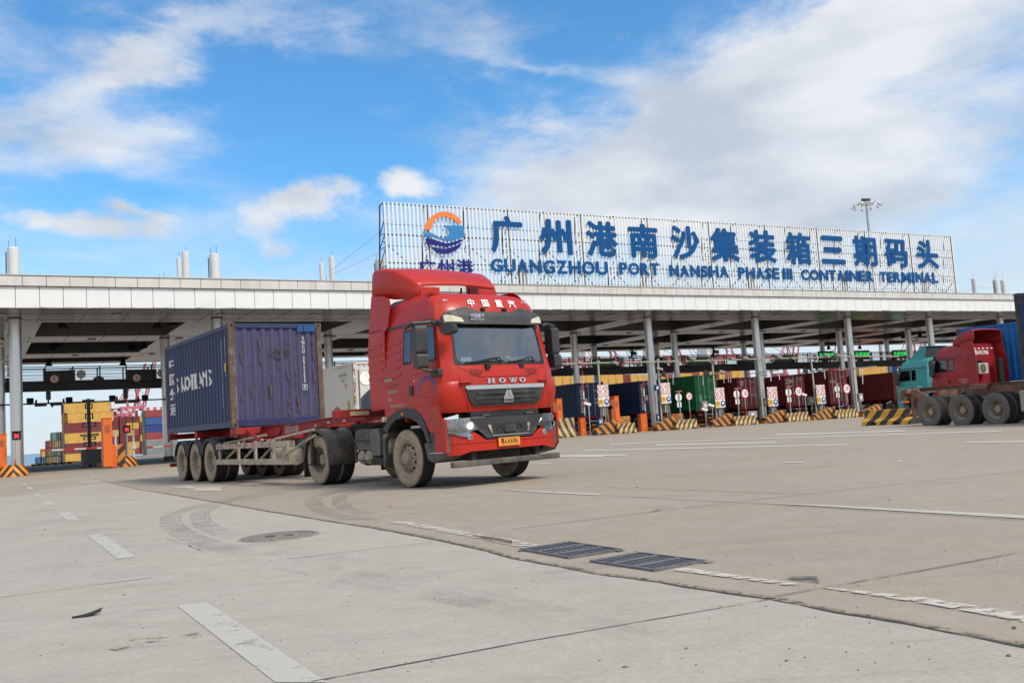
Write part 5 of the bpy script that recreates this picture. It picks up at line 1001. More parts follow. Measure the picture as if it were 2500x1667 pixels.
# ================================================================== CONTAINERS
def corrug(n, L, d, x0=0.0, flat=.28):    # trapezoid profile along a wall: list of (pos, depth)
    p = L / n; P = []
    for k in range(n): a = x0 + k * p; P += [(a, 0), (a + p * flat, 0), (a + p * .5, d), (a + p * (.5 + flat), d)]
    return P + [(x0 + L, 0)]
def container(name, label, L, H, m, mfr, loc, rz, group=None, doors=False, nl=34, ne=9, parent_child=True, Wd=2.438, front_x=0.0, mdoor=None):
    """front end wall at x = 0, body towards -x, centred on y"""
    c = thing(name, label, 'container', loc, rz, group); w = Wd / 2; t = .06
    a = MB()
    for s in (-1, 1):
        P = corrug(nl, L - .24, -.045, -L + .12); a.grid([[(x, s * (w - .018 + d), .16) for x, d in P], [(x, s * (w - .018 + d), H - .12) for x, d in P]])
    a.build('side_wall', m, c)
    a = MB(); P = corrug(ne, Wd - .3, -.045, -w + .15, .22); a.grid([[(-.03 + d, y, .2) for y, d in P], [(-.03 + d, y, H - .14) for y, d in P]]); a.build('front_wall', m, c)
    MB().box(-L + .1, -.1, -w + .06, w - .06, H - .035, H - .025).build('roof', m, c)
    fr = MB()
    for x in (0, -L):
        for s in (-1, 1): x0, x1 = (x - .14, x - .003) if x == 0 else (x + .003, x + .14); MB().box(x0, x1, s * (w - .14), s * (w - .003), .12, H - .12).build('corner_post', mfr, c, bevel=.006)
    rl = MB()
    for s in (-1, 1): rl.box(-L + .16, -.16, s * (w - .06), s * (w - .005), H - .13, H - .02).box(-L + .16, -.16, s * (w - .10), s * (w - .002), .0 + .02, .17)
    for x in (0, -L):
        x0, x1 = (x - .09, x - .012) if x == 0 else (x + .012, x + .09); rl.box(x0, x1, -w + .14, w - .14, H - .13, H - .02).box(x0, x1, -w + .14, w - .14, .02, .20)
    rl.build('rail', m, c, bevel=.005)
    cc = MB()
    for x in (0, -L):
        for s in (-1, 1):
            for z in (0, H - .118): x0, x1 = (x - .178, x) if x == 0 else (x, x + .178); MB().box(x0, x1, s * (w - .162), s * w, z, z + .118).build('corner_casting', mfr, c, bevel=.008)
    hl = MB()
    for s in (-1, 1):
        for z in (.06, H - .06): hl.lathe([(.035, .0012), (.0001, .0012)], 10, ax='x', c=(0, s * (w - .08), z)); hl.lathe([(.035, .0012 * s), (.0001, .0012 * s)], 10, ax='y', c=(-.09, s * w, z))
    hl.build('casting_hole', M_HOLE2, c)
    if doors:
        dm_ = mdoor or m
        for s in (-1, 1):
            d = MB().box(-L + .012, -L + .05, s * .008, s * (w - .15), .2, H - .15).build('door', dm_, c)
            for k, z in enumerate((.62, 1.15, 1.72)): MB().box(-L + .004, -L + .012, s * .05, s * (w - .19), z, z + .34).build('door_panel', dm_, d, bevel=.02)
            for y in (.26, .78): MB().cyl((-L - .03, s * y, .12), (-L - .03, s * y, H - .1), .02, n=7).build('lock_rod', M_STEEL, d); MB().box(-L - .05, -L, s * y - .05, s * y + .05, .95 + .1 * (y < .5), 1.0 + .1 * (y < .5)).box(-L - .055, -L - .04, s * y - .2, s * y, 1.0, 1.03).build('lock_handle', M_STEEL, d)
    return c
M_CBLUE = paint('container_blue', (.024, .036, .105), .5, .05, (.10, .07, .055), .45, .53, .12); M_CEND = paint('container_end_blue', (.072, .07, .145), .6, 0, (.12, .08, .08), .35, .54, .12)  # end wall gets a paler, more purple blue than the sides
M_RUST = pbr('rusty_post', (.13, .085, .06), .8, var=.3, vs=5, dirt=(.24, .20, .18), da=.8, ds=2.5, dth=.5)
SA = 0.609138532 - pi / 2; SO = Vector((-6.95297688, 22.8211177, 0)) + 1.219 * Vector((cos(.609138532), sin(.609138532), 0))
SM = Matrix.Translation(SO) @ Matrix.Rotation(SA, 4, 'Z')
c1 = container('shipping_container', 'weathered blue twenty foot container with white lettering on the trailer behind the red cab', 6.058, 2.591, M_CBLUE, M_RUST, (SO.x, SO.y, 1.345), SA, nl=21, ne=9)
for o in list(c1.children):
    if o.name.startswith('front_wall'): o.data.materials.clear(); o.data.materials.append(M_CEND)
    if o.name.startswith('rail'): pass
M_LET = worn('stencil_white', (.72, .72, .70), .30, 9, .6, .06); YS = -1.2215
def press(o, L=6.058, n=21, d=-.045):            # lay painted lettering into the corrugations of the side wall
    pr = corrug(n, L - .24, d, -L + .12); bm = bmesh.new(); bm.from_mesh(o.data)
    for x, _ in pr: bmesh.ops.bisect_plane(bm, geom=bm.verts[:] + bm.edges[:] + bm.faces[:], plane_co=(x, 0, 0), plane_no=(1, 0, 0))
    for v in bm.verts:
        dd = 0
        for (a, da), (b, db) in zip(pr[:-1], pr[1:]):
            if a - 1e-6 <= v.co.x <= b + 1e-6: dd = da + (db - da) * (v.co.x - a) / max(1e-6, b - a); break
        v.co.y = -(1.219 - .018 + dd) - .003 - .5 * (YS - v.co.y)
    bm.to_mesh(o.data); bm.free()
for k, ch in enumerate('中国外运'): press(text('side_character', ch, M_LET, c1, (-5.40, YS, 2.0 - k * .44), (1, 0, 0), size=.36, bold=.007, depth=.001, sx=1.35))
press(text('side_lettering', 'SINOTRANS', M_LET, c1, (-3.3, YS, 1.34), (1, 0, 0), size=.60, bold=.010, depth=.001, sx=.90, spacing=1.18))
for k, ch in enumerate('SNCU2953220'): text('end_character', ch, M_LET, c1, (.002, .70, 2.2 - k * .115 - (.06 if k > 3 else 0) - (.05 if k > 9 else 0)), (0, 1, 0), size=.13, bold=.0015, depth=.001, sx=.8)
for p in ((.635, .645), (.755, .765)): MB().box(.001, .003, p[0], p[1], .87, 1.01).build('number_frame', M_LET, c1)
MB().box(.001, .003, .645, .755, .87, .88).box(.001, .003, .645, .755, 1.0, 1.01).build('number_frame', M_LET, c1)
for x_, n_, z0_ in ((-.33, 14, 2.25), (-.62, 24, 2.2)):
    for k in range(n_): text('side_code', 'SNCU2953220USG1CNGWTKGSLBMAXNET'[k % 30], M_LET, c1, (x_, YS, z0_ - k * .072), (1, 0, 0), size=.07, bold=.001, depth=.001)
MB().box(-.42, -.30, YS - .001, YS + .002, 1.42, 1.62).build('warning_sticker', pbr('sticker_orange', (.75, .38, .05), .5), c1)
M_PATCH = worn('grey_patch', (.075, .075, .075), .46, 5, .8, .1, alpha=.8); M_BPATCH = pbr('blue_patch', (.01, .075, .24), .5)
for s_, (y, z, w_, h_) in enumerate(((-.05, 1.86, .30, .26), (.25, 1.84, .16, .25))): MB().prism(rpoly([(y - w_ / 2, z - h_ / 2), (y + w_ / 2, z - h_ / 2 - .04), (y + w_ / 2 + .03, z + h_ / 2), (y - w_ / 2 + .05, z + h_ / 2)], .08), .0015, .003, 'x').build('paint_patch', M_PATCH, c1)
MB().box(.001, .004, .56, .72, 2.36, 2.54).box(.001, .004, .74, 1.05, 2.37, 2.56).build('blue_patch', M_BPATCH, c1)
M_RS = worn('rust_streak', (.15, .10, .10), .52, 4.5, .9, .06, stretch=(1, 1.5, .5), alpha=.8)
for k in range(9): y = -.90 + k * .237; MB().box(-.0285, -.0275, y - .03, y + .03, .25, 2.35).build('rust_streak', M_RS, c1)
# ================================================================== THE SKELETAL TRAILER
M_GUARD = pbr('cream_guard', (.42, .37, .29), .7, var=.15, vs=4, dirt=(.16, .12, .09), da=.7, ds=5, dth=.46)
def mudarc(parent, x, s, r=.63, m=None, y0=1.26, y1=.62, a0=15, a1=165, drop=True):
    P = [(x + r * cos(R(t)), .53 + r * sin(R(t))) for t in [a0 + (a1 - a0) * k / 12 for k in range(13)]]
    if drop: P = [(P[0][0], .52)] + P + [(P[-1][0], .55)]
    a = MB(); a.grid([[(q[0], s * y0, q[1]) for q in P], [(q[0], s * y1, q[1]) for q in P]]); o = a.build('mudguard', m or M_PLAS, parent, smooth=True, solid=.02)
    P2 = [(x + (q[0] - x) * .92, .53 + (q[1] - .53) * .93) for q in P]; MB().prism(P + P2[::-1], s * (y0 + .003), s * (y0 - .012), 'y').build('mudguard_lip', m or M_PLAS, o)
def skeletal(name, label, loc, rz, m_frame, axles, xr=-6.1, xf=6.1, guard=True, group=None, detail=True, tm=None, rm=None, wings=True, mid=True):
    t = thing(name, label, 'trailer', loc, rz, group)
    for s in (-1, 1):
        P = [(xr, 1.22), (xr, 1.33), (xf - 3.6, 1.33), (xf - 1.2, 1.40), (xf, 1.42), (xf, 1.30), (xf - 2.2, 1.26), (xf - 3.7, 1.14), (xf - 4.4, 1.0), (-1, .97), (xr + 2.4, .97), (xr + 1.7, 1.22)]
        a = MB(); a.prism(P, s * .50 - .01, s * .50 + .01, 'y'); a.prism([(x, z) for x, z in ((xr, 1.325), (xf - 3.6, 1.325), (xf - 1.2, 1.395), (xf, 1.415), (xf, 1.43), (xf - 1.2, 1.41), (xf - 3.6, 1.34), (xr, 1.34))], s * .50 - .08, s * .50 + .08, 'y')
        a.prism([(xr + 2.4, .97), (-1, .96), (xf - 4.4, .99), (xf - 3.7, 1.13), (xf - 2.2, 1.25), (xf, 1.29), (xf, 1.275), (xf - 2.2, 1.235), (xf - 3.7, 1.115), (xf - 4.4, .975), (-1, .945), (xr + 2.4, .955)], s * .5 - .08, s * .5 + .08, 'y'); a.build('main_beam', m_frame, t)
    for x in [xr + .1, xr / 2 - .1] + ([-.15, .12] if mid else []) + [xf - .1]:
        a = MB(); z1 = 1.335 if x < 2 else 1.49; z0 = z1 - .16; a.box(x - .09, x + .09, -1.2, 1.2, z0, z1); o = a.build('bolster', m_frame, t, bevel=.01)
        for s in (-1, 1): MB().box(x - .07, x + .07, s * 1.10 - .06, s * 1.10 + .06, z1 - .02, z1 + .004).lathe([(.05, z1), (.05, z1 + .03), (.02, z1 + .07), (.001, z1 + .09)] if x > 2 else [(.03, z1), (.001, z1 + .005)], 10, ax='z', c=(x, s * 1.12, 0)).box(x - .05, x + .05, s * 1.205, s * 1.16, z0 - .06, z0).build('twist_lock', M_RUST, o)
    for k in range(7): x = xr + .9 + k * (xf - xr - 2) / 7; MB().box(x - .03, x + .03, -.5, .5, 1.0 if x < 2 else 1.2, 1.3).build('cross_member', m_frame, t)
    if mid:
        for s in (-1, 1): MB().prism([(.2, 1.18), (.2, 1.06), (1.3, 1.08), (1.5, 1.26), (1.3, 1.30)], s * .55, s * .50, 'y').prism([(.25, 1.30), (.25, 1.16), (.95, .98), (1.1, 1.04)], s * .95, s * .92, 'y').box(.2, .9, s * .95, s * .5, 1.0, 1.04).build('gusset', m_frame, t)
    for ax in axles:
        MB().cyl((ax, -1, .525), (ax, 1, .525), .07, n=10).box(ax - .5, ax + .5, -.56, -.46, .62, .68).box(ax - .5, ax + .5, .46, .56, .62, .68).box(ax - .06, ax + .06, -.56, -.46, .5, .95).box(ax - .06, ax + .06, .46, .56, .5, .95).build('axle', M_CHAS, t)
        for s in (-1, 1):
            wheel('dual', t, ax, s * 1.08, flip=s > 0, tm=tm, rm=rm)
            if wings: mudarc(t, ax, s, r=.60, drop=False)
    MB().box(xr - .05, xr + .05, -1.15, 1.15, .38, .48).box(xr - .02, xr + .25, -.8, -.7, .42, 1.0).box(xr - .02, xr + .25, .7, .8, .42, 1.0).build('rear_bumper', m_frame, t, bevel=.01)
    for s in (-1, 1): MB().box(xf - 2.2, xf - 2.08, s * .85, s * .75, .45, 1.2).box(xf - 2.25, xf - 2.03, s * .9, s * .7, .42, .45).build('landing_leg', M_CHAS, t, bevel=.01)
    if guard:
        for s in (-1, 1):
            g_ = MB().box(-1.22, 2.85, s * 1.26, s * 1.225, .84, .965).build('side_guard', M_GUARD, t, bevel=.008)
            for z0 in (.84, .46): MB().prism([(2.85, 1.26), (3.1, 1.22), (3.28, 1.1), (3.32, .95), (3.29, .95), (3.25, 1.09), (3.08, 1.195), (2.85, 1.228)] if s > 0 else [(2.85, -1.26), (3.1, -1.22), (3.28, -1.1), (3.32, -.95), (3.29, -.95), (3.25, -1.09), (3.08, -1.195), (2.85, -1.228)], z0, z0 + .13, 'z').build('guard_end', M_GUARD, g_)
            MB().box(-1.25, 2.85, s * 1.26, s * 1.225, .46, .59).build('guard_rail', M_GUARD, g_, bevel=.008)
            MB().prism([(3.0, .59), (3.3, .60), (3.3, .84), (3.0, .84)], s * 1.12, s * 1.08, 'y').build('guard_plate', M_GUARD, g_)
            for x in (-1.1, .35, 1.55, 2.7): MB().box(x - .05, x + .05, s * 1.225, s * 1.18, .5, 1.0).build('guard_post', M_GUARD, g_)
            for x0, x1 in ((-.9, .25), (.45, 1.45), (1.65, 2.6)): MB().cyl((x0, s * 1.1, .60), (x1, s * 1.0, 1.02), .03, n=6).build('guard_brace', M_GUARD, g_)
            for x0, x1, za, zb in ((-.9, 1.3, .98, 1.12), (2.2, 4.2, .98, 1.16), (3.2, 4.25, .66, 1.05)): MB().cyl((x0, s * 1.15, za), (x1, s * .85, zb), .028, n=6).build('guard_stay', M_GUARD, g_)
            if detail:
                for k in range(8): MB().box(-.95 + k * .5, -.83 + k * .5, s * 1.2605, s * 1.264, .885, .94).build('reflector', pbr('reflector_red', (.45, .02, .03), .3), g_)
    return t
tr1 = skeletal('semi_trailer', 'red skeletal semi-trailer with cream side guard carrying the blue container', (SO.x, SO.y, 0), SA, M_REDS, (-1.9, -3.24, -4.58))
text('beam_lettering', '深圳中集', M_FADE, tr1, (2.05, -.512, 1.19), (1, 0, 0), size=.22, bold=.004, depth=.001)
for x in (.8, 3.4, 4.1, 4.9): MB().box(x, x + .12, -.5145, -.511, 1.19 + .03 * (x > 2) + .05 * (x > 4), 1.24 + .03 * (x > 2) + .05 * (x > 4)).build('beam_reflector', M_CREAM, tr1)
MB().box(6.205, 6.21, -.95, -.55, 1.37, 1.45).box(6.091, 6.095, -.9, -.5, 1.37, 1.45).build('bolster_sticker', pbr('sticker_cream', (.55, .42, .28), .6), tr1)
MB().cyl((1.9, -.8, .62), (3.0, -.8, .62), .2, n=16).build('air_tank', M_GUARD, tr1)
# ================================================================== LANES: WALKWAY, SIGNS, ISLANDS
A4 = lambda x, y: (x / 3.92, 780 + y / 3.92)
B8 = lambda x, y: (60 + x / 5.6, 880 + y / 5.6)
D1 = lambda x, y: (1320 + x / 5.88, 820 + y / 5.88)
E2 = lambda x, y: (1700 + x / 5.345, 820 + y / 5.345)
F3 = lambda x, y: (2080 + x / 4.9, 740 + y / 4.9)
M_BEAMD = pbr('walkway_beam', (.035, .036, .038), .5, .3, var=.15); M_RAIL = pbr('railing', (.05, .052, .055), .5, .4); M_LIME = pbr('pale_pole', (.50, .50, .42), .5, .2, var=.08, dirt=(.3, .25, .18), da=.4, ds=3)
M_WHITE = pbr('sign_white', (.88, .87, .85), .5, var=.04, dirt=(.5, .45, .38), da=.3, ds=3); M_RSIGN = pbr('sign_red', (.55, .03, .03), .5); M_YSIGN = pbr('sign_yellow', (.72, .44, .04), .5); M_BSIGN = pbr('sign_blue_round', (.02, .12, .42), .5); M_INK = pbr('ink', (.02, .02, .02), .6)
M_ORG = pbr('orange_cabinet', (.78, .15, .02), .45, var=.05, dirt=(.3, .1, .04), da=.3, ds=2); M_ORGD = pbr('dull_orange', (.42, .10, .03), .6, dirt=(.1, .05, .03), da=.5, ds=3)
M_GREY = pbr('grey_cabinet', (.38, .37, .34), .5, .2, var=.08, dirt=(.2, .17, .13), da=.4, ds=4); M_LED = pbr('led_panel', (.008, .009, .009), .4); M_GREEN = pbr('led_green', (.0, .3, .05), .5, emit=(.04, 1, .16), es=.9); M_GREEND = pbr('led_green_dim', (.0, .1, .03), .5, emit=(.02, .5, .12), es=.10); M_REDL = pbr('led_red', (.3, .0, .0), .5, emit=(1, .04, .05), es=2.0)
ST_YB = stripes('hazard_orange_black', (.62, .22, .03), (.035, .032, .028), .62, .9, dirt=.55); ST_YB2 = stripes('hazard_yellow_black', (.60, .38, .12), (.05, .045, .035), .42, -.9, dirt=.8); ST_K = stripes('kerb_stripes', (.42, .24, .08), (.04, .035, .03), .44, 0, axis='Y', dirt=.7)
ST_CH = stripes('chevron_orange', (.80, .26, .025), (.025, .022, .02), .30, .8, chev=True, dirt=.25); ST_RW = stripes('boom_red_white', (.55, .03, .03), (.74, .73, .70), 1.1, 0, dirt=.1, duty=.5); ST_YC = stripes('hazard_yellow', (.68, .34, .03), (.03, .028, .025), .55, .9, dirt=.45)
VW = 12.0
wk = gthing('overhead_walkway', 'dark steel walkway with railings crossing above all the truck lanes', 'walkway', 0, VW, 0)
def zc(u, z0): return z0 - .0075 * (u + 40)
def along(mb, u0, u1, y0, y1, z0, z1, step=200):    # a bar along the lane frame that follows the slight fall of the gate
    a, b = zc(u0, z0), zc(u1, z0); h = z1 - z0
    mb.add([(u0, y0, a), (u1, y0, b), (u1, y1, b), (u0, y1, a), (u0, y0, a + h), (u1, y0, b + h), (u1, y1, b + h), (u0, y1, a + h)], [(3, 2, 1, 0), (4, 5, 6, 7), (0, 1, 5, 4), (1, 2, 6, 5), (2, 3, 7, 6), (3, 0, 4, 7)])
m_ = MB(); along(m_, -60, 90, -.05, .0, 4.98, 5.53); along(m_, -60, 90, 1.4, 1.45, 4.98, 5.53); along(m_, -60, 90, -.12, .12, 5.53, 5.57); along(m_, -60, 90, -.12, .12, 4.94, 4.98); m_.build('beam', M_BEAMD, wk)
m_ = MB(); along(m_, -60, 90, .0, 1.4, 5.42, 5.46); m_.build('deck', M_RAIL, wk)
m_ = MB()
for y in (-.02, 1.42):
    for dz, w in ((.97, .055), (.78, .045), (.55, .03), (.40, .03), (.22, .03)): along(m_, -60, 90, y - w / 2, y + w / 2, 5.53 + dz - w, 5.53 + dz)
    u = -60
    while u < 90: z = zc(u, 5.53); m_.box(u - .04, u + .04, y - .04, y + .04, z, z + .97); u += 1.6
m_.build('railing', M_RAIL, wk)
m_ = MB()
for u in (-37.3, -36.7): pass
for u in [-46.6 + 5.3 * k for k in range(20)]: m_.lathe([(.36, 5.56 - .0075 * (u + 40)), (.30, 5.75 - .0075 * (u + 40)), (.12, 5.84 - .0075 * (u + 40)), (.001, 5.86 - .0075 * (u + 40))], 14, ax='z', c=(u, .7, 0))
m_.build('dome', M_GREY, wk)
def gbox(mb, p0, p1, v, y0=-.1, y1=.1):
    a, b = gq(*p0, v), gq(*p1, v); return mb.box(min(a[0], b[0]), max(a[0], b[0]), y0, y1, min(a[1], b[1]), max(a[1], b[1]))
LEDS = [(A4(415, 495), A4(720, 588), '', 'blank display screen left of the first four metre sign'), (A4(1215, 485), A4(1500, 580), '', 'blank display screen beside the round sign two'), (D1(740, 345), D1(1060, 450), '外贸进闸', 'dim green display just left of the white dish lamp'), (D1(1455, 330), D1(1760, 440), '外贸进闸', 'dim green display crossed by the first tall steel column'),
        (D1(2105, 320), D1(2380, 430), '外贸进闸', 'dim green display above the green container'), (E2(560, 280), E2(775, 350), '外贸进闸', 'dim green display left of the second steel column'), (E2(1020, 260), E2(1275, 340), '外贸进闸', 'dim green display above the container with three white letters'), (E2(1590, 205), E2(1795, 312), '外贸进闸', 'bright green lettered display left of the last leaning column'),
        (E2(2060, 195), E2(2262, 302), '外贸进闸', 'bright green lettered display right of the last leaning column'), (F3(485, 565), F3(650, 655), '外贸进闸', 'bright green lettered display above the teal cab')]
for k, (p0, p1, s, lab) in enumerate(LEDS):
    a, b = gq(*p0, VW - .25), gq(*p1, VW - .25); u = (a[0] + b[0]) / 2; z = (a[1] + b[1]) / 2; w, h = abs(b[0] - a[0]), abs(a[1] - b[1]); d = gthing('display_screen', lab, 'display', u, VW - .25, z, 'display screens on the overhead walkway')
    MB().box(-w / 2, w / 2, -.08, .08, -h / 2, h / 2).build('panel', M_LED, d, bevel=.01); MB().box(-w / 2 - .03, w / 2 + .03, -.06, .1, h / 2, h / 2 + .03).box(-w / 2 - .03, w / 2 + .03, -.06, .1, -h / 2 - .03, -h / 2).build('panel_frame', M_RAIL, d)
    if s: text('display_text', s, M_GREEN if k > 6 else M_GREEND, d, (0, -.085, 0), (1, 0, 0), size=min(w / 4.1, h * .75), bold=.006, depth=.002, sx=1.0 if k > 6 else 1.05)
def disc(par, c, r, m, y=0, name='disc', n=28): return MB().lathe([(.001, y), (r, y), (r, y + .02), (.001, y + .02)], n, c=c).build(name, m, par)
def roundsign(par, c, r, s, kind='limit', size=1.0):
    b = disc(par, c, r, M_RSIGN, 0, 'rim'); w = disc(b, c, r * .80, M_WHITE, -.003, 'face')
    if s: text('sign_text', s, M_INK, b, (c[0], c[1] - .005, c[2]), (1, 0, 0), size=r * 1.25 * size, bold=r * .02, depth=.001, sx=.8)
    if kind == 'ban': MB().box(-r * .75, r * .75, -.006, -.004, -r * .07, r * .07, M=Matrix.Translation(c) @ Matrix.Rotation(R(45), 4, 'Y')).build('slash', M_RSIGN, b); MB().prism([(-.10 * r, -.5 * r), (.1 * r, -.5 * r), (.14 * r, .15 * r), (.3 * r, .4 * r), (.1 * r, .5 * r), (-.12 * r, .25 * r)], c[1] - .0035, c[1] - .003, 'y', M=Matrix.Translation((c[0], 0, c[2]))).build('pictogram', M_INK, b)
    if kind == 'height':
        for s_ in (-1, 1): MB().prism([(-.28 * r, s_ * .74 * r), (.28 * r, s_ * .74 * r), (0, s_ * .50 * r)][::s_], c[1] - .005, c[1] - .0035, 'y', M=Matrix.Translation((c[0], 0, c[2]))).build('arrow', M_INK, b)
    return b
for k, (p, r, s, kd, lab) in enumerate(((A4(520, 568), 48, '1', '', 'round red rimmed lane sign numbered 1'), (A4(1308, 558), 43, '2', '', 'round red rimmed lane sign numbered 2'), (A4(776, 522), 45, '4.5m', 'height', 'height limit sign 4.5m between lane signs 1 and 2'), (A4(1550, 510), 45, '4.5m', 'height', 'height limit sign 4.5m partly behind the blue container'),
    (D1(700, 415), 40, '5', '', 'round sign 5 on the walkway right of the red cab mirror'), (D1(340, 405), 38, '4', '', 'small round sign on the walkway nearest the red cab mirror'), (D1(1100, 400), 36, '4.5m', 'height', 'height limit sign left of the walkway dish fan'), (D1(1405, 400), 40, '6', '', 'round sign 6 on the walkway left of the first tall column'), (D1(1797, 365), 38, '4.5m', 'height', 'height limit sign right of the first tall column'),
    (D1(2050, 372), 36, '7', '', 'round lane sign left of the display above the green container'), (E2(155, 315), 32, '4.5m', 'height', 'height limit sign above the green container doors'), (E2(1000, 300), 36, '9', '', 'round lane sign right of the second tall column'), (E2(1300, 300), 30, '4.5m', 'height', 'height limit sign near the walkway stairs'),
    (E2(1550, 285), 30, '10', '', 'round lane sign above the walkway stairs'), (E2(2278, 290), 26, '4.5m', 'height', 'height limit sign right of the last leaning column'), (F3(440, 628), 24, '', '', 'brown round sign above the teal cab mirror'))):
    sc_ = 3.92 if k < 4 else 5.88 if k < 10 else 5.345 if k < 15 else 4.9; a = gq(*p, VW - .5); b = gq(p[0] + r / sc_, p[1], VW - .5); rr = abs(b[0] - a[0]) * (1.0 if k < 4 else .95)
    d = gthing('round_sign', lab, 'sign', a[0], VW - .5, a[1], 'round signs on the overhead walkway'); roundsign(d, (0, 0, 0), rr, s, kd, .6 if len(s) > 2 else 1.0); MB().cyl((0, .03, -rr), (0, .4, -rr - .1), .025, n=6).cyl((0, .03, 0), (0, .4, -.1), .025, n=6).build('bracket', M_RAIL, d)
# big fans on the walkway
for p, r, lab in ((D1(1320, 245), 42, 'dark wall fan on the walkway left of the first tall column'), (E2(235, 205), 50, 'large caged fan on the walkway above the green container')):
    a = gq(*p, VW - .2); rr = .62; f = gthing('cage_fan', lab, 'fan', a[0], VW - .2, a[1], rz=.3 * (r < 45)); cg = MB()
    for q in (1, .75, .5, .25): cg.lathe([(rr * q - .012, -.1), (rr * q + .012, -.1), (rr * q, -.09)], 24)
    for k in range(16): t = 2 * pi * k / 16; cg.cyl((0, -.12, 0), (rr * cos(t), -.1, rr * sin(t)), .008, n=4)
    cg.build('cage', M_RAIL, f); bl_ = MB()
    for k in range(3): t = 2 * pi * k / 3; bl_.prism([(.08, -.1), (rr * .85, -.22), (rr * .9, .12), (.08, .1)], -.03, -.02, 'y', M=Matrix.Rotation(t, 4, 'Y'))
    bl_.lathe([(.001, -.1), (.14, -.08), (.14, .15), (.001, .2)], 14); bl_.build('blades', M_LAMP, f); MB().cyl((0, .1, 0), (0, .1, -1.0), .04, n=8).build('stand', M_RAIL, f)
# stairs down from the walkway
s0 = gq(*E2(1380, 340), VW - .6); s1 = gq(*E2(2250, 900), VW - .6)
st = gthing('steel_stairs', 'dark steel stairs descending from the walkway behind the last maroon container', 'stairs', 0, VW - 1.2, 0); m_ = MB(); n = 20; u1 = s0[0] + 7.2; zt0 = zc(s0[0], 5.45); zb0 = gh(u1, 10)
for k in range(n): u = s0[0] + (u1 - s0[0]) * k / n; z = zt0 + (zb0 - zt0) * (k + 1) / n; m_.box(u, u + .3, -.4, .4, z, z + .03)
m_.build('tread', M_RAIL, st); m_ = MB()
for y in (-.42, .42): m_.add([(s0[0], y - .02, zt0 - .2), (u1, y - .02, zb0 - .1), (u1, y - .02, zb0 + .12), (s0[0], y - .02, zt0 + .05), (s0[0], y + .02, zt0 - .2), (u1, y + .02, zb0 - .1), (u1, y + .02, zb0 + .12), (s0[0], y + .02, zt0 + .05)], [(0, 1, 2, 3), (7, 6, 5, 4), (0, 4, 5, 1), (3, 2, 6, 7), (1, 5, 6, 2), (0, 3, 7, 4)])
m_.build('stringer', M_BEAMD, st); m_ = MB()
for y in (-.42, .42):
    m_.cyl((s0[0], y, zt0 + 1.0), (u1, y, zb0 + 1.0), .025, n=6)
    for k in range(12): u = s0[0] + (u1 - s0[0]) * k / 11; z = zt0 + (zb0 - zt0) * k / 11; m_.cyl((u, y, z), (u, y, z + 1.0), .015, n=5)
m_.build('handrail', M_RAIL, st)
# ---- overhead sensor bar of lanes one and two, with floodlights and boxes
VL = 9.0
a, b = gq(*A4(205, 803), VL), gq(*A4(1575, 763), VL)
sb = gthing('sensor_bar', 'thin dark sensor bar with floodlights hanging over lanes one and two', 'sensor bar', 0, VL, 0)
MB().cyl((a[0] - 6, 0, a[1]), (b[0] + 1, 0, b[1]), .045, n=8).build('bar', M_RAIL, sb)
for p, q in ((A4(462, 680), A4(462, 795)), (A4(1200, 672), A4(1200, 770))): x, y = gq(*p, VL), gq(*q, VL); MB().cyl((x[0], 0, x[1]), (y[0], 0, y[1]), .05, n=8).box(x[0] - .13, x[0] + .13, -.1, .1, x[1] - .55, x[1] + .1).build('hanger', M_RAIL, sb)
for p in (A4(288, 775), A4(662, 765), A4(1075, 748), A4(1387, 743)): x = gq(*p, VL); MB().box(-.19, .19, -.08, .08, -.14, .14, M=Matrix.Translation((x[0], 0, x[1])) @ Matrix.Rotation(R(-30), 4, 'X')).box(x[0] - .1, x[0] + .1, -.03, .03, x[1] - .26, x[1] - .1).build('floodlight', M_LAMP, sb, bevel=.01)
for p in (A4(390, 815), A4(538, 806), A4(1152, 788), A4(1280, 780)): x = gq(*p, VL); MB().box(x[0] - .33, x[0] + .33, -.1, .1, x[1] - .1, x[1] + .1).build('sensor', M_LAMP, sb, bevel=.01)
for p in (A4(345, 790), A4(500, 820), A4(608, 778), A4(1118, 758), A4(1322, 758)): x = gq(*p, VL); MB().cyl((x[0], 0, x[1] - .1), (x[0], -.1, x[1] + .12), .06, n=8).build('camera', M_LAMP, sb)
x, y = gq(*A4(845, 765), VL), gq(*A4(845, 1220), VL); m_ = gthing('camera_mast', 'dark mast carrying cameras and readers between lanes one and two', 'mast', x[0], VL, 0)
MB().box(-.1, .1, -.1, .1, gh(x[0], VL), x[1] + .05).box(-.35, .35, -.08, .08, x[1] - .12, x[1]).build('post', M_DARK, m_)
M_NAVYB = pbr('navy_box', (.02, .05, .13), .5)
for yy, w, h, mm in ((830, .22, .32, M_DARK), (925, .24, .34, M_DARK), (1005, .40, .32, M_NAVYB), (1105, .52, .13, M_NAVYB), (1135, .36, .2, M_DARK), (1190, .35, .26, M_NAVYB)): z = gq(*A4(845, yy), VL)[1]; MB().box(-w, w, -.22, -.11, z - h / 2, z - h / 2 + .05).box(-w, -w + .07, -.22, -.11, z - h / 2, z + h / 2).box(w - .07, w, -.22, -.11, z - h / 2, z + h / 2).box(-w * .9, w * .9, -.2, -.1, z + h / 2 - .06, z + h / 2).build('reader', mm, m_)
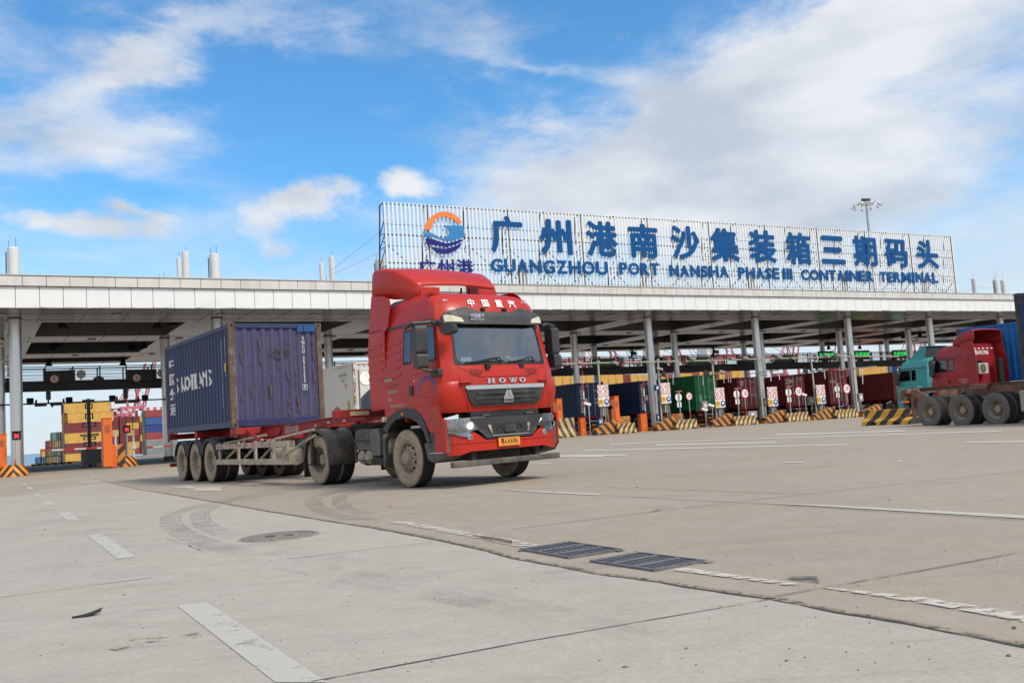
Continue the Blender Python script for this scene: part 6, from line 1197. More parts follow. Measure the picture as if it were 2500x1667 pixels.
# ---- islands with noses
def spot(px, py): return gg(px, py)
def island(u, v0, v1=26, w=1.5, lab='', mat=None):
    i_ = gthing('lane_island', lab, 'kerb island', u, v0, 0, 'raised kerb islands between the truck lanes'); L = v1 - v0; z0, z1 = gh(u, v0), gh(u, v1)
    MB().prism([(0, -.05 + z0), (0, z0 + .22), (L, z1 + .22), (L, z1 - .05)], -w / 2, w / 2, 'x').build('kerb', ST_K, i_, bevel=.02); MB().prism([(.12, z0 + .2), (.12, z0 + .224), (L - .1, z1 + .224), (L - .1, z1 + .2)], -w / 2 + .12, w / 2 - .12, 'x').build('island_top', M_ISLE, i_)
def nose(px, py, wpx, hpx, lab, label2='', rz=0.0):
    u, v = spot(px, py); z = gh(u, v); w = abs(gq(px + wpx / 2, py, v)[0] - gq(px - wpx / 2, py, v)[0]); h = w * hpx / wpx * .98; o = gthing('striped_island_nose', lab, 'crash nose', u, v, z, 'rounded orange and black striped noses of the lane islands', rz=rz); P = []
    for i in range(9):
        f = i / 8; r_ = [1.0, .985, .95, .89, .80, .66, .47, .25, .01][i]; zz = h * [0, .16, .36, .55, .70, .84, .94, .99, 1.0][i]; P.append([(w / 2 * r_ * cos(t), .75 + .75 * r_ * sin(t), zz) for t in [pi + pi * k / 20 for k in range(21)]] + [(w / 2 * r_, 2.2, zz * .96), (-w / 2 * r_, 2.2, zz * .96)]); P[-1].append(P[-1][0])
    MB().grid(P).build('nose_block', ST_CH, o, smooth=True); return u, v, w
n1 = nose(33, 1163, 82, 33, 'rounded orange and black chevron nose at the far left behind the traffic cone'); n2 = nose(307, 1139, 69, 30, 'rounded orange and black chevron nose right of the tall orange cabinet')
island(n1[0], n1[1] + 1.5, 24, 1.5, 'kerb island under the far left steel column'); island(n2[0], n2[1] + 1.5, 24, 1.4, 'kerb island behind the nose right of the orange cabinet')
# traffic cone
u, v = spot(37, 1160); v -= 1.2; o = gthing('traffic_cone', 'red and white banded traffic cone in front of the far left nose', 'cone', u, v, gh(u, v))
MB().lathe([(.17, .03), (.145, .12), (.145, .12)], 20, ax='z').build('body', pbr('cone_red', (.62, .04, .03), .5), o, smooth=True); MB().lathe([(.145, .12), (.125, .24)], 20, ax='z').lathe([(.105, .38), (.085, .50)], 20, ax='z').build('white_band', M_WHITE, o, smooth=True); MB().lathe([(.125, .24), (.105, .38)], 20, ax='z').lathe([(.085, .50), (.04, .78), (.001, .79)], 20, ax='z').build('red_band', MATS['cone_red'], o, smooth=True)
MB().prism(rrect(-.24, .24, -.24, .24, .05), 0, .04, 'z').build('base', M_GASK, o, bevel=.005)
# red lane signals on poles
for (px, py, pb, lab) in ((40, 1063.5, 1130, 'red lane signal on a white pole at the far left column'), (309.5, 1048, 1112, 'red lane signal on a white pole over the second nose')):
    v = n1[1] + .9 if px < 100 else n2[1] + .9; a, b = gq(px, py, v), gq(px, pb, v); o = gthing('lane_signal', lab, 'signal', a[0], v, 0, 'red lane signals on white poles'); MB().cyl((0, 0, b[1] - .1), (0, 0, a[1]), .05, n=10).build('pole', M_LIME, o)
    h = MB().box(-.19, .19, -.08, .1, -.2, .2, M=Matrix.Translation((0, 0, a[1]))).build('housing', M_LAMP, o, bevel=.02)
    MB().box(-.12, .12, -.09, -.082, -.028, .028, M=Matrix.Translation((0, 0, a[1])) @ Matrix.Rotation(R(45), 4, 'Y')).box(-.12, .12, -.0925, -.085, -.028, .028, M=Matrix.Translation((0, 0, a[1])) @ Matrix.Rotation(R(-45), 4, 'Y')).build('red_cross', M_REDL, h)
    MB().box(-.25, .25, -.2, -.06, .2, .22, M=Matrix.Translation((0, 0, a[1]))).build('visor', M_LAMP, h)
def pxbox(name, lab, cat, p0, p1, v, dep, m, part='body', group=None, z0=None, bevel=.015, rz=0.0):    # a cabinet whose front face fills a photo rectangle at lane depth v
    a, b = gq(*p0, v), gq(*p1, v); u = (a[0] + b[0]) / 2; w = abs(b[0] - a[0]); zt_, zb_ = max(a[1], b[1]), (min(a[1], b[1]) if z0 is None else z0)
    o = gthing(name, lab, cat, u, v, zb_, group, rz=rz); MB().box(-w / 2, w / 2, 0, dep, 0, zt_ - zb_).build(part, m, o, bevel=bevel); return o, w, zt_ - zb_
for p0, p1, v, lab in ((A4(-60, 1103), A4(68, 1400), n1[1] + 1.5, 'plain orange gate cabinet cut by the left frame edge'), (A4(980, 948), A4(1083, 1385), -1.5, 'tall orange gate cabinet in front of the yellow and maroon stack'), (D1(228, 908), D1(325, 1215), -1.5, 'tall orange cabinet beside the red cab headlight'), (D1(1052, 870), D1(1140, 1165), -1.5, 'tall orange cabinet between the two dark blue containers')):
    o, w, h = pxbox('gate_cabinet', lab, 'cabinet', p0, p1, v, .7, M_ORG, group='orange lane cabinets', z0=gh(0, 0) + .2 if p0[0] > 1000 else 0.1); (p0[0] > 1000 and MB().box(-w / 2 - .30, -w / 2 - .003, .03, .68, 0, h * .92).build('side_panel', M_ORGD, o)); MB().box(-w * .3, w * .3, -.006, 0, h * .7, h * .86).build('screen_recess', M_ORGD, o); MB().box(-w / 2 - .02, w / 2 + .02, -.03, .72, h, h + .04).build('cabinet_lid', M_ORG, o)
o, w, h = pxbox('ticket_booth', 'brown and grey booth body under the camera mast', 'booth', A4(790, 1235), A4(975, 1392), 8, 1.2, pbr('brown_wall', (.16, .12, .10), .7, var=.15), z0=.1); MB().box(-w * .28, w * .42, -.012, -.002, .05, h - .02).build('shutter', pbr('booth_grey', (.10, .10, .095), .6, var=.2), o)
for k in range(7): MB().box(-w * .28, w * .42, -.02, -.012, .1 + k * h / 8, .12 + k * h / 8).build('shutter_slat', M_RAIL, o)
for p0, p1, v, mm, lab in ((A4(975, 1215), A4(1065, 1393), -.4, 'hz', 'diagonal striped guard panel left of the second nose'), (A4(1125, 1195), A4(1200, 1300), -.4, 'hz', 'diagonal striped guard panel behind the second nose')):
    pxbox('striped_guard', lab, 'guard panel', p0, p1, v, .12, stripes('hazard_left', (.62, .22, .03), (.03, .028, .025), .7, -1.0, dirt=.3), group='striped guard panels by the tall orange cabinet', z0=.05)
pxbox('barrier_motor', 'small orange barrier motor box left of the second nose', 'barrier motor', A4(1065, 1200), A4(1120, 1330), -.7, .3, M_ORG, z0=.05)
pxbox('striped_guard', 'long low yellow striped guard rail in the distance on the left', 'guard panel', A4(300, 1383), A4(745, 1418), 30, .3, ST_YC)
def boom(pivot, tip, v, lab, r=.045):
    a, b = gq(*pivot, v), gq(*tip, v); L = math.hypot(b[0] - a[0], b[1] - a[1]); o = gthing('boom_arm', lab, 'boom barrier', a[0], v, a[1], 'red and white barrier booms'); o.rotation_euler = (0, 0, GA)
    ang = math.atan2(b[1] - a[1], b[0] - a[0]); m = MB().box(0, L, -.03, .03, -r, r).build('arm', ST_RW, o, bevel=.008); m.rotation_euler = (0, -ang, 0); MB().cyl((0, -.08, 0), (0, .12, 0), .09, n=12).build('hub', M_GREY, o); return o
boom(A4(1138, 1220), A4(400, 1253), 1.0, 'lowered red and white boom across lane one'); boom(A4(1660, 1203), A4(1393, 1225), 1.6, 'lowered red and white boom meeting the blue container')
boom(D1(640, 1250), D1(597, 495), -.6, 'raised red and white boom right of the first dark blue container side'); boom(D1(1510, 1190), D1(1467, 590), -.6, 'raised red and white boom left of the first tall column')
for p0, p1, v, lab in ((D1(568, 1180), D1(658, 1378), -.7, 'short orange barrier motor under the first raised boom'), (D1(1432, 1122), D1(1540, 1315), -.7, 'short orange barrier motor beside the first tall column foot')): o, w, h = pxbox('barrier_motor', lab, 'barrier motor', p0, p1, v, .35, M_ORG, group='orange barrier motors', z0=gh(0, v)); MB().box(-w / 2 - .02, w / 2 + .02, -.02, .37, h, h + .03).build('motor_lid', M_ORG, o); MB().cyl((.0, -.01, h * .35), (0, 0, h * .35), .04, n=10).build('lock', M_WHITE, o)
# white side poles at lane one and two
for px, yt, yb, v, lab in ((281.4, 1055, 1120, 1.0, 'white post holding the lane one boom'), (325.3, 1052, 1120, 1.6, 'white post right of the second nose signal')):
    a, b = gq(px, yt, v), gq(px, yb, v); o = gthing('white_post', lab, 'post', a[0], v, b[1], 'white posts near the second nose'); H = a[1] - b[1]; MB().cyl((0, 0, -.2), (0, 0, H), .055, n=10).lathe([(.07, H), (.07, H + .05), (.001, H + .07)], 10, ax='z').build('post_tube', M_WHITE, o); MB().box(-.12, .12, -.12, .05, .55, .75).build('bracket_box', M_WHITE, o, bevel=.01)
# curved white lamp arms at the left edge
for k, (yy, v) in enumerate(((60, 1.5), (268, 4), (310, 5), (450, 8))): a = gq(20, 780 + (yy + 90) / 3.92, v); r_ = .42; o = gthing('pipe_arm', 'curved white pipe arm at the left edge, %s from the top' % ordn[k], 'pipe', a[0], v, a[1], 'curved white pipe arms'); MB().tube([(0, 0, 0), (0, 0, .55), (-.08, 0, .75), (-.25, 0, .9), (-.5, 0, .98), (-1.2, 0, 1.0)], .055, 8).build('pipe', M_WHITE, o, smooth=True); MB().lathe([(.08, -.05), (.08, .05)], 10, ax='z').build('collar', M_GREY, o)
# ---- pale pole gantry of the right lanes
VG = -1.5
gt = gthing('sensor_gantry', 'pale painted pole gantry with cameras running along the right lanes', 'gantry', 0, VG, 0)
pp = [gq(*p, VG) for p in (D1(300, 402), D1(820, 388), E2(0, 325), E2(790, 300), E2(1480, 283), E2(2030, 268), E2(2352, 265), F3(560, 636))]
MB().tube([(a, 0, b) for a, b in pp], .05, 8).build('top_rail', M_LIME, gt)
for k, (p, q) in enumerate(((D1(822, 370), D1(872, 1290)), (D1(1680, 345), D1(1725, 1240)), (E2(205, 310), E2(262, 1075)), (E2(800, 285), E2(880, 1050)), (E2(1492, 270), E2(1578, 990)), (E2(2030, 255), E2(2105, 970)))):
    a, b = gq(*p, VG), gq(*q, VG); r_ = .075; MB().cyl((a[0], 0, a[1] + .1), ((a[0] + b[0]) / 2, 0, gh(a[0], VG)), r_, n=10).lathe([(r_ + .05, a[1] - .12), (r_ + .05, a[1] + .06)], 10, ax='z', c=(a[0], 0, 0)).build('upright', M_LIME, gt, smooth=True)
def garm(p, q, name='side_arm', r=.04, m=None): a, b = gq(*p, VG - .1), gq(*q, VG - .1); MB().cyl((a[0], -.1, a[1]), (b[0], -.1, b[1]), r, n=7).build(name, m or M_LIME, gt)
M_ARM = pbr('grey_arm', (.22, .22, .19), .5, .3)
for p, q in ((D1(1670, 582), D1(1898, 552)), (E2(30, 518), E2(440, 480)), (E2(690, 495), E2(1075, 445)), (E2(1330, 490), E2(1720, 432)), (E2(1840, 450), E2(2352, 392)), (E2(850, 510), E2(935, 505))): garm(p, q, m=M_ARM)
for p, q in ((D1(1820, 560), D1(1832, 690)), (D1(1895, 550), D1(1902, 700)), (E2(345, 490), E2(362, 615)), (E2(412, 485), E2(418, 605)), (E2(440, 480), E2(450, 608)), (E2(85, 515), E2(88, 640)), (E2(1068, 450), E2(1088, 570)), (E2(970, 470), E2(972, 590)), (E2(1665, 440), E2(1680, 560)), (E2(2165, 420), E2(2172, 628)), (E2(2130, 425), E2(2135, 530))): garm(p, q, 'hanging_sensor', .035, M_WHITE if p[0] > 1790 else M_LIME)
for x, y, k in [(*D1(1705, 470), 0), (*D1(1765, 545), 1), (*E2(130, 490), 1), (*E2(335, 465), 0), (*E2(1425, 455), 1), (*E2(480, 305), 0), (*D1(580, 390), 0), (*D1(1070, 385), 0), (*D1(1220, 380), 0), (*D1(1140, 350), 1), (*D1(2050, 320), 1), (*D1(2180, 325), 0), (*E2(1075, 265), 0), (*E2(1800, 290), 1), (*E2(1700, 250), 0), (*E2(230, 330), 0), (*E2(640, 285), 0), (*E2(1260, 290), 0), (*E2(1860, 250), 0)]:
    a = gq(x, y, VG - .15); M = Matrix.Translation((a[0], -.15, a[1])) @ Matrix.Rotation(.5 - .3 * (x % 3), 4, 'Z') @ Matrix.Rotation(R(12), 4, 'Y')
    (MB().box(-.26, .26, -.09, .09, -.08, .08, M=M) if k == 0 else MB().box(-.24, .24, -.06, .06, -.2, .2, M=M)).build('camera' if k == 0 else 'floodlight', M_GREY if k == 0 else M_LAMP, gt, bevel=.015)
# ---- notice boards with six round and square symbols
def board(P, lab, v=-1.8):
    q = [gq(*p, v) for p in P]; w = (q[1][0] - q[0][0] + q[2][0] - q[3][0]) / 2; h = (q[0][1] - q[3][1] + q[1][1] - q[2][1]) / 2; u = sum(a[0] for a in q) / 4; z = sum(a[1] for a in q) / 4
    o = gthing('notice_board', lab, 'notice board', u, v, z, 'notice boards of round signs at the lane entries'); MB().box(-w / 2, w / 2, 0, .03, -h / 2, h / 2).build('board', M_WHITE, o, bevel=.005)
    e = .02; MB().box(-w / 2, w / 2, -.008, -.002, h / 2 - e, h / 2).box(-w / 2, w / 2, -.008, -.002, -h / 2, -h / 2 + e).box(-w / 2, -w / 2 + e, -.0075, -.002, -h / 2 + e, h / 2 - e).box(w / 2 - e, w / 2, -.0075, -.002, -h / 2 + e, h / 2 - e).build('board_edge', pbr('pink_edge', (.5, .3, .3), .6), o)
    r = w * .215; x = w * .245
    roundsign(o, (-x, -.02, h * .33), r, '5'); roundsign(o, (x, -.02, h * .33), r, '30'); roundsign(o, (-x, -.02, h * .045), r, '', 'ban'); roundsign(o, (x, -.02, h * .045), r, '', 'ban')
    y_ = MB().box(-x - r, -x + r, -.02, 0, -h * .29 - r, -h * .29 + r).build('yellow_square', M_YSIGN, o); MB().prism([(-r * .6, -r * .5), (r * .6, r * .1), (r * .6, r * .25), (-r * .1, -r * .05), (-r * .2, r * .6), (-r * .35, r * .6), (-r * .3, -r * .15)], -.024, -.0205, 'y', M=Matrix.Translation((-x, 0, -h * .29))).build('pictogram', M_INK, y_)
    b_ = disc(o, (x, -.02, -h * .29), r * 1.05, M_BSIGN, 0, 'blue_disc'); MB().prism([(r * .55 * cos(t), r * .1 + r * .45 * sin(t)) for t in [pi * k / 8 for k in range(9)]] + [(-r * .35, -r * .3), (r * .35, -r * .3)], -.024, -.021, 'y', M=Matrix.Translation((x, 0, -h * .29))).build('helmet', M_WHITE, b_)
    for s in (.1, .32): MB().cyl((w * s, .06, -h / 2), (w * s, .06, -z + gh(u, v)), .03, n=8).build('leg', M_STEEL, o)
    MB().box(-w * .1, w * .3, .1, .4, -h / 2 - .65, -h / 2 + .1).build('junction_box', M_GREY, o, bevel=.01); MB().lathe([(.13, -.1), (.14, .1), (.05, .2), (.001, .2)], 12, c=(w * .42, -.15, -h / 2 - .1)).build('loudspeaker', M_LAMP, o)
board([D1(815, 700), D1(972, 700), D1(988, 1010), D1(828, 1010)], 'notice board right of the first raised boom, nearest the red cab'); board([D1(1716, 672), D1(1846, 672), D1(1884, 965), D1(1732, 970)], 'notice board right of the first tall column, by the green container side')
board([E2(232, 680), E2(355, 670), E2(388, 932), E2(258, 940)], 'notice board just right of the green container doors'); board([E2(920, 668), E2(1045, 658), E2(1075, 910), E2(945, 922)], 'notice board right of the second tall column'); board([E2(1558, 640), E2(1670, 632), E2(1697, 880), E2(1578, 888)], 'notice board left of the rightmost maroon doors')
# round 10 signs and the backs of round signs, with light bars
for k, (p, q, r) in enumerate(((D1(2132, 865), D1(2145, 1215), 45 / 5.88), (E2(635, 750), E2(665, 1050), 48 / 5.345), (E2(1335, 725), E2(1358, 1010), 47 / 5.345), (E2(1963, 687), E2(1990, 970), 46 / 5.345))):
    v = -2.2; a = gq(*p, v); rr = gq(p[0] + r, p[1], v)[0] - a[0]; o = gthing('speed_sign', ['round red rimmed 10 sign before the green container', 'round red rimmed 10 sign left of the second tall column', 'round red rimmed 10 sign before the doors with three letters', 'round red rimmed 10 sign at the last leaning column'][k], 'speed sign', a[0], v, a[1], 'round 10 signs on poles'); roundsign(o, (0, 0, 0), rr, '10'); z = gh(a[0], v) - a[1]
    MB().cyl((0, .06, z), (0, .06, rr * .6), .035, n=8).build('pole', M_STEEL, o); MB().lathe([(.042, z * .52 - .3), (.042, z * .52 + .1)], 10, ax='z', c=(0, .06, 0)).build('red_sleeve', M_RSIGN, o)
for k, (p, q, r) in enumerate(((D1(1980, 880), D1(1998, 1215), 46 / 5.88), (E2(527, 760), E2(556, 1055), 40 / 5.345), (E2(1203, 735), E2(1232, 1025), 38 / 5.345), (E2(1838, 690), E2(1865, 975), 32 / 5.345))):
    v = -2.0; a = gq(*p, v); rr = gq(p[0] + r, p[1], v)[0] - a[0]; o = gthing('blank_round_sign', ['blank white round sign before the green container side', 'blank white round sign left of the second tall column', 'blank white round sign before the three lettered doors', 'blank white round sign before the rightmost maroon doors'][k], 'sign', a[0], v, a[1], 'blank white round signs on poles'); disc(o, (0, 0, 0), rr, M_WHITE, 0, 'face'); z = gh(a[0], v) - a[1]
    MB().cyl((0, -.06, z), (0, -.06, rr * 1.35), .04, n=8).build('pole', M_STEEL, o); MB().box(-rr * .65, rr * .65, -.02, .01, -rr * 2.4, -rr * 1.15).build('small_plate', M_WHITE, o); MB().box(-rr * .9, rr * .9, -.12, .0, rr * 1.3, rr * 1.52).build('light_bar', pbr('light_bar', (.6, .16, .1), .4), o, bevel=.01)
# ---- concrete barriers
def jersey(p0, p1, h, m, lab, group, ramp=False, v=-2.6, dep=.5):
    a, b = gq(*p0, v), gq(*p1, v); u0, u1 = a[0], b[0]; um = (u0 + u1) / 2; L = (u1 - u0); z = gh(um, v); o = gthing('concrete_barrier', lab, 'barrier', um, v, z, group)
    P = [(-.30, 0), (.30, 0), (.27, h * .2), (.12, h * .5), (.09, h), (-.09, h), (-.12, h * .5), (-.27, h * .2)]
    if ramp: w = MB().prism([(-L / 2, 0), (L / 2, 0), (L / 2, h), (L / 2 - .5, h), (-L / 2, h * .45)], -.12, .3, 'y').build('wedge', m, o, bevel=.02)
    else: w = MB().prism(P, -L / 2, L / 2, 'x').build('block', m, o, bevel=.02)
    for s in (-.28, .28): MB().prism([(s * L - .12, -.01), (s * L + .12, -.01), (s * L + .09, .09), (s * L - .09, .09)], -.32, .32, 'y').build('fork_slot', M_HOLE2, o)
    return um, L
GB = 'striped concrete barriers closing the lane islands'
bars = [(D1(785, 1405), D1(1100, 1400), D1(1350, 1385)), (D1(1660, 1350), D1(1930, 1335), D1(2240, 1325)), (E2(200, 1170), E2(488, 1165), E2(780, 1155)), (E2(888, 1130), E2(1172, 1120), E2(1458, 1110)), (E2(1520, 1088), E2(1805, 1080), E2(2090, 1070)), (E2(2160, 1045), E2(2420, 1040), None)]
nm_ = ['nearest the red cab', 'by the first tall column foot', 'under the green container doors', 'right of the second tall column', 'right of the three lettered doors', 'behind the front yellow barrier']
for k, (a, b, c) in enumerate(bars):
    jersey(a, b, .92, ST_YB, 'orange and black striped wedge barrier ' + nm_[k], GB, ramp=True)
    if c: jersey(b, c, .68, ST_YB2, 'worn yellow and black block barrier ' + nm_[k], 'worn yellow and black barrier blocks', v=-2.9)
    ui = gq(*b, -2.6)[0]; island(ui + .2, -2.2, 24, 1.6, 'kerb island ' + nm_[k])
jersey(D1(195, 1430), D1(482, 1385), 1.25, stripes('hazard_wall', (.55, .38, .14), (.05, .045, .04), .5, .35, dirt=.5), 'tall cream and black striped barrier panel beside the red bumper', None, ramp=False, v=-3.0)
for p0, p1, v, lab in ((D1(1072, 1160), D1(1292, 1275), -1.0, 'rust stained orange box between the striped wedge and column'), (D1(1880, 1118), D1(2050, 1235), -1.0, 'rust stained orange box before the green container')): pxbox('tool_box', lab, 'box', p0, p1, v, .8, pbr('rusty_orange', (.50, .22, .05), .7, dirt=(.16, .08, .04), da=.8, ds=4, dth=.46), group='rust stained orange boxes on the islands', z0=gh(0, 0) + .22)
for p0, p1, lab in ((E2(78, 852), E2(160, 962), 'grey meter box with a white face below the green doors'), (E2(850, 812), E2(945, 912), 'grey meter box right of the second tall column'), (E2(1475, 792), E2(1560, 895), 'grey meter box left of the fifth notice board'), (E2(2120, 752), E2(2182, 850), 'pale meter box right of the last leaning column'), (E2(680, 985), E2(800, 1060), 'beige box at the foot of the second tall column')):
    o, w, h = pxbox('meter_box', lab, 'box', p0, p1, -1.2, .3, M_GREY, group='meter boxes on the lane islands'); MB().box(-w * .22, w * .18, -.02, -.002, h * .3, h * .7).build('window', M_WHITE, o); MB().cyl((0, .1, 0), (0, .1, -max(.05, o.location.z - gh(0, 0))), .04, n=7).build('leg', M_STEEL, o)
# white and red delineator post, small camera poles, blue boxes
u_, z_ = gq(*D1(1862, 1200), -2); o = gthing('delineator_post', 'short red and white chevron post by the orange box', 'post', u_, -2, gh(u_, -2)); MB().cyl((0, 0, 0), (0, 0, .9), .1, n=12).build('post_tube', stripes('red_white_post', (.6, .04, .04), (.75, .74, .7), .3, .5, axis='Z', dirt=.1), o); MB().lathe([(.16, 0), (.16, .05), (.1, .06)], 12, ax='z').build('foot', M_GASK, o)
for k, (p, q) in enumerate(((D1(685, 975), D1(695, 1365)), (E2(120, 960), E2(128, 1145)), (E2(1415, 765), E2(1435, 1010)), (E2(205, 905), E2(215, 960)))):
    a, b = gq(*p, -1.9), gq(*q, -1.9); o = gthing('camera_pole', 'slim camera pole, %s from the left among the right lanes' % ordn[k], 'camera pole', a[0], -1.9, gh(a[0], -1.9), 'slim camera poles'); H = a[1] - gh(a[0], -1.9); MB().cyl((0, 0, 0), (0, 0, H), .035, n=8).lathe([(.2, 0), (.2, .04), (.05, .15)], 10, ax='z').build('pole', M_STEEL, o); MB().box(-.3, .25, -.09, .09, -.08, .08, M=Matrix.Translation((-.1, 0, H)) @ Matrix.Rotation(R(15), 4, 'Y')).build('camera', M_WHITE, o, bevel=.02)
for p0, p1, lab in ((D1(832, 1180), D1(882, 1275), 'blue cage box at the first pale upright'), (D1(1650, 700), D1(1708, 785), 'blue bracket box high on the second pale upright'), (D1(1675, 1120), D1(1705, 1215), 'blue box at the foot of the second pale upright')): o, w, h = pxbox('blue_box', lab, 'box', p0, p1, VG - .15, .2, pbr('blue_box', (.02, .11, .34), .5), group='blue boxes on the pale gantry'); MB().box(-w * .3, w * .3, -.01, 0, h * .3, h * .7).build('hatch', M_WHITE, o)
# the striped front barrier by the teal truck
u0 = gg(*F3(190, 1462)); u1 = gg(*F3(780, 1440)); 
um = ((u0[0] + u1[0]) / 2, (u0[1] + u1[1]) / 2); L = math.hypot(u1[0] - u0[0], u1[1] - u0[1]); ang = math.atan2(u1[1] - u0[1], u1[0] - u0[0])
o = gthing('concrete_barrier', 'yellow and black striped jersey barrier in front of the teal truck', 'barrier', um[0], um[1], gh(*um), rz=ang); h = .58
MB().prism([(-.36, 0), (.36, 0), (.34, h * .28), (.16, h * .5), (.12, h), (-.12, h), (-.16, h * .5), (-.34, h * .28)], -L / 2, L / 2, 'x').build('block', stripes('hazard_front', (.70, .36, .03), (.03, .028, .025), .62, -.75, dirt=.4), o, bevel=.02)
for s in (-.25, .2): MB().prism([(s * L - .14, -.01), (s * L + .14, -.01), (s * L + .1, .12), (s * L - .1, .12)], -.37, .37, 'y').build('fork_slot', M_HOLE2, o)
# ================================================================== TRUCKS QUEUING IN THE LANES
M_WANB = paint('lane_navy', (.03, .06, .16), .5, 0, (.1, .08, .07), .3, .55, .1); M_GRN = paint('lane_green', (.018, .30, .10), .5, 0, (.1, .12, .08), .4, .52, .1); M_MAR = paint('lane_maroon', (.30, .035, .035), .5, 0, (.28, .11, .09), .4, .52, .12); M_TAIL = pbr('tail_red', (.6, .03, .02), .4, emit=(1, .05, .02), es=.25); M_TAILO = pbr('tail_orange', (.8, .2, .04), .4); M_PLB = pbr('plate_blue', (.03, .12, .22), .5)
def q_truck(pl, v, m, key, lab, H=2.896, z=1.345, side=True):
    uL = gq(*pl, v)[0]; uc = uL + 1.219; g0 = gh(uc, v); loc = G(uc, v + 12.19, g0 + z)
    c = container('shipping_container', lab, 12.19, H, m, m, loc, GA + pi / 2, None, doors=True, nl=38); w = lambda n, s, y, zz, size, mm=M_WHITE, sx=1, up=(0, 0, 1), rt_=(0, -1, 0): text(n, s, mm, c, (-12.19 - .002, y, zz), rt_, up, size=size, bold=size * .02, depth=.001, sx=sx)
    T = skeletal_copy(G(uc, v + 6.09, g0), GA + pi / 2, lab)
    return c, T, w
def tail(T, m=None, plate='粤A2638挂'):
    tb = MB().box(-6.22, -6.12, -1.2, 1.2, .86, 1.04).build('tail_bar', M_CHAS, T, bevel=.01)
    for s in (-1, 1): MB().box(-6.235, -6.22, s * 1.15, s * .78, .89, 1.0).build('tail_light', M_TAILO, tb)
    MB().box(-6.235, -6.22, -.55, .55, .87, 1.02).build('tail_plate', M_PLB, tb); text('plate_text', plate, M_WHITE, tb, (-6.237, 0, .945), (0, -1, 0), size=.14, bold=.003, depth=.001, sx=.9)
    MB().box(-6.23, -6.222, -.22, .22, .58, .74).build('number_plate', pbr('plate_yellow', (.7, .35, .04), .5), tb); MB().box(-6.15, -6.05, -1.15, 1.15, .42, .52).box(-6.1, -6.05, -.75, -.65, .5, .9).box(-6.1, -6.05, .65, .75, .5, .9).build('under_bar', M_REDS, tb)
_sk = []
def skeletal_copy(loc, rz, lab):
    if not _sk: _sk.append(skeletal('semi_trailer', '', loc, rz, M_REDS, (-1.9 - 2.2, -3.24 - 2.2 + .0, -5.3 + .0)[0:0] or (-2.9, -4.2, -5.5), guard=False, detail=False, mid=False, wings=False)); t = _sk[0]
    else: t = dup(_sk[0], loc, rz); 
    return t
gp_ = 'semi-trailers queuing in the lanes'
specs = [(D1(520, 670), M_WANB, 'wan1', 'dark blue container with white letter boards behind the first raised boom', 'dark trailer under the first dark blue container', '粤AV575挂'), (D1(1400, 690), M_WANB, 'wan2', 'dark blue container half hidden by the first tall column', 'dark trailer under the half hidden dark blue container', '粤AF912挂'),
         (D1(2200, 600), M_GRN, 'grn', 'green container with shut doors in the third lane', 'dark trailer under the green container', '粤A2636挂'), (E2(520, 530), M_MAR, 'mar', 'maroon container with a white square logo left of the second tall column', 'dark trailer under the maroon container with the square logo', '粤AJT306挂'),
         (E2(1145, 530), M_MAR, 'zim', 'maroon container with three big white letters on the doors', 'dark trailer under the three lettered container', '粤A4T60挂'), (E2(1715, 470), M_MAR, 'tex', 'rightmost maroon container with white lower case lettering', 'dark trailer under the rightmost maroon doors', '粤B1228挂'), (F3(480, 820), M_MAR, 'last', 'dark maroon container side left of the teal cab', 'dark trailer behind the teal cab', '粤B7H21挂')]
M_WSYM = pbr('door_white', (.72, .72, .7), .5)
Ts = []
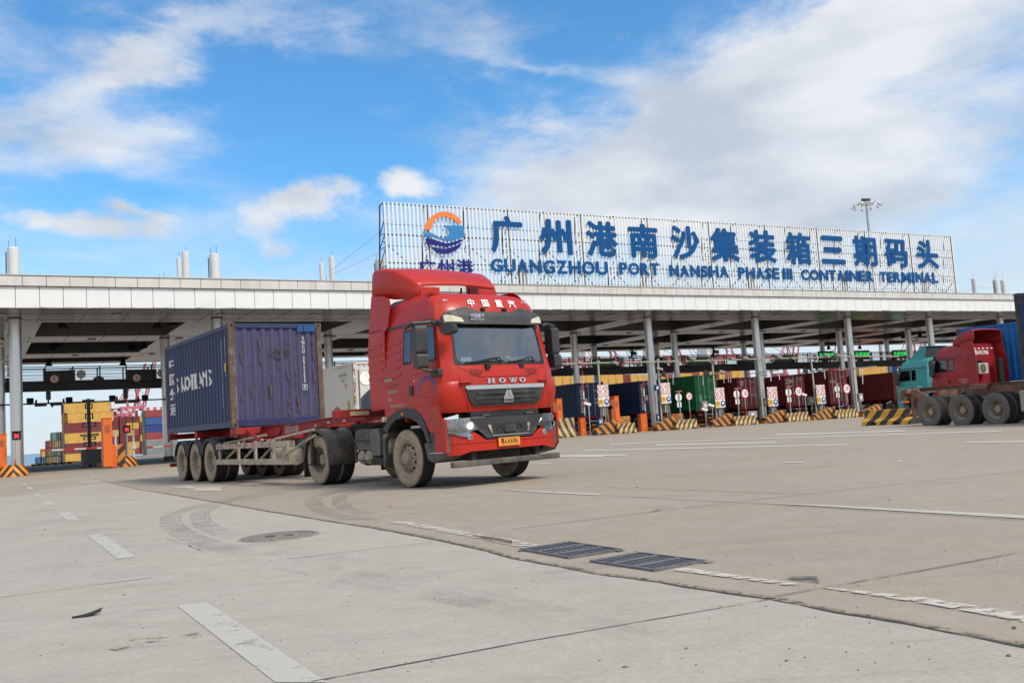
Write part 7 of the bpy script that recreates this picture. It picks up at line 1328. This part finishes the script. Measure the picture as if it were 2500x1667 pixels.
for k, (p, m, key, lab, tl, plate) in enumerate(specs):
    c, T, w = q_truck(p, 4.5, m, key, lab, H=2.896 if key in ('grn', 'tex') else 2.591, z=1.30); Ts.append((T, tl, plate))
    if key.startswith('wan'):
        for i in range(2): MB().box(-12.19 - .004, -12.188, .74, 1.0, 2.25 - i * 1.05 - .90, 2.25 - i * 1.05 + .05).build('letter_board', M_WSYM, c)
        for i, ch in enumerate('WANHAI'): text('board_letter', ch, M_INK if ch != 'A' else M_RSIGN, c, (-12.197, .87, 2.14 - (i % 3) * .30 - (i // 3) * 1.05), (0, -1, 0), size=.28, bold=.01, depth=.001)
        MB().lathe([(.09, -12.193), (.001, -12.193)], 14, ax='x', c=(0, .30, 2.35)).box(-12.195, -12.189, .35, .62, 1.05, 1.4).box(-12.195, -12.189, -.62, -.45, .9, 1.1).build('door_mark', M_WSYM, c)
        for z_, s_ in ((1.95, 'WHSU 612'), (1.8, '22G1'), (1.3, 'MAX GW'), (1.15, 'TARE'), (1.0, 'NET')): w('door_text', s_, -.62, z_ - .0, .13)
    if key == 'grn':
        w('door_text', 'TEMU 8371', -.62, 2.4, .12)
        for i in range(4): w('door_text', ('MAX', 'TARE', 'NET', 'CU')[i], -.62, 1.5 - i * .16, .10)
        MB().box(-12.197, -12.19, .55, .8, .75, 1.25).build('door_mark', M_WSYM, c)
    if key == 'mar':
        MB().box(-12.197, -12.19, .45, .85, 1.9, 2.25).build('logo_square', M_WSYM, c); MB().box(-12.2, -12.197, .45, .72, 1.98, 2.08).build('logo_bar', M_MAR, c); w('door_text', 'TEXU 5321', -.6, 2.15, .12)
        for i in range(5): w('door_text', ('MAX GW', 'TARE', 'NET', 'PAYLOAD', 'CU CAP')[i], -.6, 1.6 - i * .17, .09)
    if key == 'zim': w('door_lettering', 'ZIM', .62, 2.05, .52, M_WSYM, 1.15); w('door_text', 'ZIMU 2627', -.62, 2.3, .13); w('door_text', '45G1', -.7, 2.12, .12); w('door_text', 'NET', -.6, .9, .09)
    if key == 'tex':
        w('door_lettering', 'tex', .68, 1.95, .50, M_WSYM, 1.1); w('door_text', 'FSCU 9911', -.55, 2.3, .12); MB().box(-12.197, -12.19, .55, .8, 1.1, 1.3).build('door_mark', M_YSIGN, c)
        for i in range(4): w('door_text', ('MAX', 'TARE', 'NET', 'CU')[i], -.4, 1.5 - i * .15, .09)
for T, tl, plate in Ts: T['label'] = tl; T['category'] = 'trailer'; T['group'] = gp_
for T, tl, plate in Ts: tail(T, plate=plate)
# ================================================================== CONTAINER YARD
YC = {'yellow': (.62, .36, .08), 'maroon': (.17, .03, .035), 'grey': (.22, .24, .24), 'green': (.10, .22, .15), 'blue': (.03, .10, .28), 'red': (.30, .05, .045), 'teal': (.12, .26, .28), 'tan': (.42, .30, .15), 'deep blue': (.02, .05, .22), 'white': (.55, .55, .53)}
_yc = {}
def ymesh(col, L=12.19, H=2.9):
    k = (col, L, H)
    if k in _yc: return _yc[k]
    a = MB(); w = 1.21
    for s in (-1, 1): P = corrug(20, L - .3, -.05, -L / 2 + .15); a.grid([[(x, s * (w - .02 + d), .15) for x, d in P], [(x, s * (w - .02 + d), H - .12) for x, d in P]]); a.box(-L / 2, L / 2, s * w, s * (w - .08), 0, .15).box(-L / 2, L / 2, s * w, s * (w - .08), H - .12, H)
    for s in (-1, 1):
        a.box(s * L / 2, s * (L / 2 - .15), -w, -w + .14, 0, H).box(s * L / 2, s * (L / 2 - .15), w - .14, w, 0, H)
        a.box(s * (L / 2 - .02), s * (L / 2 - .08), -w + .14, -.02, .15, H - .12).box(s * (L / 2 - .02), s * (L / 2 - .08), .02, w - .14, .15, H - .12).box(s * L / 2, s * (L / 2 - .1), -w + .14, w - .14, 0, .13).box(s * L / 2, s * (L / 2 - .1), -w + .14, w - .14, H - .12, H)
        for y in (-.85, -.35, .35, .85): a.box(s * (L / 2 + .01), s * (L / 2 - .02), y - .025, y + .025, .12, H - .1)
        for z in (.75, 1.4, 2.1): a.box(s * (L / 2 - .01), s * (L / 2 - .02), -w + .2, w - .2, z, z + .12)
    a.box(-L / 2 + .05, L / 2 - .05, -w + .05, w - .05, H - .06, H - .03); a.box(-L / 2 + .2, L / 2 - .2, -w + .1, w - .1, .02, .1)
    o = a.build('x', pbr('yard_' + col.replace(' ', '_'), YC[col], .6, var=.12, vs=.5, dirt=(.15, .09, .06), da=.4, ds=.8, dth=.52)); me = o.data; bpy.data.objects.remove(o); _yc[k] = me; return me
def yard(col, u, v, z, rz, lab, grp, L=12.19, H=2.9): o = bpy.data.objects.new('shipping_container', ymesh(col, L, H)); COL.objects.link(o); o.location = G(u, v, z); o.rotation_euler = (0, 0, GA + rz); return tag(o, lab, 'container', grp)
rd = random.Random(11); tn = ['bottom', 'second', 'third', 'fourth', 'fifth', 'top', 'seventh']
def solve_v(x0, x1, y, w, lo=40, hi=900):
    for _ in range(50):
        m = (lo + hi) / 2
        if gq(x1, y, m)[0] - gq(x0, y, m)[0] > w: hi = m
        else: lo = m
    return m
# left stack: six tiers, long sides towards us
vA = solve_v(157, 270, 1040, 12.3); uA = gq(157, 1040, vA)[0] + 6.1; zt_ = gq(200, 982.5, vA)[1]; zb_ = gq(200, 1130, vA)[1]; HA = (zt_ - zb_) / 6
colsA = ['yellow', 'maroon', 'yellow', 'maroon', 'yellow', 'yellow']
for i in range(6):
    for r in range(4):
        cl = colsA[i] if r == 0 else rd.choice(['grey', 'tan', 'maroon', 'yellow']); yard(cl, uA + (rd.uniform(-.1, .1)) + (.8 if i == 4 and r == 0 else 0), vA + r * 2.55, zb_ + i * HA, 0, '%s container, %s tier, %s row back, big yellow and maroon stack' % (cl, tn[i], ordn[r]), 'big yellow and maroon stack on the left', H=HA - .02)
# middle left stack of door ends
vB = solve_v(B8(1345, 0)[0], B8(1430, 0)[0], 1080, 2.5); zt2 = gq(300, 1017, vB)[1]
for j in range(5):
    u = gq(B8(1215 + 92 * j, 0)[0], 1080, vB)[0] + 1.2 - (0.2 if j == 0 else 0)
    for i in range(6): cl = [['yellow', 'maroon', 'maroon'], ['maroon', 'maroon', 'maroon'], ['yellow', 'yellow', 'maroon'], ['red', 'yellow', 'maroon'], ['maroon', 'maroon', 'yellow']][j][i % 3]; yard(cl, u, vB + 6, zt2 - (6 - i) * 2.75, pi / 2, '%s container end, %s tier of column %s, stack under the crane' % (cl, tn[i], ordn[j]), 'stack of door ends under the crane on the left', H=2.72)
# right part: multicoloured stack beside the steel column
vC = vB - 30; cc_ = [['grey', 'green', 'red', 'blue', 'teal'], ['teal', 'green', 'grey', 'maroon', 'grey'], ['grey', 'grey', 'green', 'teal', 'blue']]
for i in range(6):
    zt3 = gq(*B8(1650, 682 + 103 * (5 - i)), vC)[1]
    for r in range(4):
        cl = {5: 'red', 4: 'blue', 3: 'deep blue', 2: 'red', 1: 'grey', 0: 'grey'}[i] if r == 0 else ['grey', 'green', 'teal', 'tan'][(i * 3 + r) % 4]; u0_ = gq(B8(1648, 0)[0], 1020, vC)[0]
        yard(cl, u0_ + 6.1, vC + r * 2.6, zt3 - 2.9, 0, '%s container, %s tier, %s row, mixed stack by dark column' % (cl, tn[i], ordn[r]), 'mixed colour stack left of the dark column')
# low distant row at the far left
for j in range(9):
    px = 98 + j * 6.5; vD = 330
    a = gq(px, 1100, vD)
    for i in range(1 + min(3, j // 2)): cl = ['blue', 'yellow', 'maroon', 'green', 'grey', 'tan', 'teal'][(j * 3 + i * 2) % 7]; yard(cl, a[0], vD + 4, -3.5 + i * 2.9, pi / 2, 'small distant %s container, %s tier, %s in low far left row' % (cl, tn[i], ordn[j]), 'low distant row of containers at the far left')
# long yard rows behind the right lanes: door ends
vR = solve_v(D1(1045, 0)[0], D1(1148, 0)[0], 930, 2.55); zr = gq(*D1(1200, 568), vR)[1]; x = 1325.0; j = 0
while x < 1790:
    u = gq(x, 930, vR)[0]; cl0 = rd.choice(['yellow'] * 5 + ['maroon'] * 2 + ['red']); zt4 = gq(x, 820 + (575 if x < 1600 else 560 if x < 1650 else 528) / 5.88 - (4 if 1660 < x else 0), vR)[1]
    for i in range(4): cl = cl0 if i == 3 else rd.choice(['yellow', 'maroon', 'yellow', 'blue', 'grey']); yard(cl, u + 1.25, vR, zt4 - (4 - i) * 2.92, pi / 2, '%s container end, %s tier, column %d of the long yellow row' % (cl, tn[i], j + 1), 'long yellow row of containers behind the right lanes')
    if j % 1 == 0 and x < 1620: cl = rd.choice(['maroon', 'maroon', 'yellow']); yard(cl, u + 1.25, vR + 16, zt4 + .9 - 2.9, pi / 2, '%s container end, rear tier above column %d of the long row' % (cl, j + 1), 'rear tier showing over the long yellow row')
    x2 = x
    while gq(x2, 930, vR)[0] < u + 2.53: x2 += .25
    x = x2; j += 1
# yellow and red containers far right under the walkway
for (x0, x1, y0, y1, v, cl, lab) in ((E2(2060, 0)[0], F3(345, 0)[0], F3(0, 750)[1], F3(0, 830)[1], 60, 'yellow', 'yellow container with an orange skirt seen above the dark maroon container'), (E2(1720, 0)[0], E2(1900, 0)[0], E2(0, 405)[1], E2(0, 480)[1], 60, 'red', 'crimson container seen behind the rightmost maroon doors'), (E2(1975, 0)[0], E2(2150, 0)[0], E2(0, 400)[1], E2(0, 500)[1], 64, 'red', 'crimson container left of the yellow one with the orange skirt'), (F3(345, 0)[0], F3(480, 0)[0], F3(0, 750)[1], F3(0, 830)[1], 62, 'deep blue', 'blue container end above the teal cab mirror')):
    a, b = gq(x0, y0, v), gq(x1, y1, v); w = abs(b[0] - a[0]); h = 2.9; zt_c = (a[1] + gq(x1, y0, v)[1]) / 2; o = yard(cl, (a[0] + b[0]) / 2, v, zt_c - h, 0, lab, None, L=round(w, 1), H=h)
    if cl == 'yellow': q = MB().box(-w / 2, w / 2, -1.235, -1.212, zt_c * 0 + .2, .95).build('orange_skirt', M_ORG, o); MB().box(-.5, .9, -1.26, -1.236, .35, .6).build('skirt_mark', M_WSYM, q)
    for i in range(1, 3): yard(['maroon', 'grey'][i - 1], (a[0] + b[0]) / 2, v, zt_c - h - i * 2.95, 0, 'container stacked %s below the %s' % (['directly', 'two'][i - 1], ' '.join(lab.split()[:8])), None, L=round(w, 1), H=h)
# ---- the truck with the white refrigerated container behind the red cab
M_REEF = pbr('reefer_white', (.60, .59, .55), .45, var=.05, dirt=(.42, .28, .16), da=.5, ds=.9, dth=.55, stretch=(1, 1, .3))
d = pdir(861, 882); zr_ = 4.25; t = (zr_ - CAMH) / d.z; Pc = CAM + d * t; az_ = R(31); fv = Vector((sin(az_), -cos(az_), 0)); lv = Vector((cos(az_), sin(az_), 0)); rzr = math.atan2(fv.y, fv.x)
base_ = Pc + lv * 1.219; rf = container('refrigerated_container', 'white refrigerated container with rusty edges between the blue container and red cab', 12.19, 2.896, M_REEF, M_REEF, (base_.x, base_.y, zr_ - 2.896), rzr, nl=3)
MB().box(.0, .06, -.95, .95, .55, 2.6).build('reefer_front', M_REEF, rf, bevel=.02); MB().prism(rpoly([(-.95, .35), (.95, .35), (.95, 1.7), (-.35, 1.7), (-.8, 1.35), (-.95, 1.2)], .03), .061, .075, 'x').build('machine_bay', pbr('reefer_dark', (.025, .035, .07), .6, var=.4, vs=9), rf); MB().lathe([(.3, .062), (.31, .09), (.001, .09)], 20, ax='x', c=(0, -.65, 2.1)).build('fan_cover', M_WHITE, rf)
for k in range(12): MB().cyl((.004, -1.15, .3 + k * .2), (.014, -1.15, .3 + k * .2), .022, n=6).build('rivet', M_RUST, rf)
MB().box(-.1, .004, -1.222, -1.12, .1, 2.8).build('rust_edge', worn('rust_edge', (.35, .12, .03), .47, 5, .8, .1, stretch=(1, 1, .3)), rf)
for s_, z_ in (('TTNU 821 548 1', 2.35), ('45R1', 2.1)): text('side_text', s_, M_INK, rf, (-1.4, -1.2225, z_), (1, 0, 0), size=.17, depth=.001)
MB().box(-1.0, -.8, -1.2235, -1.221, .55, 1.15).box(-1.2, -1.05, -1.2235, -1.221, 1.75, 1.95).build('side_sticker', M_YSIGN, rf)
tR = dup(_sk[0], (base_.x - fv.x * 6.09, base_.y - fv.y * 6.09, 0), rzr, 'dark semi-trailer under the white refrigerated container', group=gp_)
# ================================================================== SEA, CRANES, HILLS
m = bpy.data.materials.new('sea_water'); m.use_nodes = True; b = m.node_tree.nodes['Principled BSDF']; b.inputs['Base Color'].default_value = (.16, .27, .34, 1); b.inputs['Roughness'].default_value = .35
nz_ = node(m.node_tree, 'ShaderNodeTexNoise'); nz_.inputs['Scale'].default_value = .12; tcx = node(m.node_tree, 'ShaderNodeTexCoord'); bp_ = node(m.node_tree, 'ShaderNodeBump'); bp_.inputs['Strength'].default_value = .5; bp_.inputs['Distance'].default_value = .6; m.node_tree.links.new(tcx.outputs['Object'], nz_.inputs[0]); m.node_tree.links.new(nz_.outputs[0], bp_.inputs['Height']); m.node_tree.links.new(bp_.outputs[0], b.inputs['Normal'])
mb = MB(); mb.add([G(-4000, 420, -6), G(5000, 420, -6), G(9000, 9500, -6), G(-9000, 9500, -6), G(-9000, 420, -6)], [(0, 1, 2, 3, 4)]); tag(mb.build('sea', m), kind='structure')
M_CRR = pbr('crane_red_hazed', (.50, .13, .15), .6, var=.08, vs=.3); M_CRW = pbr('crane_white', (.72, .70, .70), .6)  # red paled towards pink: distance haze put into the colour
def crane(u, v, lab, sc=1.0, rz=0.0, boomup=True, z0=-3.5):
    c = gthing('quay_crane', lab, 'crane', u, v, z0, 'red and white quay cranes', rz=rz); c.scale = (sc, sc, sc)
    for x in (-9, 9):
        for y in (-8, 8): MB().box(x - .9, x + .9, y - .9, y + .9, 0, 40).build('leg', M_CRR, c)
    for z in (12, 38):
        a = MB()
        for y in (-8, 8): a.box(-9, 9, y - .7, y + .7, z, z + 2)
        for x in (-9, 9): a.box(x - .7, x + .7, -8.6, 8.6, z + .1, z + 1.9)
        a.build('portal_beam', M_CRR, c)
    for y in (-3, 3):
        g_ = MB().box(-20, 28, y - .9, y + .9, 36.5, 39).build('girder', M_CRR, c); a = MB()
        for k in range(8): a.box(-20 + k * 6, -20 + k * 6 + 3, y - .95, y + .95, 36.45, 39.05)
        a.build('white_band', M_CRW, g_)
    a = MB(); a.cyl((9, -3, 40), (5, 0, 62), .7, n=6).cyl((9, 3, 40), (5, 0, 62), .7, n=6).cyl((-9, -3, 40), (5, 0, 62), .5, n=6).cyl((-9, 3, 40), (5, 0, 62), .5, n=6); a.build('apex_frame', M_CRR, c)
    for y in (-3, 3):
        a = MB()
        for k in range(8):
            t0, t1 = k / 8, (k + 1) / 8; e = Vector((28 + 12 * .3, y, 38)); p0 = Vector((28 if not boomup else 12, y, 38)); p1 = Vector((70, y, 38)) if not boomup else Vector((26, y, 90)); a.cyl(p0.lerp(p1, t0), p0.lerp(p1, t1), .8 - .1 * (k % 2), n=5)
        a.build('boom', M_CRR, c)
    MB().box(-16, -6, -5, 5, 39, 45).build('machine_house', M_CRW, c); MB().box(-14, 0, -4, 4, 29, 33).build('trolley', M_CRR, c)
    a = MB()
    for k in range(5): a.cyl((5, 0, 62), (16 + 2 * k, 3 if k % 2 else -3, 45 + 9 * k) if boomup else (20 + 10 * k, 3 if k % 2 else -3, 39), .18, n=4)
    a.build('stay_rope', M_DARK, c); return c
a = gq(318, 1100, 560); crane(a[0], 560, 'red and white quay crane rising over the left stacks', .72, .2)
a = gq(296, 1100, 760); crane(a[0], 760, 'farther quay crane left of the nearer one', .8, .1)
for k, (px, v, sc) in enumerate(((1385, 330, .82), (1480, 350, .86), (1640, 360, .88), (1770, 380, .92), (1925, 430, .8), (2230, 470, .95), (2265, 560, 1.0), (2030, 600, .8))):
    a = gq(px, 1000, v); crane(a[0], v, 'quay crane under the canopy edge, %s from the left in the right lanes' % ordn[k], sc, 0, boomup=k in (4, 5, 6, 7))
# ================================================================== THE TRUCKS ON THE RIGHT
M_RUSTF = pbr('rusty_frame', (.16, .085, .065), .75, var=.2, vs=3, dirt=(.30, .17, .11), da=.7, ds=3, dth=.46)
w1 = Vector((13.95, 31.2, 0)); d3 = R(21.4); fv = Vector((sin(d3), -cos(d3), 0)); lv = Vector((cos(d3), sin(d3), 0)); P = pg(*F3(935, 1488), z=-.06); w1 = Vector((P.x, P.y, 0))
SA3 = math.atan2(fv.y, fv.x); SO3 = w1 + fv * 5.0 + lv * 1.22
t3 = skeletal('semi_trailer', 'rust brown skeletal trailer with three big wheels in front of the teal and red cabs', (SO3.x, SO3.y, -.06), SA3, M_RUSTF, (-5.0, -3.67, -2.34), guard=False, tm=M_TYREG, rm=M_RIM, wings=False, mid=False)
MB().box(-1.4, .4, -1.26, -1.2, .42, 1.05).box(-1.4, -1.3, -1.2, -.5, .9, 1.05).build('side_guard', M_GUARD, t3, bevel=.02)
for z in (.45, .92): MB().box(-1.2, 3.5, -1.24, -1.2, z, z + .13).build('guard_rail', M_GUARD, t3)
MB().box(-6.2, -6.0, -1.22, -.95, .95, 1.3).build('tail_corner', M_RUSTF, t3, bevel=.02); MB().box(-6.21, -6.2, -1.2, -1.0, 1.02, 1.1).box(-6.15, -5.9, -1.24, -1.1, .86, .93).build('tail_light', M_TAILO, t3)
MB().prism([(-6.0, 1.3), (-5.7, 1.3), (-5.2, 1.05), (-5.2, .95), (-6.0, .95)], -.98, -.93, 'y').build('tail_gusset', M_RUSTF, t3); MB().box(-5.85, -5.75, -1.1, -1.0, .35, 1.0).cyl((-5.8, -1.05, .9), (-5.3, -.6, .4), .03).build('lamp_post', M_RUSTF, t3)
for k in range(3): MB().box(-3.3 + k * .9, -3.18 + k * .9, -.513, -.511, 1.14, 1.19).build('beam_reflector', pbr('reflector_red', (.45, .02, .03), .3), t3)
M_DBL = paint('right_navy', (.014, .035, .11), .5, 0, (.13, .08, .06), .6, .5, .1)
Pc = None
_d = pdir(2477, 752); 
# 20 ft container carried in the middle of that trailer: its rear left edge stands at the right border of the picture
def cut(d, O, n): return CAM + d * ((O - CAM).dot(n) / d.dot(n))
q_ = cut(_d, SO3 - lv * 1.219, lv); xr_ = (q_ - SO3).dot(fv)
cR = container('shipping_container', 'dark blue container at the right frame edge on the rust brown trailer', 6.058, 2.591, M_DBL, pbr('dark_post', (.04, .035, .045), .7, var=.3, dirt=(.16, .09, .06), da=.5), (*(SO3 + fv * (xr_ + 6.058)).xy, 1.285), SA3, nl=22)
# ---- tractor copies with their own paint
def tractor_copy(loc, rz, paint_m, label, skip=(), trim=None):
    r = tk.copy(); COL.objects.link(r); r.location = loc; r.rotation_euler = (0, 0, rz); r['label'] = label
    def rec(a, b):
        for ch in list(a.children):
            if ch.name.split('.')[0] in skip: continue
            c = ch.copy(); COL.objects.link(c); c.parent = b
            if c.type == 'MESH' and c.material_slots and c.material_slots[0].material is M_RED: c.material_slots[0].link = 'OBJECT'; c.material_slots[0].material = paint_m
            rec(ch, c)
    rec(tk, r); return r
SK = ('lettering', 'roof_character', 'number_plate', 'plate_text', 'plate_border', 'plate_bolt', 'side_text', 'blue_character', 'side_badge', 'emblem', 'emblem_lettering', 'emblem_groove', 'name_letter', 'steering_wheel', 'phone_holder', 'paper_slip', 'pass_card', 'perforation', 'kerb_mirror', 'visor_plate', 'air_intake_stack')
M_CRIM = paint('crimson_paint', (.30, .016, .022), .4, .3, (.10, .05, .04), .4, .52); M_TEALP = paint('teal_paint', (.05, .33, .33), .45, .2, (.09, .11, .10), .35, .52)
HZ = GA + pi / 2; fN = GN; lN = -GF                       # heading into the lanes; the vehicle's left is -GF
def at_depth(px, py, Y): d = pdir(px, py); return CAM + d * (Y / d.y)
# red one: rear left edge of the side fairing seen at photo column 2386
Pq = at_depth(2386, 900, 44.5); O2 = Vector((Pq.x, Pq.y, 0)) + fN * 1.2 - lN * 1.24; z2 = -.12
t2 = tractor_copy((O2.x, O2.y, z2), HZ, M_CRIM, 'crimson tractor truck seen from behind with an air conditioner on its back wall', SK)
bk = MB().box(-.71, -.668, -1.05, 1.05, 1.5, 2.85).build('rear_wall', M_CRIM, t2, bevel=.02); rwn = MB().box(-.725, -.712, .05, .65, 2.2, 2.65).build('rear_window', M_GASK, t2, bevel=.005); MB().box(-.73, -.726, .09, .61, 2.24, 2.61).build('window_pane', glass('dark_glass', (.2, .25, .25), .2, .4), rwn)
ac = MB().box(-1.05, -.73, .12, .88, 1.98, 2.5).build('air_conditioner', pbr('ac_cream', (.50, .47, .38), .5, var=.06, dirt=(.3, .22, .15), da=.5), t2, bevel=.02); MB().lathe([(.20, -1.052), (.22, -1.06), (.20, -1.065)], 24, ax='x', c=(0, .56, 2.24)).lathe([(.001, -1.054), (.19, -1.054)], 24, ax='x', c=(0, .56, 2.24)).build('fan_grille', pbr('fan_dark', (.12, .10, .07), .6), ac)
for k in range(10): t_ = 2 * pi * k / 10; MB().cyl((-1.062, .56, 2.24), (-1.062, .56 + .2 * cos(t_), 2.24 + .2 * sin(t_)), .006, n=4).build('grille_wire', M_GREY, ac)
for k in range(3): text('rear_text', '粤AFU786'[k * 0:][:8], M_WHITE, t2, (-.674, .0, 3.02), (0, -1, 0), size=.26, bold=.006, depth=.001, sx=1.05) if k == 0 else None
for k in range(6): MB().box(-.68, -.672, -.95 + k * .34, -.78 + k * .34, 3.20, 3.26).build('rear_reflector', M_WHITE, t2)
MB().box(-.67, -.662, -1.08, 1.08, 2.86, 3.33).build('upper_rear_wall', M_CRIM, t2)
MB().cyl((-1.1, -.75, 1.2), (-1.1, -.75, 2.7), .16, n=14).box(-1.25, -.95, -.95, -.55, .9, 1.3).build('air_intake_stack', M_LAMP, t2, bevel=.01)
for y0, y1 in ((.7, .2), (.3, -.2), (-.1, -.6)): MB().tube([(-.75, y0, 1.5), (-1.1, (y0 + y1) / 2, 1.25), (-1.6, y1, 1.15)], .02).build('air_hose', M_LAMP, t2)
text('side_text', '准牵引总质量38000kg', M_FADE, t2, (-.45, 1.2525, 1.75), (-1, 0, 0), size=.075, bold=.001, sx=.75, depth=.001); text('side_text', '驾驶室限载2人', M_FADE, t2, (-.45, 1.2525, 1.63), (-1, 0, 0), size=.075, bold=.001, sx=.75, depth=.001)
# teal one
Pq = at_depth(2264, 930, 50.5); O3 = Vector((Pq.x, Pq.y, 0)) + fN * .66 - lN * 1.24
t4 = tractor_copy((O3.x, O3.y, -.2), HZ, M_TEALP, 'teal tractor truck with a wedge roof deflector waiting beside the crimson one', SK + ('roof_deflector', 'deflector_foot', 'deflector_strut', 'side_fairing')); t4.scale = (1, 1, .93)
dfl = MB(); dfl.prism([(.55, 3.42), (-.45, 3.42), (-.55, 4.15), (-.30, 4.18)], .95, .92, 'y').prism([(.55, 3.42), (-.45, 3.42), (-.55, 4.15), (-.30, 4.18)], -.95, -.92, 'y').add([(.55, .95, 3.43), (.55, -.95, 3.43), (-.3, -.95, 4.18), (-.3, .95, 4.18)], [(0, 1, 2, 3)]).add([(-.3, .95, 4.18), (-.3, -.95, 4.18), (-.55, -.95, 4.15), (-.55, .95, 4.15)], [(0, 1, 2, 3)]); dfl.build('roof_deflector', M_TEALP, t4, solid=.02)
MB().box(-.5, -.2, -.9, .9, 3.42, 4.05).build('deflector_inside', M_LAMP, t4)
text('side_text', 'X3000Pro', M_WHITE, t4, (-.15, 1.2525, 1.82), (-1, 0, 0), size=.10, bold=.002, sx=.8, depth=.001)
for k in range(11): t_ = R(175 - 17 * k); text('side_character', '广州南沙港集装箱运输队'[k], M_WHITE, t4, (.9 + .25 * cos(t_) * -1, 1.2525, 1.52 + .22 * sin(t_)), (-sin(t_), 0, cos(t_) * -1), (-cos(t_), 0, sin(t_)), size=.06, bold=.001, depth=.001)
# bright blue container on the teal truck's trailer
M_BRB = paint('bright_blue', (.008, .13, .40), .5, 0, (.03, .08, .14), .4, .55, .1)
ob = G(1.0 + 1.219, -24.0, 0)
cB = container('shipping_container', 'bright blue container with a rusty corner standing behind the crimson cab', 12.19, 2.896, M_BRB, M_RUST, (ob.x, ob.y, 1.42), HZ, nl=38); dup(_sk[0], (ob.x - fN.x * 6.09, ob.y - fN.y * 6.09, -.03), HZ, 'dark semi-trailer under the bright blue container', group=gp_)
